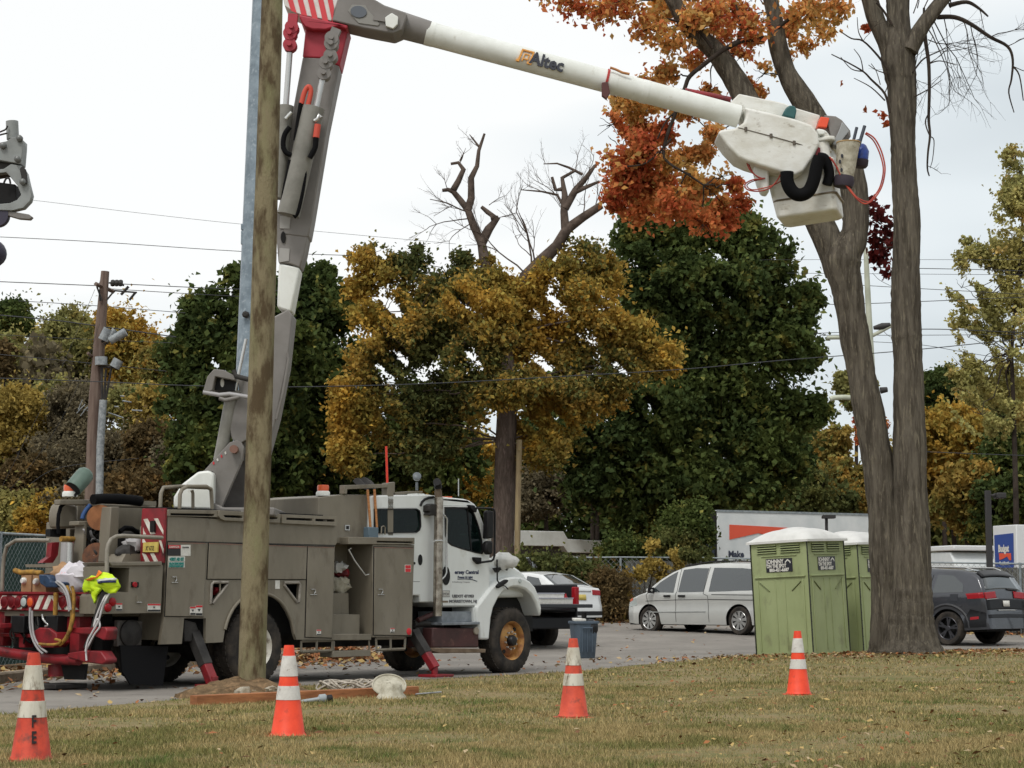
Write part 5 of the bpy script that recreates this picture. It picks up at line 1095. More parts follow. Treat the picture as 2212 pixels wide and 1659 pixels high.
mb = MB(); mb.tube(spl([lv(-60, 210, LY), lv(0, 180, LY), (lv(45, 160, LY)), lv(62, 130, LY)], 4), .012, 6); mb.tube(spl([lv(-60, 230, LY), lv(0, 205, LY), lv(60, 190, LY)], 4), .012, 6); mb.tube(spl([lv(30, 600, LY), lv(50, 560, LY), lv(75, 560, LY), lv(85, 600, LY)], 4), .014, 6); obj('claw_hoses', mb, m_dgr, claw, smooth=50)
mb = MB(); mb.lathe([(.16, -.06), (.16, .06)], lv(-20, 860, LY + .1), (0, 1, 0), 24); obj('claw_sheave', mb, mat('sheave_purple', (48, 44, 62), r=.5), claw, smooth=40)
mb = MB(); mb.ball(lv(-60, 1170, LY + .1), .19, 10); mb.tube([lv(-60, 1170, LY + .1), lv(-40, 860, LY + .1)], .02, 6); obj('hook_ball', mb, MATS['sheave_purple'], claw, smooth=60)

rtube('grab_rail', A_, [(18, 1060), (22, 900), (35, 760), (60, 665), (140, 615), (300, 612), (440, 616)], UR + .1, .026, MATS['rail_paint'])
rplate('tail_shelf', A_, [(220, 826), (560, 822), (620, 850), (230, 852)], UR + .1, UR + .5, m_bod)
rtube('yellow_strap', A_, [(130, 880), (190, 900), (290, 895), (370, 905)], UR - .02, .035, m_yel)
# --- goods on the tail deck (things of their own)
def wloc(sh, X, Y, w): return wpt(pt3(sh, X, Y, w))
m_card = mat('cardboard', (170, 134, 98), (150, 114, 80), s=4, r=.85); UD = UR + .35
def rw(sh, X, Y, u=UD): return wpt(pu(sh, X, Y, u))
for k, (x0, x1, y0, lb) in enumerate(((275, 415, 195, 'left cardboard box with a white cap on the truck tail'), (425, 610, 205, 'right cardboard box with a white cap on the truck tail'))):
    a = pu(O_, x0, 460, UD); b = pu(O_, x1, y0, UD); t = thing('cardboard_box', lb, 'box', wpt(a), TR.th, 'cardboard boxes on the truck tail')
    wd = abs(b.y - a.y); h = b.z - a.z
    mb = MB(); mb.box(0, .32, -wd, 0, 0, h); obj('carton', mb, m_card, t, bevel=.006)
    mb = MB(); mb.lathe([(.045, 0), (.045, .03), (.03, .05)], (0, -wd * .35, h - .10), (-1, 0, 0), 16); obj('spout_cap', mb, m_wht, t, smooth=50)
for nm, cat_, lb, x, y, r, sq, m, sd in (
    ('paper_sack', 'sack', 'crumpled brown paper sack behind the white bags on the truck tail', 870, 190, .20, (1.2, .7, .62), m_card, 1),
    ('plastic_bag', 'plastic bag', 'large white plastic bag with red print on the truck tail', 1000, 300, .27, (1.0, .8, .85), mat('bag_white', (214, 210, 214), (196, 190, 198), s=5, r=.4, c3=(226, 110, 104), s3=7, lo3=.66, hi3=.72), 2),
    ('plastic_bag', 'plastic bag', 'pale puffy plastic bag on top behind the printed bag on the truck tail', 1110, 205, .22, (1.5, .8, .5), mat('bag_grey', (206, 202, 206), (180, 176, 180), s=5, r=.4), 4)):
    mb = MB(); mb.ball((0, 0, 0), r, 10, sq, .3, sd); o = obj(nm, mb, m, smooth=50, loc=rw(O_, x, y, UR + .12)); tag(o, lb, cat_); o.rotation_euler = (0, 0, TR.th + math.pi / 2)
# hi-vis vest: crumpled cloth
m_hv = mat('hivis_yellow', (206, 236, 30), (180, 214, 28), s=5, r=.6); m_hvo = mat('hivis_orange', (240, 130, 40), r=.6); m_hvs = mat('hivis_silver', (196, 200, 196), r=.35)
vt = thing('safety_vest', 'bright yellow safety vest with silver bands heaped on the truck tail corner', 'safety vest', rw(O_, 1330, 400, UR - .08), TR.th)
def vv(X, Y, u=UR - .08): return pu(O_, X, Y, u) - pu(O_, 1330, 400, UR - .08)
for nm, pts, m, sd in (('cloth', [(1105, 440), (1110, 270), (1200, 250), (1310, 230), (1370, 190), (1500, 230), (1570, 280), (1580, 370), (1540, 460), (1450, 460), (1380, 400), (1330, 450), (1280, 500), (1255, 600), (1225, 520), (1210, 450)], m_hv, 1),
                       ('orange_trim', [(1150, 285), (1220, 255), (1300, 240), (1335, 155), (1370, 190), (1320, 250), (1200, 290)], m_hvo, 2), ('silver_band', [(1320, 285), (1440, 265), (1580, 262), (1575, 290), (1440, 300), (1330, 320)], m_hvs, 3), ('navy_band', [(1335, 308), (1440, 298), (1570, 296), (1570, 318), (1440, 324), (1340, 334)], mat('navy_cloth', (30, 38, 84), r=.7), 3)):
    tri = tessellate_polygon([[Vector((p[0], p[1], 0)) for p in pts]]); bm = bmesh.new(); bvv = [bm.verts.new(vv(*p)) for p in pts]
    for f in tri:
        try: bm.faces.new([bvv[i] for i in f])
        except Exception: pass
    bmesh.ops.subdivide_edges(bm, edges=bm.edges, cuts=3, use_grid_fill=True)
    for v in bm.verts: v.co.x += (-.02 if nm != 'cloth' else 0) + .10 * noise.noise(v.co * 7 + Vector((0, 0, 0))) - (.0 if nm == 'cloth' else .015)
    me = bpy.data.meshes.new(nm); bm.to_mesh(me); bm.free(); me.materials.append(m); me.polygons.foreach_set('use_smooth', [True] * len(me.polygons))
    o = bpy.data.objects.new(nm, me); COL.objects.link(o); o.parent = vt; so_ = o.modifiers.new('thick', 'SOLIDIFY'); so_.thickness = .03 if nm == 'cloth' else .008
# ---------------------------------------------------------------- cars
def car(name, label, cat, org, head, prof, hwl, belt, W, wb, rt, paint, glass_side, ws, rg, extra, arch_trim=None, wheels='spoke', rimm=None, tum=.30, zbot=.24, lower=None):
    """prof: roof line (x,z) from nose to tail, x measured from the rear axle forwards; hwl: plan half width by x"""
    t = thing(name, label, cat, org, head)
    pr = sorted(prof); pxs = [p[0] for p in pr]; pzs = [p[1] for p in pr]
    hx = sorted(hwl); zt = lambda x: float(np.interp(x, pxs, pzs)); hw = lambda x: float(np.interp(x, [h[0] for h in hx], [h[1] for h in hx]))
    bz = lambda x: float(np.interp(x, [b[0] for b in belt], [b[1] for b in belt]))
    def yy(x, z):
        b = bz(x); y = hw(x)
        if z > b: y -= (z - b) * tum + max(0, z - b - .35) ** 2 * .25
        if z < .55: y -= (.55 - z) ** 2 * .35
        y -= .018 * math.exp(-((z - .72) / .12) ** 2)
        return y
    ra = rt + .055
    def zb(x):
        z = zbot + .06 * max(0, abs(x - wb / 2) - wb / 2 - .45)
        for c in (0, wb):
            d = abs(x - c)
            if d < ra: z = max(z, rt + math.sqrt(ra * ra - d * d))
        return z
    xs_ = set(pxs); n = 110
    for i in range(n + 1): xs_.add(pxs[0] + (pxs[-1] - pxs[0]) * i / n)
    for c in (0, wb):
        for k in range(25): xs_.add(c - ra * math.cos(math.pi * k / 24))
    X = sorted(x for x in xs_ if pxs[0] <= x <= pxs[-1]); NR = 16
    mb = MB()
    for s in (1, -1):
        R = []
        for x in X:
            z0_, z1_ = zb(x), zt(x); z0_ = min(z0_, z1_ - .01); R.append([(x, s * yy(x, z0_ + (z1_ - z0_) * j / NR), z0_ + (z1_ - z0_) * j / NR) for j in range(NR + 1)])
        k = NR + 1; mb.add([p for r in R for p in r], [(i * k + j, i * k + j + 1, (i + 1) * k + j + 1, (i + 1) * k + j) for i in range(len(R) - 1) for j in range(NR)])
    NC = 12; R = []
    def top(x, f, off=0):
        h = yy(x, zt(x)); y = h * f; z = zt(x) + .045 * (1 - f * f) * min(1, (zt(x) - .4)); return (x, y, z + off)
    for x in X: R.append([top(x, -1 + 2 * j / NC) for j in range(NC + 1)])
    k = NC + 1; mb.add([p for r in R for p in r], [(i * k + j, i * k + j + 1, (i + 1) * k + j + 1, (i + 1) * k + j) for i in range(len(R) - 1) for j in range(NC)])
    for xe in (X[0], X[-1]):
        z0_, z1_ = zb(xe), zt(xe); V = [(xe, s * yy(xe, z0_ + (z1_ - z0_) * j / 4), z0_ + (z1_ - z0_) * j / 4) for s in (1, -1) for j in range(5)]
        mb.add(V, [(j, j + 1, 5 + j + 1, 5 + j) for j in range(4)])
    me_ = obj('body', mb, paint, t, smooth=32)
    bm = bmesh.new(); bm.from_mesh(me_.data); bmesh.ops.remove_doubles(bm, verts=bm.verts, dist=.0015); bmesh.ops.recalc_face_normals(bm, faces=bm.faces); bm.to_mesh(me_.data); bm.free()
    mb = MB(); mb.box(X[0] + .12, X[-1] - .12, -W / 2 + .25, W / 2 - .25, zbot - .02, .62)
    for c in (0, wb): mb.box(c - ra, c + ra, -W / 2 + .22, W / 2 - .22, .3, rt + ra + .02)
    obj('underbody', mb, m_void, t)
    def sp(name, pts, m, off=.006, par=t, both=True, thick=.006):
        """patch lying on the side of the body, pts in (x,z)"""
        tri = tessellate_polygon([[Vector((p[0], p[1], 0)) for p in pts]]); bm = bmesh.new(); vs = [bm.verts.new((p[0], 0, p[1])) for p in pts]
        for f in tri:
            try: bm.faces.new([vs[i] for i in f])
            except Exception: pass
        big = max(p[0] for p in pts) - min(p[0] for p in pts)
        if big > .25: bmesh.ops.subdivide_edges(bm, edges=bm.edges, cuts=3, use_grid_fill=True)
        for s in ((1, -1) if both else (1,)):
            bm2 = bm.copy()
            for v in bm2.verts: v.co.y = s * (yy(v.co.x, v.co.z) + off)
            bmesh.ops.recalc_face_normals(bm2, faces=bm2.faces)
            me = bpy.data.meshes.new(name); bm2.to_mesh(me); bm2.free(); me.materials.append(m); o = bpy.data.objects.new(name, me); COL.objects.link(o); o.parent = par
            so_ = o.modifiers.new('thick', 'SOLIDIFY'); so_.thickness = thick; so_.offset = -1
        bm.free()
    def tp_(name, x0, x1, f0, f1, m, off=.008, par=t, nx=10, g0=None, g1=None):
        """patch lying on the roof line strip; f = fraction across"""
        mb = MB(); R = []
        for i in range(nx + 1):
            x = x0 + (x1 - x0) * i / nx; a0 = f0 if g0 is None else f0 + (g0 - f0) * i / nx; a1 = f1 if g1 is None else f1 + (g1 - f1) * i / nx
            dz = (zt(x + .01) - zt(x - .01)) / .02; nrm = Vector((-dz, 0, 1)).normalized()
            R.append([Vector(top(x, a0 + (a1 - a0) * j / 10)) + nrm * off for j in range(11)])
        mb.add([p for r in R for p in r], [(i * 11 + j, i * 11 + j + 1, (i + 1) * 11 + j + 1, (i + 1) * 11 + j) for i in range(nx) for j in range(10)])
        o = obj(name, mb, m, par, smooth=60); so_ = o.modifiers.new('thick', 'SOLIDIFY'); so_.thickness = .01; so_.offset = -1; return o
    def line(name, pts, m=m_void, r=.006, par=t, off=.002, both=True):
        for s in ((1, -1) if both else (1,)):
            q = []
            for i in range(len(pts) - 1):
                for k in range(6): f = k / 6; q.append((pts[i][0] * (1 - f) + pts[i + 1][0] * f, pts[i][1] * (1 - f) + pts[i + 1][1] * f))
            q.append(pts[-1]); mb = MB(); mb.tube([(x, s * (yy(x, z) + off), z) for x, z in q], r, 5); obj(name, mb, m, par)
    for g_ in glass_side: sp('side_window', g_, m_gdk)
    if ws: tp_('windshield', *ws[:2], -.9, .9, m_gdk)
    if rg: tp_('rear_window', *rg[:2], -rg[2], rg[2], m_gdk, g0=-rg[3] if len(rg) > 3 else None, g1=rg[3] if len(rg) > 3 else None)
    # wheels
    for c in (0, wb):
        for s in (1, -1):
            wl = bpy.data.objects.new('wheel', None); COL.objects.link(wl); wl.parent = t; wl.location = (c, s * (hw(c) - .03), rt); wl.rotation_euler = (0, 0, 0 if s < 0 else math.pi); wl.empty_display_size = .1
            ri = rt * .68; mb = MB(); mb.lathe([(ri, 0), (ri * 1.05, -.008), (rt * .93, -.012), (rt, .03), (rt, .19), (rt * .93, .22), (ri, .22)], (0, 0, 0), (0, 1, 0), 40, cap=False); obj('tyre', mb, m_tire, wl, smooth=45)
            mb = MB(); mb.lathe([(ri, .0), (ri * .96, .004), (ri * .93, .05), (ri * .9, .12), (0, .12)], (0, 0, 0), (0, 1, 0), 32, cap=False); obj('wheel_disc', mb, m_void if rimm else m_void, wl, smooth=40)
            mb = MB(); ns = 9 if wheels == 'spoke' else 5
            mb.lathe([(ri * 1.0, -.002), (ri * .97, -.008), (ri * .93, .0), (ri * .93, .03)], (0, 0, 0), (0, 1, 0), 32, cap=False)
            mb.lathe([(ri * .26, .01), (ri * .2, -.006), (0, -.008)], (0, 0, 0), (0, 1, 0), 20, cap=False)
            for k in range(ns):
                for da in ((0,) if wheels == 'spoke' else (-.16, .16)):
                    a = 2 * math.pi * k / ns + .2; a2 = a + da; c0 = Vector((math.cos(a), 0, math.sin(a))); c1 = Vector((math.cos(a2), 0, math.sin(a2))); p0 = c0 * ri * .18 + Vector((0, .008, 0)); p1 = c1 * ri * .95 + Vector((0, .004, 0)); d = p1 - p0; sd = Vector((-d.z, 0, d.x)).normalized()
                    w0, w1 = (.022, .045) if wheels == 'spoke' else (.02, .022); V = [p0 - sd * w0, p0 + sd * w0, p1 + sd * w1, p1 - sd * w1]; V += [v + Vector((0, .03, 0)) for v in V]
                    mb.add(V, [(0, 1, 2, 3), (7, 6, 5, 4), (0, 4, 5, 1), (1, 5, 6, 2), (2, 6, 7, 3), (3, 7, 4, 0)])
            obj('rim', mb, rimm or m_sil, wl, smooth=40)
    extra(t, sp, tp_, line, yy, top, zt)
    return t
m_silv = mat('silver_car_paint', (196, 197, 193), (190, 191, 188), s=2, r=.32, m=.25, coat=.6)
m_dkp = mat('dark_grey_car_paint', (66, 68, 74), (60, 62, 67), s=2, r=.28, m=.5, coat=.8)
m_wcp = mat('white_car_paint', (216, 218, 218), r=.3, coat=.6)
m_blkp = mat('black_car_paint', (24, 25, 28), r=.4, spec=.3)
m_rimd = mat('dark_alloy', (66, 66, 70), r=.35, m=.6); m_rims = mat('silver_alloy', (176, 176, 174), r=.3, m=.6)
def place(px, d, head, W, dx=0):
    """origin on the centre line below the rear axle, from the near rear wheel's contact point"""
    p = P(px, 1370, d); lf = Vector((-math.sin(head), math.cos(head), 0)); o = Vector((p.x, p.y, 0)) - lf * (W / 2); o.z = Z1(o.x, o.y) + .01; return o
# minivan
def van_x(t, sp, tp_, line, yy, top, zt):
    line('door_line', [(.95, .30), (.98, .95), (1.12, 1.0), (1.05, 1.66)]); line('door_line', [(2.05, .30), (2.05, .98), (2.0, 1.05), (2.0, 1.62)])
    line('door_line', [(3.02, .32), (2.98, .62), (3.08, .98), (2.92, 1.10)]); line('side_groove', [(-.6, .84), (.98, .86)], r=.008); line('side_groove', [(1.0, .86), (2.0, .85), (3.1, .82)], r=.006)
    line('side_moulding', [(1.05, .56), (2.95, .54)], mat('moulding_silver', (150, 152, 150), r=.4), r=.014)
    line('slider_rail', [(-.7, .96), (.85, .98)], r=.008)
    for x in (1.72, 2.22):
        sp('door_handle', [(x, .92), (x + .22, .92), (x + .22, .97), (x, .97)], m_blk, off=.03, thick=.025)
    for s in (1, -1):
        mb = MB(); p = Vector((2.86, s * (yy(2.86, 1.1) + .12), 1.09)); mb.ball(p, .10, 6, (.8, 1.1, .75)); obj('mirror', mb, m_silv, t, smooth=60)
        mb = MB(); mb.box(p.x - .07, p.x - .02, p.y - .1, p.y + .1, 1.02, 1.16); obj('mirror_glass', mb, m_blk, t)
    sp('headlight', [(3.45, .72), (3.86, .66), (3.82, .80), (3.5, .90)], m_wlens, off=.008); sp('turn_signal', [(3.62, .84), (3.78, .80), (3.76, .86), (3.62, .90)], m_amb, off=.014)
    sp('tail_lamp', [(-1.05, .95), (-.92, .95), (-.90, 1.25), (-1.0, 1.25)], m_rlens)
    for s in (1, -1): mb = MB(); mb.tube([(x, s * .62, zt(x) + .07) for x in (-.6, .2, 1.2, 2.0)], .018, 6); obj('roof_rail', mb, m_blk, t, smooth=50)
    # pillars between the panes
vp = [(3.97, .46), (3.96, .60), (3.88, .74), (3.70, .86), (3.40, .96), (3.10, 1.03), (2.85, 1.22), (2.60, 1.38), (2.25, 1.55), (1.9, 1.66), (1.4, 1.72), (.6, 1.745), (-.3, 1.72), (-.75, 1.66), (-.95, 1.55), (-1.06, 1.25), (-1.12, .95), (-1.14, .6), (-1.15, .45)]
vh = [(3.98, .62), (3.9, .74), (3.6, .88), (3.1, .95), (2, .98), (0, .98), (-.6, .96), (-1.0, .90), (-1.15, .84)]
VH = math.radians(180 - 47)
car('minivan', 'silver minivan parked beyond the green portable toilets', 'minivan', place(1595, 47.6, VH, 1.96), VH, vp, vh, [(-1.2, 1.02), (4, 1.0)], 1.96, 3.0, .345, m_silv,
    [[(2.94, 1.05), (2.12, 1.03), (2.10, 1.56), (2.35, 1.45), (2.65, 1.29)], [(1.96, 1.04), (1.12, 1.05), (1.08, 1.63), (1.5, 1.64), (1.92, 1.60)], [(.95, 1.05), (-.72, 1.08), (-.74, 1.55), (.0, 1.62), (.92, 1.64)]],
    (3.02, 2.02), (-1.0, -.88, .8), van_x, rimm=m_rims)
# SUV
def suv_x(t, sp, tp_, line, yy, top, zt):
    line('door_line', [(.62, .42), (.60, .80), (.42, 1.02), (.50, 1.20), (.42, 1.60)]); sp('fuel_door', [(-.30, 1.0), (-.10, 1.0), (-.10, 1.16), (-.30, 1.16)], m_dkp, off=.008)
    pts = [(.56 * math.cos(a), .40 + .52 * math.sin(a)) for a in [math.pi * k / 12 for k in range(13)]]
    line('arch_cladding', pts, mat('cladding', (48, 49, 52), r=.6), r=.045, off=-.02)
    line('arch_cladding', [(x + 2.91, z) for x, z in pts], MATS['cladding'], r=.045, off=-.02)
    sp('sill_cladding', [(.6, .32), (2.3, .32), (2.3, .46), (.6, .46)], MATS['cladding'])
    sp('rear_bumper', [(-.45, .40), (-.95, .42), (-.95, .74), (-.60, .82), (-.45, .62)], m_blkp, off=.012)
    tp_('tailgate_lower', -.955, -.935, -.97, .97, m_blkp, off=.012)
    tp_('rear_spoiler', -.74, -.58, -.88, .88, m_blkp, off=.035)
    tp_('rear_bumper_face', -.985, -.972, -1.0, 1.0, m_blkp, off=.02)
    tl = tp_('tail_lamp', -.932, -.902, .45, 1.0, m_rlens, off=.02); tp_('tail_lamp', -.932, -.902, -1.0, -.45, m_rlens, off=.02)
    sp('tail_lamp', [(-.93, 1.07), (-.55, 1.05), (-.50, 1.17), (-.90, 1.20)], m_rlens, off=.012)
    tp_('chrome_strip', -.9355, -.9335, .40, .95, m_sil, off=.03, nx=2); tp_('chrome_strip', -.960, -.957, -.5, .45, m_sil, off=.03, nx=2)
    tp_('licence_plate', -.950, -.939, -.16, .16, m_label, off=.03, nx=2)
    sp('reflector', [(-.60, .58), (-.80, .60), (-.80, .66), (-.60, .64)], m_rlens, off=.02)
    mb = MB(); mb.tube([(-.90, -.15, 1.27), (-.91, -.55, 1.24)], .02, 6); obj('rear_wiper', mb, m_blk, t)
    for s in (1, -1): mb = MB(); mb.tube([(-.5, s * .60, zt(-.5) + .05), (-.3, s * .62, zt(-.3) + .085), (1.3, s * .62, zt(1.3) + .08)], .018, 6); obj('roof_rail', mb, m_sil, t, smooth=50)
sp_ = [(3.75, .50), (3.74, .75), (3.65, .95), (3.2, 1.08), (2.75, 1.15), (2.35, 1.45), (2.0, 1.66), (1.5, 1.73), (.6, 1.74), (-.2, 1.70), (-.58, 1.64), (-.72, 1.55), (-.86, 1.30), (-.90, 1.20), (-.935, 1.03), (-.955, .80), (-.985, .62), (-1.0, .45), (-1.005, .38)]
shh = [(3.76, .65), (3.6, .85), (3.0, .95), (1.5, .97), (0, .97), (-.5, .95), (-.85, .90), (-1.0, .80)]
SHD = math.radians(180 - 45)
car('suv', 'dark grey sport utility vehicle with red tail lamps parked behind the big tree trunk', 'suv', place(2046, 44.7, SHD, 1.94), SHD, sp_, shh, [(-1.1, 1.16), (4, 1.1)], 1.94, 2.91, .385, m_dkp,
    [[(.38, 1.19), (-.42, 1.20), (-.40, 1.38), (-.12, 1.58), (.30, 1.61)], [(.50, 1.19), (1.40, 1.16), (1.38, 1.64), (.48, 1.62)], [(1.48, 1.16), (2.45, 1.14), (2.15, 1.46), (1.9, 1.6), (1.46, 1.64)]],
    (2.72, 2.02), (-.885, -.735, .86, .78), suv_x, wheels='five', rimm=m_rimd, tum=.36, zbot=.34)
# white sedan
def sed_x(t, sp, tp_, line, yy, top, zt):
    line('door_line', [(.5, .3), (.45, .6), (.3, .9), (.35, 1.3)]); line('door_line', [(1.5, .3), (1.5, 1.35)])
    tp_('tail_lamp', -.985, -.962, .58, 1.0, m_rlens, off=.012); tp_('tail_lamp', -.985, -.962, -1.0, -.58, m_rlens, off=.012); sp('tail_lamp', [(-.98, .80), (-.70, .82), (-.74, .93), (-.96, .95)], m_rlens, off=.01)
    tp_('licence_plate', -1.005, -.985, -.2, .2, MATS['plate_yellow'], off=.02, nx=2); tp_('bumper_lower', -1.075, -1.06, -1, 1, m_blk, off=.01)
    tp_('trunk_strip', -.972, -.966, -.5, .5, m_sil, off=.012, nx=2)
    mb = MB(); mb.tube([(-.05, 0, zt(-.05) + .04), (-.12, 0, zt(-.05) + .30)], .008, 5); obj('antenna', mb, m_blk, t)
sdp = [(3.55, .42), (3.54, .6), (3.4, .74), (2.8, .88), (2.35, .95), (1.95, 1.18), (1.55, 1.38), (1.1, 1.44), (.3, 1.44), (-.1, 1.38), (-.45, 1.20), (-.72, 1.06), (-.93, 1.03), (-.96, .98), (-.985, .84), (-1.005, .70), (-1.05, .55), (-1.06, .42), (-1.08, .28)]
sdh = [(3.56, .6), (3.3, .8), (2.5, .89), (0, .89), (-.7, .86), (-1.08, .76)]
SDH = math.radians(180 - 42)
fc = P(1300, 1330, 52.5); lf = Vector((-math.sin(SDH), math.cos(SDH), 0)); hd = Vector((math.cos(SDH), math.sin(SDH), 0)); oo = Vector((fc.x, fc.y, 0)) + lf * .76 + hd * 1.05; oo.z = Z1(oo.x, oo.y) + .01
car('sedan', 'white sedan with yellow licence plate parked behind the black pickup', 'sedan', oo, SDH, sdp, sdh, [(-1.1, .96), (4, .92)], 1.78, 2.6, .31, m_wcp,
    [[(.30, .98), (-.38, 1.0), (-.12, 1.30), (.30, 1.36)], [(.40, .98), (1.42, .96), (1.40, 1.34), (.42, 1.37)], [(1.52, .96), (2.1, .96), (1.8, 1.2), (1.5, 1.33)]], (2.3, 1.6), (-.66, -.13, .86, .80), sed_x, rimm=m_rims, tum=.42, zbot=.22)
# second white car mostly hidden on its left: only roof and glass show -> covered by the sedan
# black pickup with its tailgate down
PH = math.radians(180 - 50); pc = P(1249, 1330, 43.5); hd = Vector((math.cos(PH), math.sin(PH), 0)); lf = Vector((-math.sin(PH), math.cos(PH), 0)); po = Vector((pc.x, pc.y, 0)) + lf * .97; po.z = Z1(po.x, po.y)
pk = thing('pickup_truck', 'black pickup with open tailgate carrying boxes, behind the truck hood', 'pickup truck', po, PH)
mb = MB()      # bed: side walls, floor, front wall ; local x forward, y left ; rear edge at x=0
for s in (1, -1): mb.box(0, 1.9, s * .97 - .0 if s < 0 else .89, -.89 if s < 0 else .97, .56, 1.42)
mb.box(0, 1.9, -.89, .89, .80, .88); mb.box(1.82, 1.9, -.89, .89, .88, 1.44); obj('cargo_bed', mb, m_blkp, pk, bevel=.03)
mb = MB(); mb.box(-.62, -.02, -.85, .85, .90, .98); obj('tailgate', mb, mat('tailgate_dark', (44, 46, 50), r=.4), pk, bevel=.015)
mb = MB(); mb.box(-.30, .02, -.96, .96, .44, .70); obj('rear_bumper', mb, m_blkp, pk, bevel=.03)
for s in (1, -1): mb = MB(); mb.box(-.03, .1, s * .92 - .06, s * .92 + .065, .92, 1.36); obj('tail_lamp', mb, m_rlens, pk, bevel=.02)
mb = MB(); mb.box(-.10, -.03, .55, .85, .66, .80); obj('marker_plate', mb, mat('brown_marker', (110, 54, 44), r=.5), pk)
mb = MB(); mb.prism([(1.9, .62), (1.9, 1.36), (2.0, 1.40), (2.1, 1.0), (4.6, .95), (4.7, .62)], -.95, .95, 'y'); obj('cab_front', mb, m_blkp, pk, bevel=.05)
for c in (1.0, 4.0):
    for s in (1, -1):
        wl = bpy.data.objects.new('wheel', None); COL.objects.link(wl); wl.parent = pk; wl.location = (c, s * .93, .40); wl.rotation_euler = (0, 0, 0 if s < 0 else math.pi)
        mb = MB(); mb.lathe([(.25, 0), (.37, -.01), (.40, .03), (.40, .22), (.37, .25), (.25, .25)], (0, 0, 0), (0, 1, 0), 32, cap=False); obj('tyre', mb, m_tire, wl, smooth=45)
        mb = MB(); mb.lathe([(.25, .0), (.24, .05), (.1, .04), (0, .03)], (0, 0, 0), (0, 1, 0), 24, cap=False); obj('rim', mb, m_rimd, wl, smooth=45)
def pkw(x, y, z): return po + hd * x + lf * y + Vector((0, 0, z))
for k, (x, y, z, sx_, sy_, sz_, lb) in enumerate(((-.28, .10, .98, .42, .95, .12, 'lower flat white carton on the pickup tailgate'), (-.20, .18, 1.105, .36, .80, .10, 'upper flat white carton on the pickup tailgate'))):
    t = thing('paper_carton', lb, 'box', pkw(x, y, z), PH, 'white cartons on the tailgate')
    mb = MB(); mb.box(-sx_ / 2, sx_ / 2, -sy_ / 2, sy_ / 2, 0, sz_); obj('carton', mb, m_label, t, bevel=.008)
    mb = MB(); mb.box(-sx_ / 2 - .012, sx_ / 2 + .012, -sy_ / 2 - .012, sy_ / 2 + .012, sz_, sz_ + .02); obj('carton_lid', mb, mat('lid_grey', (168, 170, 180), r=.6), t)
t = thing('cooler', 'blue cooler with red lid standing in the pickup bed', 'cooler', pkw(.25, .60, .88), PH)
mb = MB(); mb.box(-.12, .12, -.14, .14, 0, .30); obj('cooler_body', mb, mat('cooler_blue', (36, 56, 130), r=.4), t, bevel=.02)
mb = MB(); mb.box(-.13, .13, -.15, .15, .30, .37); obj('cooler_lid', mb, mat('cooler_red', (190, 60, 66), r=.4), t, bevel=.01)
for k, (y, m, r, lb) in enumerate(((-.42, 'red_lens', .05, 'small red bottle on the pickup tailgate'), (-.34, 'grey_paint', .03, 'small clear bottle on the pickup tailgate'))):
    mb = MB(); mb.lathe([(r, 0), (r, .14), (r * .4, .19), (r * .4, .23)], (0, 0, 0), n=12); o = obj('bottle', mb, MATS[m], smooth=50, loc=pkw(-.2, y, .98)); tag(o, lb, 'bottle', 'bottles on the tailgate')
mb = MB(); mb.lathe([(.09, 0), (.07, .02), (.045, .19), (.02, .21)], (0, 0, 0), n=12); o = obj('white_cup', mb, m_label, smooth=50, loc=pkw(1.86, -.1, 1.36)); tag(o, 'small white cup-shaped light on the front rim of the pickup bed', 'cup')

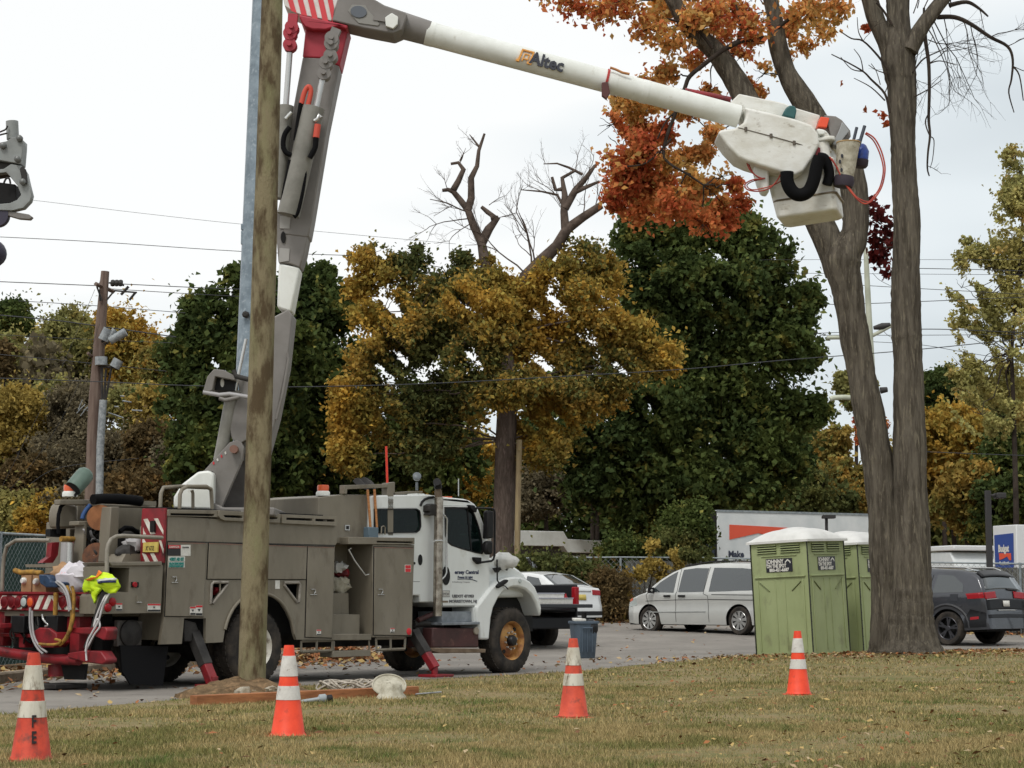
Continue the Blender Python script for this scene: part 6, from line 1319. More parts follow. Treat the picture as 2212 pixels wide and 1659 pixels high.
# ---------------------------------------------------------------- portable toilets
m_pt = mat('toilet_green', (154, 164, 119), (144, 154, 109), s=1.6, r=.6, c3=(118, 120, 88), s3=3.5, lo3=.56, hi3=.76, st=(1, 1, .5))
m_ptd = mat('toilet_seam', (44, 48, 38), r=.7); m_ptr = mat('toilet_roof_white', (216, 216, 212), (204, 204, 200), s=3, r=.5)
def toilet(px, d, lab, roll=.045):
    c = P(px, 1412, d); z = Z1(c.x, c.y) + .01; t = thing('portable_toilet', lab, 'portable toilet', (c.x, c.y, z), math.radians(138), 'green portable toilets beside the tree')
    t.rotation_euler = (Matrix.Rotation(-roll, 3, 'Y') @ Matrix.Rotation(math.radians(138), 3, 'Z')).to_euler()
    Wd = 1.2; Ht = 2.06
    mb = MB(); mb.box(0, Wd, -Wd, 0, -.12, Ht); obj('cabin', mb, m_pt, t, bevel=.015)
    # local faces: L (y=0, reader's right = -x) and R (x=0, reader's right = -y)
    def fp(face, a, z, o=0): return Vector((Wd - a, o, z)) if face == 'L' else Vector((-o, -a, z))
    def fbox(face, a0, a1, z0, z1, o0, o1):
        p = fp(face, a0, z0, o0); q = fp(face, a1, z1, o1); return (min(p.x, q.x), max(p.x, q.x), min(p.y, q.y), max(p.y, q.y), min(p.z, q.z), max(p.z, q.z))
    for fc_ in ('L', 'R'):
        mb = MB(); mb.box(*fbox(fc_, .06, Wd - .06, 1.42, 1.445, 0, .03)); mb.box(*fbox(fc_, .06, Wd - .06, Ht - .05, Ht, 0, .02)); mb.box(*fbox(fc_, .22, Wd - .22, 1.80, 1.815, 0, .02))
        mb.box(*fbox(fc_, .10, .13, .12, 1.38, 0, .015)); mb.box(*fbox(fc_, Wd - .13, Wd - .10, .12, 1.38, 0, .015)); mb.box(*fbox(fc_, .48, .50, .12, 1.38, 0, .01)); mb.box(*fbox(fc_, .68, .70, .12, 1.38, 0, .01))
        for s in (0, 1):
            for k in range(2):
                a = (.16 if s == 0 else Wd - .16); b = (.36 if s == 0 else Wd - .36); p = fp(fc_, a, 1.34, .008); q = fp(fc_, b, 1.18, .008)
                mb.tube([p, q], .012, 5)
        obj('wall_rib', mb, m_pt, t, bevel=.006)
        for s in (0, 1):
            a0, a1 = (.14, .56) if s == 0 else (.64, 1.06); mb = MB()
            for k in range(4): zz = 1.86 + k * .042; mb.box(*fbox(fc_, a0, a1, zz, zz + .018, 0, .03))
            obj('louvre_vent', mb, m_pt, t, bevel=.004)
            mb = MB(); mb.box(*fbox(fc_, a0 + .01, a1 - .01, 1.85, 2.02, 0, .004)); obj('vent_gap', mb, mat('vent_shadow', (58, 66, 44), r=.8), t)
        mb = MB(); mb.box(*fbox(fc_, .32, .88, 1.52, 1.76, .003, .010)); sg = obj('sign', mb, mat('sign_dark', (34, 34, 42), r=.4), t)
        R_v = Vector((-1, 0, 0)) if fc_ == 'L' else Vector((0, -1, 0))
        for s_, a, z, sz, kx in (('JOHNNY', .335, 1.672, .105, .37), ('ON THE SPOT', .335, 1.600, .085, .42), ('800-451-6687', .39, 1.530, .080, .42)):
            obj('lettering', text_mb(s_, sz, fp(fc_, a, z, .013), R_v, (0, 0, 1), .001, fit=kx, off=.004), m_label, sg)
        p0 = [fp(fc_, a, z, .013) for a, z in ((.73, 1.67), (.73, 1.70), (.79, 1.745), (.85, 1.70), (.85, 1.67), (.83, 1.67), (.83, 1.69), (.79, 1.715), (.75, 1.69), (.75, 1.67))]
        mb = MB(); mb.add(p0, [tuple(range(10))]); obj('house_logo', mb, m_label, sg)
    for bx_, (x, y) in (((-.012, .0, -.012, .012, -.08, Ht), (-.012, 0)), ((-.012, .012, -Wd - .012, -Wd, -.08, Ht), (0, -Wd - .01)), ((Wd, Wd + .012, -.012, .012, -.08, Ht), (Wd + .01, 0))):
        mb = MB(); mb.box(*bx_)
        for k in range(14): mb.ball((x, y, .05 + k * .145), .012, 4)
        obj('corner_seam', mb, m_ptd, t)
    mb = MB(); mb.box(-.02, Wd + .02, -Wd - .02, .02, -.16, -.10); obj('skid_base', mb, m_ptd, t)
    # domed roof with ridges
    mb = MB(); NX = 36; NY = 24; G_ = []
    for i in range(NX + 1):
        for j in range(NY + 1):
            u_ = i / NX * 2 - 1; v_ = j / NY * 2 - 1; rg_ = .02 * abs(math.cos(u_ * math.pi * 1.5)) * (1 - abs(v_) ** 3)
            h = .225 * max(0, (1 - abs(u_) ** 2.2)) ** .62 * max(0, (1 - abs(v_) ** 2.2)) ** .62
            G_.append((Wd / 2 + u_ * (Wd / 2 + .06), -Wd / 2 + v_ * (Wd / 2 + .06), Ht + .015 + h + rg_ * (h > .05)))
    k = NY + 1; mb.add(G_, [(i * k + j, i * k + j + 1, (i + 1) * k + j + 1, (i + 1) * k + j) for i in range(NX) for j in range(NY)])
    mb.box(-.06, Wd + .06, -Wd - .06, .06, Ht - .025, Ht + .014); obj('roof', mb, m_ptr, t, smooth=40)
    return t
toilet(1757, 34.5, 'nearer green portable toilet with white domed roof beside the big tree')
toilet(1866, 36.3, 'farther green portable toilet, half hidden behind the tree trunk')

# ---------------------------------------------------------------- trash can
tcp = P(1261, 1418, 39.2); t = thing('trash_can', 'grey-blue square trash can on the asphalt behind an orange cone', 'trash can', (tcp.x, tcp.y, Z1(tcp.x, tcp.y) + .015), .25)
m_bin = mat('bin_blue_grey', (84, 98, 112), (74, 86, 98), s=3, r=.55)
def sqring(a, z, n=32, e=6):
    out = []
    for k in range(n):
        th = 2 * math.pi * k / n; c_, s_ = math.cos(th), math.sin(th); r = a / (abs(c_) ** e + abs(s_) ** e) ** (1 / e); out.append((r * c_, r * s_, z))
    return out
mb = MB(); mb.rings([sqring(.19, 0), sqring(.20, .02), sqring(.25, .68), sqring(.245, .68), sqring(.20, .6)], cap=True); obj('bin_body', mb, m_bin, t, smooth=40)
mb = MB(); mb.rings([sqring(.25, .68), sqring(.275, .685), sqring(.275, .73), sqring(.245, .735), sqring(.24, .70)], cap=False); obj('bin_rim', mb, m_bin, t, smooth=40)
mb = MB()
for x in (-.1, 0, .1): mb.box(x - .008, x + .008, -.262, -.22, .12, .62)
mb.tube([(-.09, -.25, .58), (-.09, -.29, .60), (.09, -.29, .60), (.09, -.25, .58)], .014, 6); obj('bin_handle', mb, m_bin, t)
mb = MB(); mb.ball((.03, 0, .70), .2, 8, (1.05, 1.05, .35), .5, 2); mb.ball((.14, -.22, .60), .10, 6, (1, .4, 1.2), .4, 3); obj('bin_liner', mb, mat('liner_black', (24, 24, 28), r=.3), t, smooth=50)
mb = MB(); mb.obox((-.13, -.12, .76), (.24, 0, .0), (0, .2, .02), (0, 0, .05)); obj('waste_paper', mb, m_label, t, bevel=.01)
mb = MB(); mb.lathe([(.05, 0), (.06, .11), (.065, .12)], (-.02, -.1, .78), n=12); obj('waste_cup', mb, m_blk, t, smooth=50)

# ---------------------------------------------------------------- fences
m_galv = mat('galvanised_post', (148, 156, 158), (126, 134, 138), s=9, r=.5, m=.3); m_gscr = mat('green_screen', (34, 66, 58), (26, 54, 46), s=2, r=.8)
m_fw = mat('fence_wood_grey', (92, 92, 86), (70, 68, 62), s=3, r=.9, b=.4, bs=20, st=(4, 4, .6))
def chain(name, label, pts, h, step, rw_, screen=None, postgap=3.0, lift=0):
    t = thing(name, label, 'fence', (pts[0][0], pts[0][1], Z1(*pts[0]))); o_ = Vector(t.location)
    def g(x, y): return Vector((x, y, Z1(x, y) + lift)) - o_
    tot = []; 
    for i in range(len(pts) - 1):
        a = Vector(pts[i] + (0,)); b = Vector(pts[i + 1] + (0,)); L = (b - a).length; n = max(1, round(L / postgap))
        for k in range(n): q = a + (b - a) * (k / n); tot.append((q.x, q.y))
    tot.append(pts[-1])
    for q in tot: p = g(*q); mb = MB(); mb.tube([p + Vector((0, 0, -.1)), p + Vector((0, 0, h + .03))], .035, 10); obj('post', mb, m_galv, t, smooth=50)
    for a, b in zip(tot[:-1], tot[1:]):
        mb = MB(); mb.tube([g(*a) + Vector((0, 0, h)), g(*b) + Vector((0, 0, h))], .024, 8); obj('top_rail', mb, m_galv, t, smooth=50)
    mb = MB()
    for a, b in zip(tot[:-1], tot[1:]):
        A = g(*a); B = g(*b); L = (B - A).length; n = int((L + h) / step)
        for k in range(-int(h / step), int(L / step) + 1):
            for s in (1, -1):
                s0 = k * step if s > 0 else k * step + h; s1 = s0 + h * s; u0, u1 = s0, s1; z0, z1 = 0.0, h
                lo, hi = (0, L)
                def cl(u, z, uo, zo):
                    if u < lo: f = (lo - uo) / (u - uo); return lo, zo + (z - zo) * f
                    if u > hi: f = (hi - uo) / (u - uo); return hi, zo + (z - zo) * f
                    return u, z
                if max(u0, u1) <= lo or min(u0, u1) >= hi: continue
                (c0, e0), (c1, e1) = cl(u0, z0, u1, z1), cl(u1, z1, u0, z0)
                mb.tube([A + (B - A) * (c0 / L) + Vector((0, 0, e0)), A + (B - A) * (c1 / L) + Vector((0, 0, e1))], rw_, 3, cap=False)
    obj('chain_mesh', mb, m_galv, t)
    if screen:
        for a, b in zip(tot[:-1], tot[1:]):
            A = g(*a); B = g(*b); d = (B - A).normalized(); nn_ = Vector((-d.y, d.x, 0)) * .05; mb = MB(); V = [A + nn_, B + nn_, B + nn_ + Vector((0, 0, h)), A + nn_ + Vector((0, 0, h))]; V += [v + nn_ * .2 for v in V]
            mb.add(V, [(0, 1, 2, 3), (7, 6, 5, 4), (0, 4, 5, 1), (1, 5, 6, 2), (2, 6, 7, 3), (3, 7, 4, 0)]); obj('privacy_screen', mb, screen, t)
    return t
chain('chain_link_fence', 'chain link fence with dark green screen behind the truck tail', [(-12.5, 20), (-9.8, 26), (-8.4, 32), (-6.6, 40), (-4.6, 50)], 2.15, .13, .0024, m_gscr)
chain('chain_link_fence', 'galvanised chain link fence behind the minivan, overgrown with vines', [(-4.5, 58), (3.2, 57.5), (8, 55), (13.4, 51.5), (20, 47)], 1.85, .16, .004)
t = thing('wooden_fence', 'weathered grey plank fence behind the chain link fence', 'fence', (0, 0, 0))
for x0, y0, x1, y1 in ((3.4, 58.3, 8.2, 55.8), (12.2, 53.2, 21, 47.8)):
    d = Vector((x1 - x0, y1 - y0, 0)); L = d.length; n = int(L / .145); mb = MB()
    for k in range(n):
        q = Vector((x0, y0, 0)) + d * (k / n); z = Z1(q.x, q.y); w_ = d.normalized() * .135; nn_ = Vector((-w_.y, w_.x, 0)).normalized() * .02; h = 1.72 + .05 * random.random()
        mb.obox(q + w_ / 2 + Vector((0, 0, z + h / 2)), w_, nn_, (0, 0, h))
    obj('fence_boards', mb, m_fw, t)

# ---------------------------------------------------------------- trailers, building, lamps
m_trl = mat('trailer_white', (212, 216, 216), (196, 202, 203), s=1, r=.5)
def wbox(name, label, cat, pl0, d0, pl1, d1, ztop, depth, m, par=None):
    a = P(pl0, 1200, d0); b = P(pl1, 1200, d1); d = Vector((b.x - a.x, b.y - a.y, 0)); th = math.atan2(d.y, d.x); z = Z1(a.x, a.y)
    t = thing(name, label, cat, (a.x, a.y, z), th); return t, d.length, ztop - z, th
t, L, Hh, th = wbox('box_trailer', 'long white box trailer with orange bow-tie mark parked behind the portable toilets', 'trailer', 1550, 62, 1960, 65.5, 4.02, 2.5, m_trl)
mb = MB(); mb.box(0, L, 0, 2.4, .95, Hh); obj('trailer_box', mb, m_trl, t, bevel=.03)
mb = MB(); mb.box(-.02, L, -.02, .0, Hh - .06, Hh + .01); mb.box(-.02, L, -.02, 0, .95, 1.03); obj('trailer_edge', mb, m_galv, t)
mb = MB(); mb.box(-.035, -.004, .02, 2.38, .98, Hh - .02); obj('rear_opening', mb, m_void, t); mb = MB(); mb.box(-.06, -.03, .1, .9, 1.0, Hh - .5); obj('rear_door', mb, mat('door_slate', (52, 60, 72), r=.6), t)
mb = MB()
for x in (1.2, 2.3, L - 1.5): mb.lathe([(.5, 0), (.5, .25)], (x, .05, .5), (0, 1, 0), 20)
obj('trailer_wheel', mb, m_tire, t)
FT = Fr(t.location, th); m_org = mat('orange_mark', (214, 84, 56), r=.5)
q = [FT.on_w(p, -.012) for p in (J_(1283, 218), J_(1283, 362), J_(1560, 300), J_(1840, 370), J_(1840, 248), J_(1640, 236))]
mb = MB(); mb.prism(q, -.02, -.002, 'y'); obj('orange_mark', mb, m_org, t)
p = FT.on_w(J_(1272, 528), -.01); p2 = FT.on_w(J_(1272, 466), -.01); obj('lettering', text_mb('Make', (p2[1] - p[1]) * 1.35, (p[0], -.008, p[1]), (1, 0, 0), (0, 0, 1), .004, off=.01), mat('navy_text', (44, 50, 68), r=.5), t)
t, L, Hh, th = wbox('rental_truck', 'white rental box truck with a blue rear sign at the right edge', 'box truck', 2146, 56, 2197, 55, 3.28, 2.4, m_trl)
FT = Fr(t.location, th); mb = MB(); mb.box(0, L, 0, 5, .7, Hh); obj('cargo_box', mb, m_wcp, t, bevel=.02)
mb = MB(); mb.box(L, L + .02, .3, 4.5, .9, Hh - .2); obj('side_panel', mb, m_trl, t)
def fw(name, sh, pts, m, o=.01, fr=None, par=None, dd=.006):
    q = [fr.on_w(sh(*p), -o) for p in pts]; mb = MB(); mb.prism(q, -o, -o + dd, 'y'); return obj(name, mb, m, par)
bl_ = fw('blue_sign', S_, [(648, 432), (826, 412), (832, 780), (660, 780)], mat('sign_blue', (42, 70, 140), r=.5), .02, FT, t, .015)
fw('logo', S_, [(692, 602), (755, 602), (806, 602), (808, 668), (790, 668), (770, 632), (740, 650), (698, 668)], m_org, .03, FT, bl_)
p = FT.on_w(S_(688, 590), -.03); p2 = FT.on_w(S_(688, 510), -.03); p3 = FT.on_w(S_(806, 590), -.03)
tm = text_mb('Budget', (p2[1] - p[1]) * 1.15, (p[0], -.03, p[1]), (1, 0, 0), (0, 0, 1), .003, sx=.62, off=.012); obj('lettering', tm, m_label, bl_)
p = FT.on_w(S_(700, 712), -.03); obj('lettering', text_mb('Truck Rental', .13, (p[0], -.03, p[1]), (1, 0, 0), (0, 0, 1), .003, sx=.62, off=.006), m_label, bl_)
t, L, Hh, th = wbox('box_van', 'plain white box van partly hidden behind the big tree and dark grey vehicle', 'van', 2000, 60, 2064, 58.5, 2.72, 2.4, m_trl)
mb = MB(); mb.prism([(0, .5), (L * .96, .5), (L, Hh - .55), (L - .28, Hh - .12), (0, Hh - .1)], 0, 2.2, 'y'); obj('van_body', mb, m_trl, t, bevel=.04); mb = MB(); mb.box(-.1, L + .0, -.05, 2.2, Hh - .08, Hh + .08); obj('van_roof', mb, m_wcp, t, bevel=.03)
# low building
t, L, Hh, th = wbox('low_building', 'low white-roofed shed far behind the chain link fence', 'building', 1112, 78, 1292, 80, 3.95, 6, m_trl)
mb = MB(); mb.box(0, L * .98, .2, 6, 0, Hh - .55); obj('wall', mb, mat('shed_wall', (70, 66, 62), (86, 80, 74), s=1, r=.8), t)
mb = MB(); mb.prism([(-.1, Hh - .6), (-.1, Hh), (L * .55, Hh), (L * .6, Hh - .3), (L + .1, Hh - .35), (L + .1, Hh - .85), (L * .6, Hh - .85), (L * .55, Hh - .6)], -.2, 6, 'y'); obj('roof', mb, m_wht, t, bevel=.02)
mb = MB(); mb.box(L * .6, L * .93, .15, .2, Hh - 1.25, Hh - .95); obj('window', mb, m_label, t); mb = MB(); mb.box(L * .66, L * .9, .12, .15, Hh - 1.18, Hh - 1.02); obj('pane', mb, m_gdk, t)
m_lampd = mat('lamp_dark', (44, 42, 42), r=.6)
def lamp(label, x0, x1, ytop, d, arm):
    xm = (x0 + x1) / 2; a = P(xm, 1225, d); tpp = P(xm, ytop, d); z = Z1(a.x, a.y); t = thing('lamp_post', label, 'lamp post', (a.x, a.y, z)); r = (x1 - x0) / 2 * d / FPX
    mb = MB(); mb.box(-r, r, -r, r, 0, tpp.z - z); obj('pole', mb, m_lampd, t, bevel=.01)
    k = d / FPX; mb = MB(); ax, ay, aw, ah = [v * k for v in arm]; mb.box(ax, ax + aw, -.2, .2, tpp.z - z - ay - ah, tpp.z - z - ay); mb.box(0, ax + .1, -.03, .03, tpp.z - z - ay - .10, tpp.z - z - ay - .03); obj('lamp_head', mb, m_lampd, t, bevel=.02)
lamp('dark square lamp post beside the blue rental sign', 2132, 2144, 1060, 50, (16, 5, 20, 12)); lamp('short dark lamp post seen above the portable toilet roofs', 1784, 1790, 1113, 55, (-8, 0, 26, 7))

# ---------------------------------------------------------------- poles and wires
m_gp = mat('galvanised_steel_pole', (136, 150, 160), (112, 126, 136), s=5, r=.5, m=.25, c3=(158, 170, 178), s3=14, lo3=.55, hi3=.68)
GY = 30.5; a = P(519, 1440, GY); b = P(576, 0, GY); d = (Vector(b) - Vector(a)).normalized(); base = Vector(a) + d * ((Z1(a.x, a.y) - a.z) / d.z)
t = thing('steel_pole', 'galvanised grey steel pole rising behind the wooden pole and the truck boom', 'utility pole', base)
mb = MB(); mb.tube([d * 0, d * 4, d * 8, d * 13], [.27, .255, .24, .22], 12); obj('pole_shaft', mb, m_gp, t, smooth=20)
for px, py, s in ((526, 491, 0), (526, 514, 1)):
    q = P(px, py, GY - .05) - base; mb = MB(); mb.obox(q, (.07, 0, 0), (0, .12, 0), (0, 0, .10 if s == 0 else .22)); obj('pole_lug', mb, m_gp, t, bevel=.01)
q = P(532, 680, GY - .26) - base; mb = MB(); mb.lathe([(.055, 0), (.055, .05), (.03, .07)], q, (-.2, -1, 0), 8); obj('pole_bolt', mb, m_dgr, t)
m_up = mat('old_pole_wood', (118, 102, 92), (92, 76, 68), s=2, r=.9, b=.4, bs=15, st=(4, 4, .4)); m_up2 = mat('pale_pole_wood', (150, 134, 100), (120, 104, 80), s=2, r=.9, st=(4, 4, .4)); m_wire = mat('wire_black', (44, 47, 52), r=.6); m_ins = mat('insulator_grey', (150, 156, 158), (112, 118, 122), s=9, r=.5)
KY = 64.0; kv = lambda X, Y, y=KY: P(*K_(X, Y), y)
bs = kv(595, 1900); bs = Vector((bs.x, bs.y, Z1(bs.x, bs.y))); t = thing('utility_pole', 'old leaning brown utility pole with crossarm and transformers at left', 'utility pole', bs)
mb = MB(); mb.tube([Vector((0, 0, 0)), kv(610, 1500) - bs, kv(628, 1000) - bs, kv(660, 560) - bs, kv(695, 135) - bs], [.25, .235, .22, .19, .14], 12); obj('pole_shaft', mb, m_up, t, smooth=60)
mb = MB(); mb.tube([kv(655, 1700, KY - .3) - bs, kv(662, 1300, KY - .3) - bs, kv(682, 985, KY - .3) - bs], .125, 10); obj('riser_conduit', mb, m_ins, t, smooth=50)
mb = MB(); mb.tube([kv(632, 218, KY - .5) - bs, kv(750, 268, KY + .8) - bs], .075, 4); mb.tube([kv(580, 675, KY - .3) - bs, kv(640, 720, KY + .2) - bs], .06, 4); obj('crossarm', mb, m_up, t)
mb = MB()
for a, b in (((640, 235), (672, 325)), ((745, 275), (705, 325)), ((655, 255), (660, 330))): mb.tube([kv(*a, KY - .25) - bs, kv(*b, KY - .25) - bs], .03, 4)
mb.tube([kv(660, 215) - bs, kv(668, 185) - bs, kv(680, 180) - bs], .03, 5); obj('arm_brace', mb, m_dgr, t)
for a, b, r in (((680, 590), (718, 515), .17), ((725, 592), (832, 535), .14), ((668, 755), (668, 700), .20), ((755, 770), (785, 718), .17), ((700, 595), (760, 520), .10)):
    mb = MB(); mb.tube([kv(*a, KY - .35) - bs, kv(*b, KY - .35) - bs], r, 14); obj('transformer', mb, m_ins, t, smooth=40)
mb = MB()
for a, b in (((670, 600), (835, 540)), ((660, 765), (770, 772)), ((690, 620), (720, 600)), ((700, 780), (690, 980)), ((735, 780), (700, 975)), ((672, 770), (675, 980))): mb = MB(); mb.tube([kv(*a, KY - .3) - bs, kv(*b, KY - .3) - bs], .04, 5); obj('line_hardware', mb, m_dgr, t)
for k in range(3): mb = MB(); mb.lathe([(.10, -.06), (.12, 0), (.10, .06)], kv(745 + 26 * k, 212, KY) - bs, (1, 0, -.1), 8); obj('insulator', mb, m_dgr, t, smooth=40)
for a, b, r in (((720, 210), (820, 228), .03), ((800, 290), (850, 235), .05), ((855, 325), (895, 275), .045), ((755, 262), (905, 275), .03)): mb = MB(); mb.tube([kv(*a) - bs, kv(*b) - bs], r, 5); obj('cutout_bracket', mb, m_dgr, t)
mb = MB(); rn = random.Random(4)
for k in range(9): mb = MB(); x = rn.uniform(500, 600); y = rn.uniform(1040, 1120); mb.tube([kv(x, y) - bs, kv(x + rn.uniform(20, 60), y - rn.uniform(20, 70)) - bs], .015, 4); obj('cable_tail', mb, m_ins, t)
for a, b in (((795, 958), (822, 960)), ((808, 990), (868, 1000)), ((755, 1028), (785, 1030)), ((870, 1052), (940, 1056)), ((715, 1068), (815, 1103))): mb = MB(); mb.tube([kv(*a) - bs, kv(*b) - bs], .025, 4); obj('cable_tail', mb, m_ins, t)
PYY = 66; a = P(1117, 1195, PYY); b = P(1122, 950, PYY); t0_ = Vector((a.x, a.y, Z1(a.x, a.y)))
mb = MB(); mb.tube([(0, 0, 0), Vector(a) - t0_, Vector(b) - t0_], [.12, .11, .10], 10); o = obj('utility_pole', mb, m_up2, smooth=60, loc=t0_); tag(o, 'thin pale wooden pole standing right of the shaggy trunk behind the cab', 'utility pole')
# pale pole with lamp arms behind the big tree
m_pp = mat('pale_green_pole', (184, 188, 170), (160, 164, 146), s=2, r=.6); yv = 52.0; Yv = lambda X, Y, y=yv: P(*Y_(X, Y), y)
a = Yv(530, 1500); t0_ = Vector((a.x, a.y, Z1(a.x, a.y))); t = thing('street_lamp', 'tall pale pole with two curved lamp arms behind the big tree', 'street lamp', t0_)
mb = MB(); mb.tube([(0, 0, 0), Yv(520, 1050) - t0_, Yv(498, 600) - t0_, Yv(478, 165) - t0_], [.13, .11, .085, .065], 12); obj('pole', mb, m_pp, t, smooth=60)
mb = MB(); mb.tube(spl([Yv(500, 690) - t0_, Yv(560, 660) - t0_, Yv(632, 620) - t0_], 4), .05, 8); obj('lamp_arm', mb, m_pp, t, smooth=50); mb = MB(); mb.tube(spl([Yv(500, 720) - t0_, Yv(400, 700) - t0_, Yv(330, 693) - t0_, Yv(250, 694) - t0_], 4), .055, 8); obj('lamp_arm', mb, m_pp, t, smooth=50); mb = MB(); mb.tube(spl([Yv(520, 1070) - t0_, Yv(390, 1046) - t0_, Yv(300, 1046) - t0_, Yv(270, 1055) - t0_], 4), .07, 8); obj('lamp_arm', mb, m_pp, t, smooth=50)
mb = MB(); mb.tube([Yv(525, 636) - t0_, Yv(575, 628) - t0_, Yv(622, 618) - t0_], [.05, .10, .06], 10); obj('lamp_head', mb, m_lampd, t, smooth=50); mb = MB(); mb.tube([Yv(565, 1004) - t0_, Yv(605, 998) - t0_], [.09, .07], 8); obj('lamp_head', mb, m_lampd, t, smooth=50)
wires = [([(-60, 606), (205, 617)], 64, .022), ([(235, 612), (420, 621), (600, 628)], 66, .022), ([(240, 624), (400, 634), (600, 645)], 66, .018), ([(-60, 509), (200, 522), (520, 543), (760, 552)], 60, .016), ([(-20, 425), (75, 433), (300, 460), (540, 486), (985, 527)], 60, .009),
 ([(40, 650), (200, 660), (400, 676)], 70, .018), ([(-60, 676), (100, 690), (209, 704), (380, 728)], 64, .03), ([(-60, 720), (190, 733), (376, 741)], 66, .014), ([(-60, 760), (190, 784), (360, 802)], 66, .018),
 ([(-60, 815), (200, 824), (407, 833), (620, 836), (915, 829), (1200, 814), (1471, 798), (1694, 778), (1960, 757), (2212, 731), (2400, 705)], 45, .016),
 ([(1640, 562), (1720, 561), (2250, 561)], 56, .009), ([(1700, 590), (2250, 594)], 56, .010), ([(1880, 578), (2100, 582), (2300, 588)], 56, .016), ([(1860, 616), (1960, 622), (2260, 638)], 56, .014), ([(1780, 657), (1870, 656), (2260, 640)], 56, .016),
 ([(1760, 720), (1870, 716)], 56, .014), ([(1990, 711), (2060, 712), (2240, 720)], 56, .020), ([(1770, 724), (2000, 724), (2240, 722)], 56, .013), ([(1880, 738), (1990, 745), (2090, 762), (2260, 790)], 56, .012), ([(1980, 975), (2100, 980), (2240, 985)], 56, .016),
 ([(60, 1050), (130, 1010), (300, 990)], 66, .014), ([(0, 1060), (60, 940), (130, 800), (205, 625)], 63, .010), ([(20, 1060), (100, 960), (170, 830), (215, 700)], 63, .008), ([(1885, 590), (1900, 605), (1925, 618)], 52.5, .010), ([(1897, 700), (1915, 722), (1935, 733)], 52.5, .010)]
for k, (pts, y, r) in enumerate(wires):
    q = spl([P(p[0], p[1], y) for p in pts], 6); c0 = Vector(q[0]); mb = MB(); mb.tube([Vector(v) - c0 for v in q], r * .68, 5); o = obj('power_line', mb, m_wire, smooth=50, loc=c0)
    side = ''; lbw = ['dark power line running left from the crossarm of the old pole', 'upper dark power line between the old pole and the dark green tree', "lower dark power line just right of the old pole's crossarm", 'dark line across the white sky, lower of the two lines left of the boom', 'thin highest sky line running from the crane claw to the dead branches', 'faint line grazing the far left treetops just below the pole top', 'thick dark line through the far trees at the upper transformers', 'thin line through the far trees below the upper transformers', 'line through the far trees at the lower transformers', 'single long black cable sagging across the whole view, behind the boom and the trunks', 'highest faint line between the big trunk and the pale gold tree', 'second faint line below the highest, right of the big trunk', 'dark line right of the big trunk, third from the top', 'slanting dark line in the sky right of the big trunk, fourth from the top', 'rising line right of the big trunk, fifth from the top', 'short line stub left of the big trunk at the lamp arm', "dark line leaving the right trunk at the lamp head's height", 'long level thin line crossing both big trunks at lamp height', 'thin line falling right from behind the right trunk, just above the black cable', 'low line over the dark green tree right of the big trunk', 'low line stub behind the left fence top', 'thin guy wire slanting up to the old pole, outer one', 'thin guy wire slanting up to the old pole, inner one', 'short drooping wire between the two big trunks, upper one', 'short drooping wire between the two big trunks, lower one']
    side = 'left of the truck boom' if max(p[0] for p in pts) < 1100 else ('across the whole view behind the boom and trees' if min(p[0] for p in pts) < 0 else 'right of the big tree')
    ht = 'high' if pts[0][1] < 560 else ('middle-height' if pts[0][1] < 700 else 'low')
    tag(o, lbw[k], 'power line', 'overhead wires')
# ---------------------------------------------------------------- trees
def leafmat(name, a, b, c3=None, s=.5, isl=1.0, trl=.38, lo=.42, hi=.6):
    return mat(name, a, b, s=s, r=.75, island=isl, lo=lo, hi=hi, c3=c3, s3=s * 2.2, lo3=.56, hi3=.66, spec=.12, trl=trl)
def leaves(C, size, shape='leaf', up=.3):
    n = len(C); nr = RNG.normal(0, 1, (n, 3)); nr[:, 2] = np.abs(nr[:, 2]) * .6 + up; nr /= np.linalg.norm(nr, axis=1)[:, None]
    t = RNG.normal(0, 1, (n, 3)); t -= nr * (t * nr).sum(1)[:, None]; t /= np.linalg.norm(t, axis=1)[:, None]; q = np.cross(nr, t)
    s = (size * RNG.uniform(.55, 1.35, n))[:, None]
    V = [C - t * s * .5, C + q * s * .36 + nr * s * .10, C + t * s * .62 - nr * s * .12, C - q * s * .36 + nr * s * .10]
    return np.stack(V, 1)
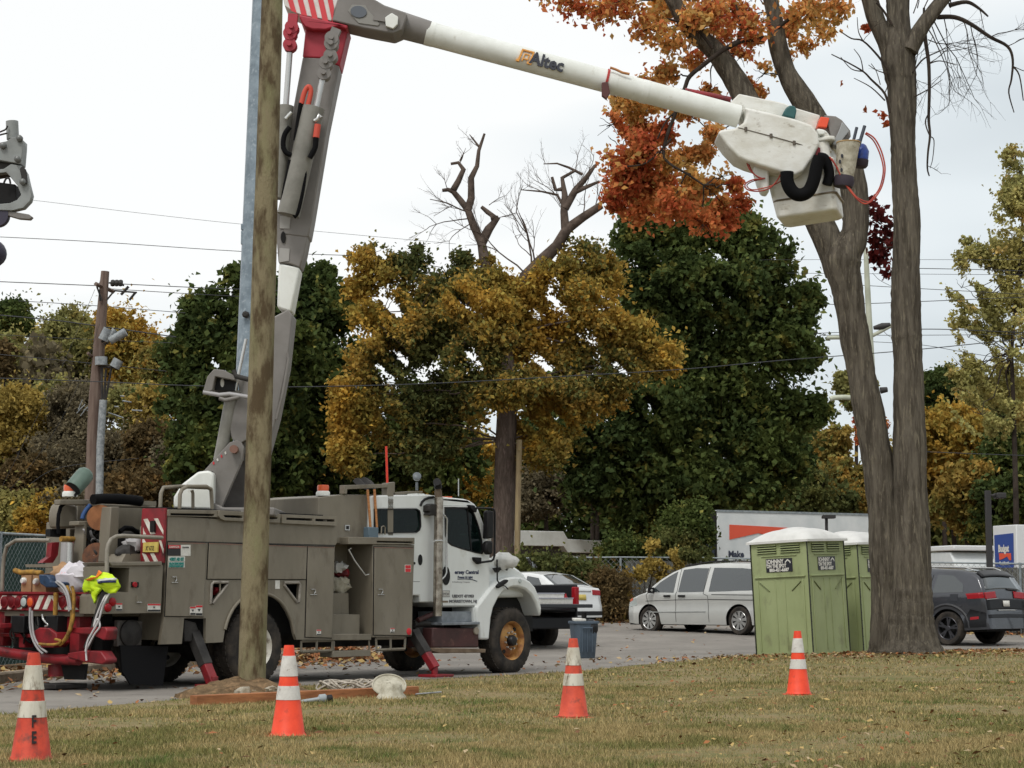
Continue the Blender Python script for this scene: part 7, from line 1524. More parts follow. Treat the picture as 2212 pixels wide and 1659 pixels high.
def crown_pts(blobs, n, sub=9, shell=.5, flat=.85, gap=.0, seed=0, fsub=.42, loose=.12):
    """blobs: (x,y,z,r); clumpy shells of points"""
    rs = np.array([b[3] for b in blobs]); wgt = rs ** 2 / (rs ** 2).sum(); out = []
    for b, w_ in zip(blobs, wgt):
        m = int(n * w_); c = np.array(b[:3]); R = b[3]
        d = RNG.normal(0, 1, (sub, 3)); d /= np.linalg.norm(d, axis=1)[:, None]; sc_ = c + d * R * RNG.uniform(.45, .95, (sub, 1)) * [1, 1, flat]; sr = R * RNG.uniform(fsub * .6, fsub * 1.3, sub)
        k = RNG.integers(0, sub, m); dd = RNG.normal(0, 1, (m, 3)); dd /= np.linalg.norm(dd, axis=1)[:, None]
        rad = sr[k] * (1 - shell * RNG.random(m) ** 1.5) * (1 + .22 * RNG.normal(0, 1, m)); q_ = sc_[k] + dd * rad[:, None] * [1, 1, flat]; far_ = RNG.random(m) < loose; vv_ = c + RNG.normal(0, .52, (m, 3)) * R; q_[far_] = vv_[far_]; out.append(q_)
        ns_ = 16; ds = RNG.normal(0, 1, (ns_, 3)); ds /= np.linalg.norm(ds, axis=1)[:, None]; m2 = int(m * .12); kk = RNG.integers(0, ns_, m2); al = RNG.uniform(.8, 1.16, m2)
        out.append(c + ds[kk] * R * al[:, None] * [1, 1, flat] + RNG.normal(0, .06, (m2, 3)) * R)
    Pp = np.concatenate(out)
    if gap:
        q = np.sin(Pp[:, 0] * 2.3 + seed) + np.sin(Pp[:, 1] * 2.7 + seed * 2) + np.sin(Pp[:, 2] * 3.1 + seed * 3) + np.sin(Pp[:, 0] * 5.3 + Pp[:, 2] * 4.7); Pp = Pp[q > gap * 2 - 2.2]
    return Pp
def zig(a, b, n, amp, seed):
    a = Vector(a); b = Vector(b); L = (b - a).length; return [a + (b - a) * (i / n) + Vector((noise.noise(Vector((i * .9, seed, 0))), noise.noise(Vector((i * .9, seed, 5))), noise.noise(Vector((i * .9, seed, 9))))) * amp * L * math.sin(math.pi * i / n) for i in range(n + 1)]
def twigs(mb, p, d, L, r, depth, rnd, n=4, droop=0, spread=.7):
    """a bare branch that forks"""
    if depth < 0 or r < .002: return
    k = 5; path = [Vector(p)]; dd = Vector(d).normalized()
    for i in range(k):
        dd = (dd + Vector((rnd.uniform(-1, 1), rnd.uniform(-1, 1), rnd.uniform(-1, 1))) * .22 + Vector((0, 0, -droop))).normalized(); path.append(path[-1] + dd * L / k)
    mb.tube(path, [r * (1 - .5 * i / k) for i in range(k + 1)], 5 if depth < 2 else 7)
    for j in range(n):
        i = rnd.randint(1, k); s = Vector((rnd.uniform(-1, 1), rnd.uniform(-1, 1), rnd.uniform(-.5, 1))); twigs(mb, path[i], (dd + s * spread * 1.3).normalized(), L * rnd.uniform(.45, .75), r * .52, depth - 1, rnd, n, droop * 1.3, spread)
m_bark = mat('bark_grey_brown', (110, 103, 92), (76, 70, 62), s=2.2, r=.95, b=1.0, bs=8, bd=.055, st=(5, 5, .6), c3=(132, 124, 108), s3=5, lo3=.54, hi3=.68, spec=.1)
m_bark2 = mat('bark_dark', (66, 58, 52), (46, 41, 38), s=3, r=.95, b=.6, bs=12, spec=.1); m_bark3 = mat('bark_shaggy', (104, 92, 84), (64, 55, 50), s=3, r=.95, b=1, bs=9, st=(3, 3, .6), c3=(128, 112, 104), s3=3, lo3=.55, hi3=.68, spec=.1)
m_dead = mat('dead_wood', (98, 86, 78), (70, 61, 55), s=3, r=.9, b=.5, bs=12, spec=.1)
def tree(name, label, d, base, trunk, blobs, n, size, lm, bark=m_bark2, group=None, sub=9, gap=.3, flat=.85, limbs=True, shell=.5, dj=.35, lsub=.42, cat='tree', extra=None):
    """base px; trunk: (px,py,rpx) list; blobs: (px,py,rpx[,ddepth]) all at distance d"""
    k = d / FPX; b = P(base[0], base[1], d); o = Vector((b.x, b.y, Z1(b.x, b.y) - .1)); t = thing(name, label, cat, o, 0, group); rnd = random.Random(hash(label) % 9999 if False else int(base[0] * 7 + d))
    mb = MB(); tips = []
    if trunk:
        path = [Vector((0, 0, 0))] + [Vector(P(x, y, d)) - o for x, y, r in trunk]; rr = [trunk[0][2] * k * 1.15] + [r * k for x, y, r in trunk]; mb.tube(path, rr, 12, jit=.05); tips = path[len(path) // 2:]
    B = []
    for q in blobs:
        dy = (q[3] if len(q) > 3 else rnd.uniform(-1, 1) * dj * q[2] * k); p = Vector(P(q[0], q[1], d)) - o; B.append((p.x, p.y + dy, p.z, q[2] * k))
    if limbs and tips:
        for q in B:
            s = min(tips, key=lambda v: (v - Vector(q[:3])).length); e_ = Vector(q[:3]); mb.tube(zig(s, e_, 6, .12, q[0]), [max(.02, q[3] * .055) * (1 - .12 * i) for i in range(7)], 6)
            for _ in range(3): dd = Vector((rnd.uniform(-1, 1), rnd.uniform(-1, 1), rnd.uniform(-.2, 1))); mb.tube(zig(e_, e_ + dd * q[3] * .9, 5, .15, rnd.random() * 50), [q[3] * .025 * (1 - .16 * i) for i in range(6)], 5)
    if mb.v: obj('trunk', mb, bark, t, smooth=50)
    Cp = crown_pts(B, n, sub=sub, gap=gap, flat=flat, shell=shell, seed=rnd.random() * 6, fsub=lsub)
    fast_mesh('crown', leaves(Cp, size), 4, lm, parent=t)
    return t, o
LG = leafmat('foliage_dark_green', (92, 104, 54), (64, 78, 44), (136, 130, 66), s=.45)
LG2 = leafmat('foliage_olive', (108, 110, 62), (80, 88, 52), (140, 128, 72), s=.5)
LO = leafmat('foliage_ochre', (200, 158, 72), (146, 132, 66), (210, 168, 74), s=.45, lo=.38, hi=.62)
LO2 = leafmat('foliage_mixed_ochre', (172, 144, 76), (118, 116, 64), (188, 150, 76), s=.5)
LR = leafmat('foliage_red_orange', (208, 132, 80), (182, 92, 62), (216, 164, 92), s=.8, trl=.5)
LOR = leafmat('foliage_orange', (222, 182, 110), (204, 144, 86), (208, 176, 110), s=.8, trl=.5)
LY = leafmat('foliage_yellow', (180, 156, 82), (150, 132, 72), (190, 164, 86), s=.6)
LB = leafmat('foliage_brown', (118, 98, 64), (90, 78, 54), (136, 108, 66), s=.5)
LYG = leafmat('foliage_yellow_green', (158, 150, 90), (126, 126, 78), (176, 158, 92), s=.35)
LDR = leafmat('foliage_dark_red', (112, 44, 42), (84, 38, 38), (140, 58, 40), s=1.5)
LPG = leafmat('foliage_pale_gold', (188, 178, 112), (154, 152, 96), (198, 172, 108), s=.6)
LGY = leafmat('foliage_grey_twig', (128, 118, 94), (106, 98, 78), (140, 128, 96), s=.6)

# far wooded slope behind everything: trees one by one
rnd = random.Random(3)
far = []
leftcols = [LYG, LG2, LYG, LO2, LYG, LB, LO, LYG, LO2, LG2]
lab_col = {LYG: 'yellow-green', LG2: 'olive green', LO2: 'mixed ochre', LB: 'brown', LO: 'ochre orange', LY: 'bright yellow', LG: 'dark green', LR: 'red-orange', LGY: 'grey-brown', LPG: 'pale gold'}
spec = [(-40, 1010, 95, LYG, 105), (20, 690, 52, LG, 112), (60, 780, 85, LYG, 104), (140, 740, 85, LYG, 108), (215, 760, 75, LYG, 106), (290, 745, 90, LO, 104), (355, 790, 70, LO2, 100), (25, 930, 90, LO2, 96), (120, 880, 85, LYG, 98), (190, 900, 90, LGY, 95),
        (285, 880, 60, LYG, 92), (315, 865, 42, LY, 88), (40, 870, 55, LY, 94), (60, 1060, 85, LB, 90), (150, 1010, 95, LGY, 92), (250, 980, 85, LGY, 90), (320, 960, 60, LB, 86), (95, 1120, 60, LO, 84), (20, 1130, 70, LYG, 86), (180, 1110, 80, LGY, 84), (290, 1080, 80, LB, 82), (8, 760, 30, LB, 100), (380, 1010, 60, LGY, 84)]
FL = ['yellow-green treetop at the left edge', 'dark olive treetop poking above the skyline at the left edge', 'broad yellow-green tree right of the dark olive treetop', 'high yellow-green tree just left of the old pole top', "high yellow-green tree behind the old pole's crossarm", "tall ochre orange tree right of the old pole's transformers", 'mixed ochre tree touching the big dark green tree', 'mixed ochre tree at the left edge halfway down the slope', 'yellow-green tree halfway down, left of the old pole', 'grey-brown bare thicket directly behind the old pole', 'yellow-green tree right of the lower transformers', 'small bright yellow tree beside the big dark green tree', 'small yellow tree at the left edge halfway down', 'brown tree low at the left edge', 'grey-brown thicket low and left of the old pole', 'grey-brown thicket low and right of the old pole', 'brown tree at the foot of the big dark green tree', 'ochre tree low behind the green screened fence', 'yellow-green tree lowest at the left edge', 'dark thicket behind the green lamp hood on the truck', 'brown shrub tree behind the white turret cover', 'small brown treetop at the extreme left skyline', 'grey-brown thicket under the big dark green tree']
for i, (x, y, r, lm, d) in enumerate(spec):
    bl = [(x, y, r * .8)] + [(x + rnd.uniform(-.6, .6) * r, y + rnd.uniform(-.55, .7) * r, r * rnd.uniform(.4, .6)) for _ in range(5)] + [(x + rnd.uniform(-.4, .4) * r, y + r * 1.2, r * .8)]
    lb = FL[i]
    tree('autumn_tree', lb, d, (x + rnd.uniform(-8, 8), 1235), [(x, y + r * .9, 4), (x, y, 2.5)], bl, int(21000 * (r / 80) ** 2) + 2500, .21 if lm is not LGY else .16, lm, group='trees on the far left slope', gap=.1, sub=12)
# middle and right backdrop trees
spec2 = [(880, 1040, 120, LG2, 92, 'olive green tree behind the truck cab roof'), (1010, 1010, 95, LO, 90, 'ochre tree low behind the truck cab'), (955, 905, 34, LR, 94, 'red-orange tree glimpsed left of the shaggy trunk'), (1180, 1050, 75, LGY, 88, 'grey-brown thicket above the white-roofed shed'), (1290, 1060, 50, LB, 84, 'brown climbing-vine tree right of the shed'), (1280, 1000, 45, LB, 84, 'upper brown vine-covered snag above the shed'),
         (1500, 1120, 70, LG2, 90, 'low olive bushy tree between the dark trunks'), (1800, 960, 48, LO2, 95, 'rusty ochre tree left of the big trunk'), (1760, 1080, 80, LG2, 90, 'olive tree above the white trailer'), (1850, 1060, 75, LO2, 92, 'ochre-green tree directly left of the big trunk'), (1720, 1040, 55, LO2, 93, 'small ochre tree above the trailer roof'), (1850, 850, 45, LYG, 100, 'pale yellow-green tree between the two big trunks'), (1880, 930, 36, LR, 98, 'rusty tree top between the two big trunks'),
         (2040, 850, 60, LG, 98, 'dark green tree right of the big trunk'), (1995, 1030, 90, LO2, 88, 'tall ochre-green tree right of the big trunk'), (2060, 960, 90, LO, 86, 'bright ochre tree in front of the white van'), (2090, 1060, 80, LO2, 84, 'lower ochre tree above the white van'), (2160, 900, 80, LYG, 96, 'yellow-green tree at the far right'), (2190, 980, 85, LG, 84, 'dark green tree behind the rental truck'), (2165, 1100, 75, LG, 82, 'lowest dark green tree beside the lamp post'), (2215, 1080, 60, LG, 80, 'dark green tree at the right edge above the rental truck')]
for x, y, r, lm, d, lb in spec2:
    bl = [(x, y, r * .8)] + [(x + rnd.uniform(-.65, .65) * r, y + rnd.uniform(-.65, .7) * r, r * rnd.uniform(.4, .6)) for _ in range(6)]
    tree('background_tree', lb, d, (x + rnd.uniform(-8, 8), 1230), [(x, 1150, 5), (x, y, 3)], bl, int(17000 * (r / 80) ** 2) + 2000, .22 if lm is not LGY else .16, lm, group='trees beyond the car park', gap=.1, sub=12)
# continuous dark underwood so no horizon shows through
def thicket(name, lab, x0, x1, d, ztop, n, size, lm):
    y_ = d; X0 = (x0 - CX) / FPX * d; X1 = (x1 - CX) / FPX * d; x = RNG.uniform(X0, X1, n); y = y_ + RNG.uniform(0, 7, n); zt_ = ztop * (.75 + .35 * np.sin(x * .7) * np.sin(x * .23 + 1)); z = RNG.random(n) ** .8 * zt_
    Cp = np.stack([x, y, Zg(x, y) + z], 1); tag(fast_mesh(name, leaves(Cp, size), 4, lm), lab, None, kind='stuff')
thicket('woodland', None, -500, 420, 100, 12.5, 30000, .5, LGY); thicket('woodland', None, 420, 1600, 100, 11, 34000, .5, LG); thicket('woodland', None, 1500, 2700, 104, 9.5, 34000, .5, LG2)
thicket('underbrush', None, 300, 1090, 64, 2.6, 12000, .26, LB); thicket('underbrush', None, 1090, 1500, 62, .9, 5000, .2, LB)
# dark green trees left of and behind the boom
tree('maple_tree', 'large dark green tree behind the boom, left of the ochre tree', 72, (470, 1230), [(470, 1100, 12), (480, 900, 9), (480, 760, 6)],
     [(450, 680, 62), (400, 760, 58), (500, 730, 75), (560, 640, 55), (430, 860, 80), (540, 850, 95), (470, 980, 90), (620, 760, 80), (400, 1000, 50), (560, 1010, 90), (525, 590, 28), (510, 600, 30)], 62000, .24, LG, group='big dark green trees', gap=.15, sub=14)
tree('maple_tree', 'dark green tree rising right of the boom, behind the ochre tree', 76, (680, 1230), [(680, 1100, 11), (690, 900, 8), (690, 720, 5)],
     [(660, 620, 50), (700, 680, 65), (740, 660, 45), (640, 700, 60), (700, 800, 90), (660, 930, 90), (740, 930, 80), (640, 1040, 80), (760, 1040, 70), (850, 980, 70), (690, 600, 36), (900, 900, 70), (960, 1000, 80), (1000, 880, 50)], 62000, .24, LG, group='big dark green trees', gap=.15, sub=14)
tree('maple_tree', 'huge dark green maple between the ochre tree and the big trunks', 78, (1490, 1230), [(1495, 1190, 14), (1490, 1100, 12), (1480, 950, 9), (1490, 750, 7)],
     [(1400, 520, 75), (1500, 500, 70), (1590, 510, 65), (1660, 560, 60), (1450, 620, 95), (1570, 640, 100), (1690, 660, 70), (1740, 640, 38), (1380, 720, 80), (1500, 780, 110), (1640, 780, 100), (1740, 760, 45), (1420, 900, 110), (1560, 920, 115), (1690, 900, 85), (1760, 880, 40), (1350, 1000, 80), (1480, 1040, 100), (1620, 1020, 90), (1700, 1000, 55), (1260, 960, 70), (1330, 600, 50), (1280, 1060, 60), (1400, 1120, 60)], 150000, .24, LG, group='big dark green trees', gap=.12, sub=14)
# ochre tree with shaggy trunk and dead tops
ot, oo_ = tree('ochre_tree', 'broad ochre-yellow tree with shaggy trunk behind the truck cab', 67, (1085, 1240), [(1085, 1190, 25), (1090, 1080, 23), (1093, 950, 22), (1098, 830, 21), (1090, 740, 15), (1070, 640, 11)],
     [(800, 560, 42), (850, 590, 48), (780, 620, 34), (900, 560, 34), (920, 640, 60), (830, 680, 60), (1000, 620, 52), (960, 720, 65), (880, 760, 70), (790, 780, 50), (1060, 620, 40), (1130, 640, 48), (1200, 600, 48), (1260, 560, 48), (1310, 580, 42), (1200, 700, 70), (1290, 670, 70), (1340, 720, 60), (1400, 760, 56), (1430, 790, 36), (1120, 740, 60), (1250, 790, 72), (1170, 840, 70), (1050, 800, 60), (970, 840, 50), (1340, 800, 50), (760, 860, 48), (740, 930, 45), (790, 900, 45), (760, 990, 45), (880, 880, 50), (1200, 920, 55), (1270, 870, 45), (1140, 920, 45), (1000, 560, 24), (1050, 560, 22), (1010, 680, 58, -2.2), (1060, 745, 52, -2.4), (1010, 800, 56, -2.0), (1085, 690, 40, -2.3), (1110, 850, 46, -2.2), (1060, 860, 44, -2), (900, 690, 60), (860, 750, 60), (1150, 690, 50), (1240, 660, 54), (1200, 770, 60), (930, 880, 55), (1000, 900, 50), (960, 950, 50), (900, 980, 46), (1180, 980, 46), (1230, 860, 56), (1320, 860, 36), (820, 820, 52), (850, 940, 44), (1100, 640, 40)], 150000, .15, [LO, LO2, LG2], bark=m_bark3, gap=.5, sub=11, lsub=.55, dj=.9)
cr = [c for c in ot.children if c.name.startswith('crown')][0]; me = cr.data; nP = len(me.polygons); co = np.zeros(len(me.vertices) * 3, np.float32); me.vertices.foreach_get('co', co); co = co.reshape(-1, 4, 3)[:, 0]
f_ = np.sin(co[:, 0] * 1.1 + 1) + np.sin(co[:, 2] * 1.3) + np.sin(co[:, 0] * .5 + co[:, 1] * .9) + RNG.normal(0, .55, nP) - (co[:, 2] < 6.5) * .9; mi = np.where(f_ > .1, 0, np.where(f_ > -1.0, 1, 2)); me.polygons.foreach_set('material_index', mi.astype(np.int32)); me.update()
mb = MB(); vp_ = lambda X, Y, y=67: Vector(P(*V_(X, Y), y)) - oo_
k_ = 67 / FPX
def limb(pts, r0, r1, dy=0): q = [vp_(x, y, 67 + dy) for x, y in pts]; n_ = len(q); mb.tube(q, [(r0 + (r1 - r0) * i / (n_ - 1)) * k_ * .3677 for i in range(n_)], 8, jit=.12)
limb([(1040, 1300), (1030, 1000), (1000, 860), (985, 780), (940, 680), (905, 590), (860, 530), (820, 480), (790, 470), (755, 473)], 34, 10)
limb([(905, 590), (925, 520), (925, 400), (960, 330), (970, 240), (1003, 140)], 24, 7); limb([(820, 470), (850, 420), (880, 350), (850, 310), (805, 318)], 20, 8); limb([(985, 780), (1030, 700), (1075, 640), (1020, 600), (985, 570)], 30, 10); limb([(1040, 640), (1085, 630)], 26, 8)
limb([(1180, 1200), (1250, 980), (1330, 900), (1430, 800), (1490, 700), (1580, 630), (1690, 560)], 46, 22); limb([(1480, 700), (1470, 600), (1475, 500), (1460, 400), (1540, 355)], 26, 8); limb([(1475, 580), (1540, 470), (1600, 400), (1650, 330), (1680, 310)], 24, 5); limb([(1540, 480), (1680, 420)], 16, 7); limb([(1475, 580), (1430, 500), (1340, 480), (1220, 470)], 10, 3); limb([(1460, 465), (1420, 470), (1400, 395)], 14, 8)
limb([(970, 215), (935, 170), (915, 145)], 7, 2); limb([(860, 300), (885, 245)], 6, 2); limb([(1580, 380), (1500, 340), (1430, 315), (1350, 318)], 9, 3)
obj('dead_limb', mb, m_dead, ot, smooth=60)
mb = MB(); rn = random.Random(8)
for x, y, dx, dz, L, r in ((905, 600, -1, .1, 2.4, .035), (905, 640, -1, 0, 2.3, .03), (920, 670, -.8, -.6, 1.6, .025), (790, 470, -.6, .8, 1.0, .02), (860, 310, .3, 1, .9, .02), (970, 220, -.6, .6, .9, .02), (1030, 560, .6, .4, 1.2, .02), (1075, 640, .8, .2, 1.3, .02), (1480, 560, .6, .8, 1.8, .03), (1600, 400, .3, 1, 1.4, .02), (1540, 360, .1, 1, 1.2, .02), (1420, 500, -.6, .8, 1.5, .022), (1340, 480, -.8, .7, 1.4, .02), (1500, 680, -.5, .9, 2.4, .03), (1580, 640, .2, 1, 2.2, .03), (1650, 580, .2, 1, 1.9, .025), (1300, 900, -.4, 1, 3.0, .04), (1240, 960, -.7, .9, 3.2, .04), (1280, 930, -.1, 1, 3.6, .045), (1360, 318, -.4, .9, .9, .015)):
    twigs(mb, vp_(x, y), (dx, rn.uniform(-.4, .4), dz), L * .62, r * .8, 3, rn, 3, 0, .6)
obj('bare_twigs', mb, m_dead, ot, smooth=0)
# tall pale tree at the right edge
tree('pale_gold_tree', 'tall thin-leaved pale gold tree at the right edge', 62, (2190, 1230), [(2195, 1100, 6), (2190, 900, 5), (2185, 760, 4), (2200, 600, 3), (2215, 400, 2.5)],
     [(2195, 340, 32), (2215, 400, 50), (2170, 460, 34), (2120, 520, 40), (2180, 540, 55), (2090, 560, 28), (2215, 620, 60), (2100, 650, 40), (2150, 700, 50), (2090, 730, 26), (2210, 740, 60), (2130, 780, 55), (2190, 830, 60), (2100, 850, 40), (2220, 480, 50), (2240, 560, 60), (2085, 800, 36), (2110, 900, 44), (2170, 900, 50), (2080, 620, 30), (2140, 640, 44), (2200, 420, 40), (2075, 690, 24)], 44000, .12, LPG, bark=m_bark2, gap=1.0, sub=16, dj=1.2, lsub=.5, shell=.8)
# hedge and vines along the back fence
def shrub(nm, lab, pts, d, n, size, lm, grp='shrubs and vines along the back fence'):
    k = d / FPX; b = P(pts[0][0], 1335, d); o = Vector((b.x, b.y, Z1(b.x, b.y))); t = thing(nm, lab, 'shrub', o, 0, grp); B = []
    for x, y, r in pts: p = Vector(P(x, y, d)) - o; B.append((p.x, p.y + random.uniform(-.2, .2), max(p.z, r * k * .6), r * k))
    mb = MB(); rn = random.Random(int(pts[0][0])); 
    for q in B: mb.tube(zig((q[0] * .6, q[1], 0), q[:3], 5, .15, q[0]), [.02, .018, .015, .012, .01, .006], 5)
    obj('stem', mb, m_bark2, t)
    fast_mesh('foliage', leaves(crown_pts(B, n, sub=9, gap=.35, fsub=.6, shell=.9, loose=.4, seed=pts[0][0]), size * .85), 4, lm, parent=t)
shrub('hedge', 'green and rusty hedge behind the truck hood', [(1110, 1228, 32), (1150, 1226, 30), (1190, 1230, 30), (1230, 1232, 28), (1270, 1238, 28)], 56.6, 9000, .15, [LG2], )
shrub('bush', 'brown dry bush left of the minivan under the fence', [(1315, 1290, 28), (1335, 1265, 30), (1300, 1250, 30), (1330, 1315, 24), (1310, 1330, 18)], 55.6, 6500, .11, [LB])
shrub('vine', 'yellow-green vine spilling over the fence above the minivan', [(1405, 1222, 16), (1440, 1215, 16), (1465, 1205, 20), (1430, 1245, 13), (1385, 1240, 14), (1410, 1180, 14)], 56.4, 3500, .13, [LY])
shrub('young_tree', 'dark leafy young tree overlapping the left end of the white trailer', [(1470, 1120, 34), (1505, 1135, 30), (1490, 1165, 30), (1525, 1160, 20), (1450, 1160, 30), (1510, 1100, 22)], 60.5, 15000, .15, [LG])
shrub('vine', 'green vine along the fence top behind the minivan roof', [(1500, 1204, 11), (1530, 1212, 9), (1570, 1220, 9), (1600, 1222, 9), (1480, 1196, 12)], 56.0, 2600, .12, [LG2])
shrub('bush', 'green bush behind the fence below the trailer', [(1440, 1170, 26), (1490, 1165, 20), (1520, 1196, 14)], 60, 4500, .14, [LG2])
shrub('bush', 'dark green bush low behind the fence left of the trailer', [(1340, 1180, 30), (1380, 1190, 26), (1300, 1200, 22)], 61, 4500, .14, [LG])
shrub('bush', 'small green weed clump under the fence right of the dark grey vehicle', [(2195, 1318, 16), (2215, 1325, 16), (2180, 1330, 10)], 51, 1500, .1, [LG2])
shrub('vine', 'vine on the fence beside the shed, yellow and green', [(1360, 1290, 18), (1350, 1320, 16), (1352, 1250, 14)], 56.5, 1800, .12, [LO2])

# ---------------------------------------------------------------- big double trunk tree in front
BD = 33.0; k_ = BD / FPX
b0 = P(1965, 1412, BD); bo = Vector((b0.x, b0.y, Z1(b0.x, b0.y) - .1))
bt_ = thing('big_tree', 'big old tree with two bare grey-brown trunks and orange-red leaves above', 'tree', bo)
def bl_(x, y, dy=0): return Vector(P(x, y, BD + dy)) - bo
def lim(mb, pts, n=24, jit=.012, dy=0, sm=4):
    if n == 24: n = 44; sm = 9
    q = spl([bl_(p[0], p[1], (p[3] if len(p) > 3 else dy)) for p in pts], sm); rs = [p[2] * k_ for p in pts]; R = []
    for i in range(len(pts) - 1):
        for j in range(sm): R.append(rs[i] + (rs[i + 1] - rs[i]) * j / sm)
    R.append(rs[-1]); R = [r * (1 + .05 * noise.noise(Vector((i * .6, pts[0][0], 0)))) for i, r in enumerate(R)]
    mb.tube(q, R, n, jit=jit, seed=int(pts[0][0]))
mb = MB(); lim(mb, [(1968, 1440, 84), (1968, 1412, 74), (1968, 1385, 60), (1968, 1340, 50), (1968, 1280, 44), (1968, 1180, 40), (1967, 1080, 37), (1965, 980, 35), (1963, 860, 33), (1962, 760, 32), (1958, 700, 33), (1958, 600, 31), (1960, 500, 29), (1955, 400, 28), (1952, 300, 28), (1948, 200, 30), (1940, 130, 38), (1940, 80, 30), (1940, 20, 27), (1940, -60, 26), (1938, -160, 22)])
def rough(o_):
    me = o_.data
    for v in me.vertices:
        c = v.co; th = math.atan2(v.normal.y, v.normal.x); low = max(0, 1 - c.z / 1.1)
        v.co = c + v.normal * (.035 * noise.noise(c * 1.3) + .016 * noise.noise(Vector((th * 4.5, c.z * .9, 1))) + .012 * noise.noise(Vector((th * 12, c.z * 1.6, 4))) + .14 * low * low * noise.noise(Vector((th * 1.6, 0, 7))))
rough(obj('right_trunk', mb, m_bark, bt_, smooth=70))
mb = MB(); lim(mb, [(1920, 1430, 50, .4), (1922, 1390, 44, .25), (1918, 1300, 38, .25), (1915, 1200, 36, .2), (1908, 1100, 34, .2), (1895, 1000, 33, .2), (1878, 900, 32, .2), (1860, 800, 31, .2), (1842, 700, 31, .2), (1828, 620, 35, .2), (1820, 560, 42, .2), (1846, 500, 28, .2), (1848, 400, 24, .2), (1830, 330, 22, .2)])
rough(obj('left_trunk', mb, m_bark, bt_, smooth=70))
for pts in ([(1815, 590, 34, .3), (1790, 520, 31, .3), (1755, 450, 29, .3), (1700, 350, 28, .3), (1620, 230, 27, .3), (1590, 175, 25, .3), (1545, 110, 23, .3), (1490, 60, 19, .3), (1450, -10, 17, .3), (1420, -90, 14, .3)],
            [(1845, 470, 26, .4), (1820, 380, 26, .4), (1780, 290, 27, .4), (1735, 215, 26, .4), (1700, 155, 21, .4), (1680, 90, 19, .4), (1672, 30, 17, .4), (1655, -40, 15, .4)],
            [(1932, 140, 24), (1915, 90, 20), (1890, 30, 19), (1870, -40, 17), (1850, -120, 12)], [(1965, 110, 18, -.2), (1990, 60, 17, -.2), (2020, 20, 16, -.2), (2060, -30, 13, -.2), (2100, -90, 9, -.2)]):
    mb = MB(); lim(mb, pts, n=18); rough(obj('limb', mb, m_bark, bt_, smooth=70))
mb = MB()
for pts in ([(1650, 84, 7), (1608, 86, 6), (1575, 101, 6), (1553, 114, 5.5), (1520, 140, 5), (1490, 165, 5), (1479, 191, 4.5), (1457, 250, 4), (1442, 290, 4), (1433, 331, 3.5), (1446, 353, 3), (1483, 375, 2.5), (1520, 400, 2)], [(1479, 191, 3), (1470, 230, 2.5), (1440, 260, 2), (1420, 300, 1.5)],
            [(1540, 105, 4), (1500, 60, 3), (1440, 40, 2)], [(1680, 60, 5), (1720, 30, 3), (1760, 10, 2)], [(1590, 100, 3), (1600, 60, 3), (1590, 10, 2)], [(1450, 300, 3), (1400, 350, 2), (1350, 360, 2)]): lim(mb, pts, n=8, sm=4)
obj('branch', mb, m_bark2, bt_, smooth=60)
mb = MB(); rn = random.Random(21); xp = lambda X, Y: bl_(*X_(X, Y), -.2)
def lx_(pts, r0, r1):
    q = spl([xp(*p) for p in pts], 4); n_ = len(q); mb.tube(q, [(r0 + (r1 - r0) * i / (n_ - 1)) * k_ * .286 for i in range(n_)], 6)
for pts, a, b in (([(890, 40), (1020, 15), (1110, 60), (1185, 125)], 16, 5), ([(800, 130), (930, 130), (1050, 180), (1200, 280), (1330, 350), (1370, 450), (1360, 600), (1340, 700), (1380, 850)], 16, 3), ([(1370, 500), (1420, 570), (1450, 760)], 6, 3),
                  ([(700, 170), (710, 300), (735, 480), (740, 700), (735, 900), (745, 1020), (730, 1150), (725, 1270), (740, 1330)], 14, 4), ([(740, 850), (710, 920), (740, 1020), (775, 1060), (765, 1200), (745, 1270)], 5, 2), ([(612, 550), (680, 460), (740, 420), (830, 380), (900, 330)], 7, 2), ([(740, 480), (820, 460), (940, 490)], 5, 2), ([(630, 730), (740, 670), (840, 600)], 5, 2),
                  ([(640, 360), (700, 240), (760, 150)], 10, 8), ([(700, 60), (690, 200), (660, 330)], 8, 3), ([(440, 850), (405, 710), (300, 600), (240, 540), (120, 470), (0, 410)], 9, 3), ([(240, 540), (150, 520), (70, 430)], 4, 2), ([(430, 530), (350, 420), (240, 310), (150, 290), (60, 230)], 8, 3), ([(240, 310), (205, 240), (195, 130)], 4, 2), ([(440, 620), (405, 700)], 5, 3), ([(430, 560), (340, 530), (280, 490)], 4, 2), ([(405, 760), (300, 660), (170, 590)], 5, 2), ([(370, 640), (340, 540), (300, 480)], 3, 2), ([(240, 540), (220, 440), (170, 370)], 4, 2), ([(460, 190), (400, 90), (340, 20)], 8, 6)): lx_(pts, a * 1.25, b * 1.3)
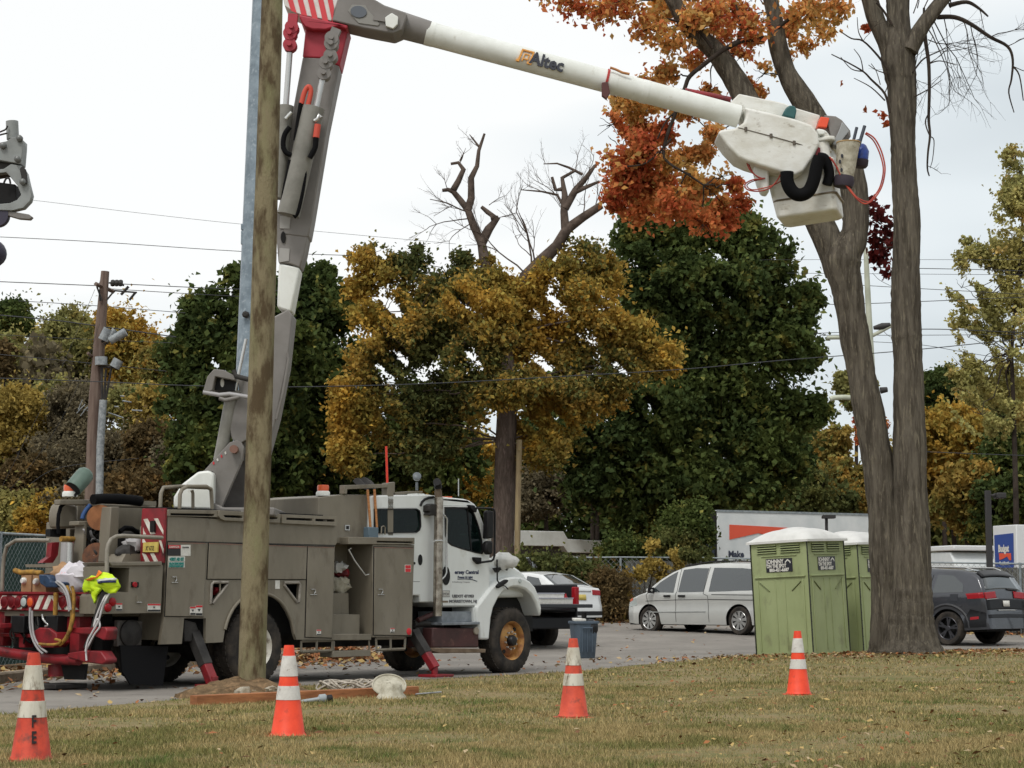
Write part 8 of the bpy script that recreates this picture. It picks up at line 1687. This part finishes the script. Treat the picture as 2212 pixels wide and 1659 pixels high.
for X, Y, dx, dz, L, r in ((700, 170, .3, -.8, 1.6, .012), (760, 130, .5, -.7, 1.5, .012), (800, 100, .3, .8, 1.2, .012), (900, 60, -.2, 1, 1.0, .01), (1050, 180, .4, -.9, .9, .01), (1200, 280, .8, .4, .7, .01), (1330, 350, .7, .2, .6, .008), (1370, 500, .6, -.4, .9, .008), (730, 300, .8, -.2, 1.1, .01), (735, 480, .8, .3, .8, .008), (720, 1250, .5, -.3, .35, .006), (700, 60, .5, .8, 1.0, .01), (650, 60, .3, .8, .9, .01), (620, 100, .4, 1, 1.0, .01), (380, 60, -.3, .6, .6, .008), (240, 310, .3, .6, .4, .006), (1000, 160, .2, -1, 1.0, .01), (850, 130, 0, -1, .9, .01), (680, 250, -.3, -1, 1.0, .01), (760, 200, .5, -.8, 1.2, .01), (1120, 70, .3, -.5, .5, .008)):
    twigs(mb, xp(X, Y), (dx, rn.uniform(-.5, .5), dz), L, r, 2, rn, 4, .02, .7)
obj('bare_branch', mb, m_bark2, bt_, smooth=0)
# foliage of the big tree : sprays of single leaves
def spray(blobs, n, size, lm, nm='foliage', dyr=1.2, fl=.8, sub=22, fs=.46, loose=.45, mixb=None):
    B = [(*(bl_(x, y, 1.0 + rn.uniform(-dyr, dyr))), r * k_) for x, y, r in blobs]; Cp = crown_pts(B, n, sub=sub, gap=.25, flat=fl, shell=.95, seed=n * .01, fsub=fs, loose=loose)
    LP = [bl_(x_, y_, d_) for x_, y_, d_ in ((1545, 110, .3), (1490, 60, .3), (1450, -10, .3), (1620, 230, .3), (1700, 155, .4), (1672, 30, .4), (1553, 114, 0), (1490, 165, 0), (1457, 250, 0), (1433, 331, 0), (1483, 375, 0), (1520, 400, 0), (1470, 230, 0), (1735, 10, .2), (1890, 30, 0), (1962, 560, -.2))]
    for b_ in B:
        tw = MB(); c_ = Vector(b_[:3]); s_ = min(LP, key=lambda v: (v - c_).length)
        if (s_ - c_).length < 1.25: tw.tube(zig(s_, c_, 7, .12, c_.x), [.017 - .0015 * i for i in range(8)], 5)
        for _ in range(7 if b_[3] > .15 else 2):
            dd = Vector((rn.uniform(-1, 1), rn.uniform(-1, 1), rn.uniform(-1, .8))); tw.tube(zig(c_, c_ + dd * b_[3] * 1.05, 4, .15, rn.random() * 40), [.009, .0075, .006, .005, .004], 4)
        if b_[3] > .12: obj('twig', tw, m_bark2, bt_)
    mi = None
    if mixb is not None: mi = ((np.sin(Cp[:, 0] * 1.9) + np.sin(Cp[:, 2] * 2.3 + 1) + np.sin(Cp[:, 0] * .7 + Cp[:, 2]) + RNG.normal(0, .9, len(Cp)) + mixb * 1.2) > .55).astype(int)
    return fast_mesh(nm, leaves(Cp, size * .76, up=.15), 4, lm, mi, parent=bt_)
spray([(1240, 2, 45), (1300, 20, 38), (1350, 0, 45), (1190, -12, 30), (1400, 60, 40), (1440, 20, 50), (1500, 40, 40), (1530, 30, 45), (1580, 20, 50), (1620, 60, 45), (1450, 90, 36), (1600, 120, 34), (1500, 130, 30), (1560, 70, 36), (1700, 60, 40), (1740, 30, 45), (1800, 20, 40), (1780, 70, 26), (1740, 100, 24), (1650, 160, 30), (1700, 120, 20), (1620, -40, 70), (1460, -50, 70), (1760, -50, 60), (1300, -50, 60)], 9800, .135, [LOR, LR], mixb=-1.1)
spray([(1345, 215, 34), (1385, 240, 40), (1430, 215, 34), (1480, 240, 30), (1400, 180, 26), (1440, 160, 26), (1560, 240, 26), (1530, 200, 22), (1610, 180, 22), (1560, 300, 20), (1640, 200, 18), (1540, 280, 32)], 3800, .13, [LOR, LR], mixb=-.3)
spray([(1320, 270, 32), (1340, 320, 42), (1390, 330, 48), (1350, 380, 46), (1410, 400, 52), (1330, 430, 34), (1380, 450, 40), (1450, 440, 42), (1500, 410, 34), (1370, 280, 34), (1430, 290, 32), (1480, 450, 30), (1540, 400, 24), (1560, 440, 22), (1590, 400, 18)], 10500, .135, [LR, LOR], mixb=.1)
spray([(1520, 330, 28), (1540, 290, 26), (1480, 340, 26), (1500, 380, 26), (1440, 350, 28), (1560, 380, 20)], 1800, .13, LOR)
spray([(1560, 470, 34), (1600, 440, 24), (1520, 480, 30), (1590, 400, 18)], 1500, .13, LR)
spray([(1890, 460, 26), (1910, 490, 26), (1900, 520, 28), (1930, 520, 26), (1905, 560, 22), (1920, 590, 16), (1880, 440, 14), (1890, 550, 18)], 620, .15, LDR, 'foliage', .2, .9, 8, .4)
spray([(1905, 253, 10), (1915, 265, 9), (1815, 185, 7), (1818, 180, 5), (1868, 60, 10), (1895, 135, 7), (1880, 60, 12), (1905, 70, 9), (1868, 240, 6), (1890, 240, 5)], 90, .15, LR, 'foliage', .1, .9, 5, .5)
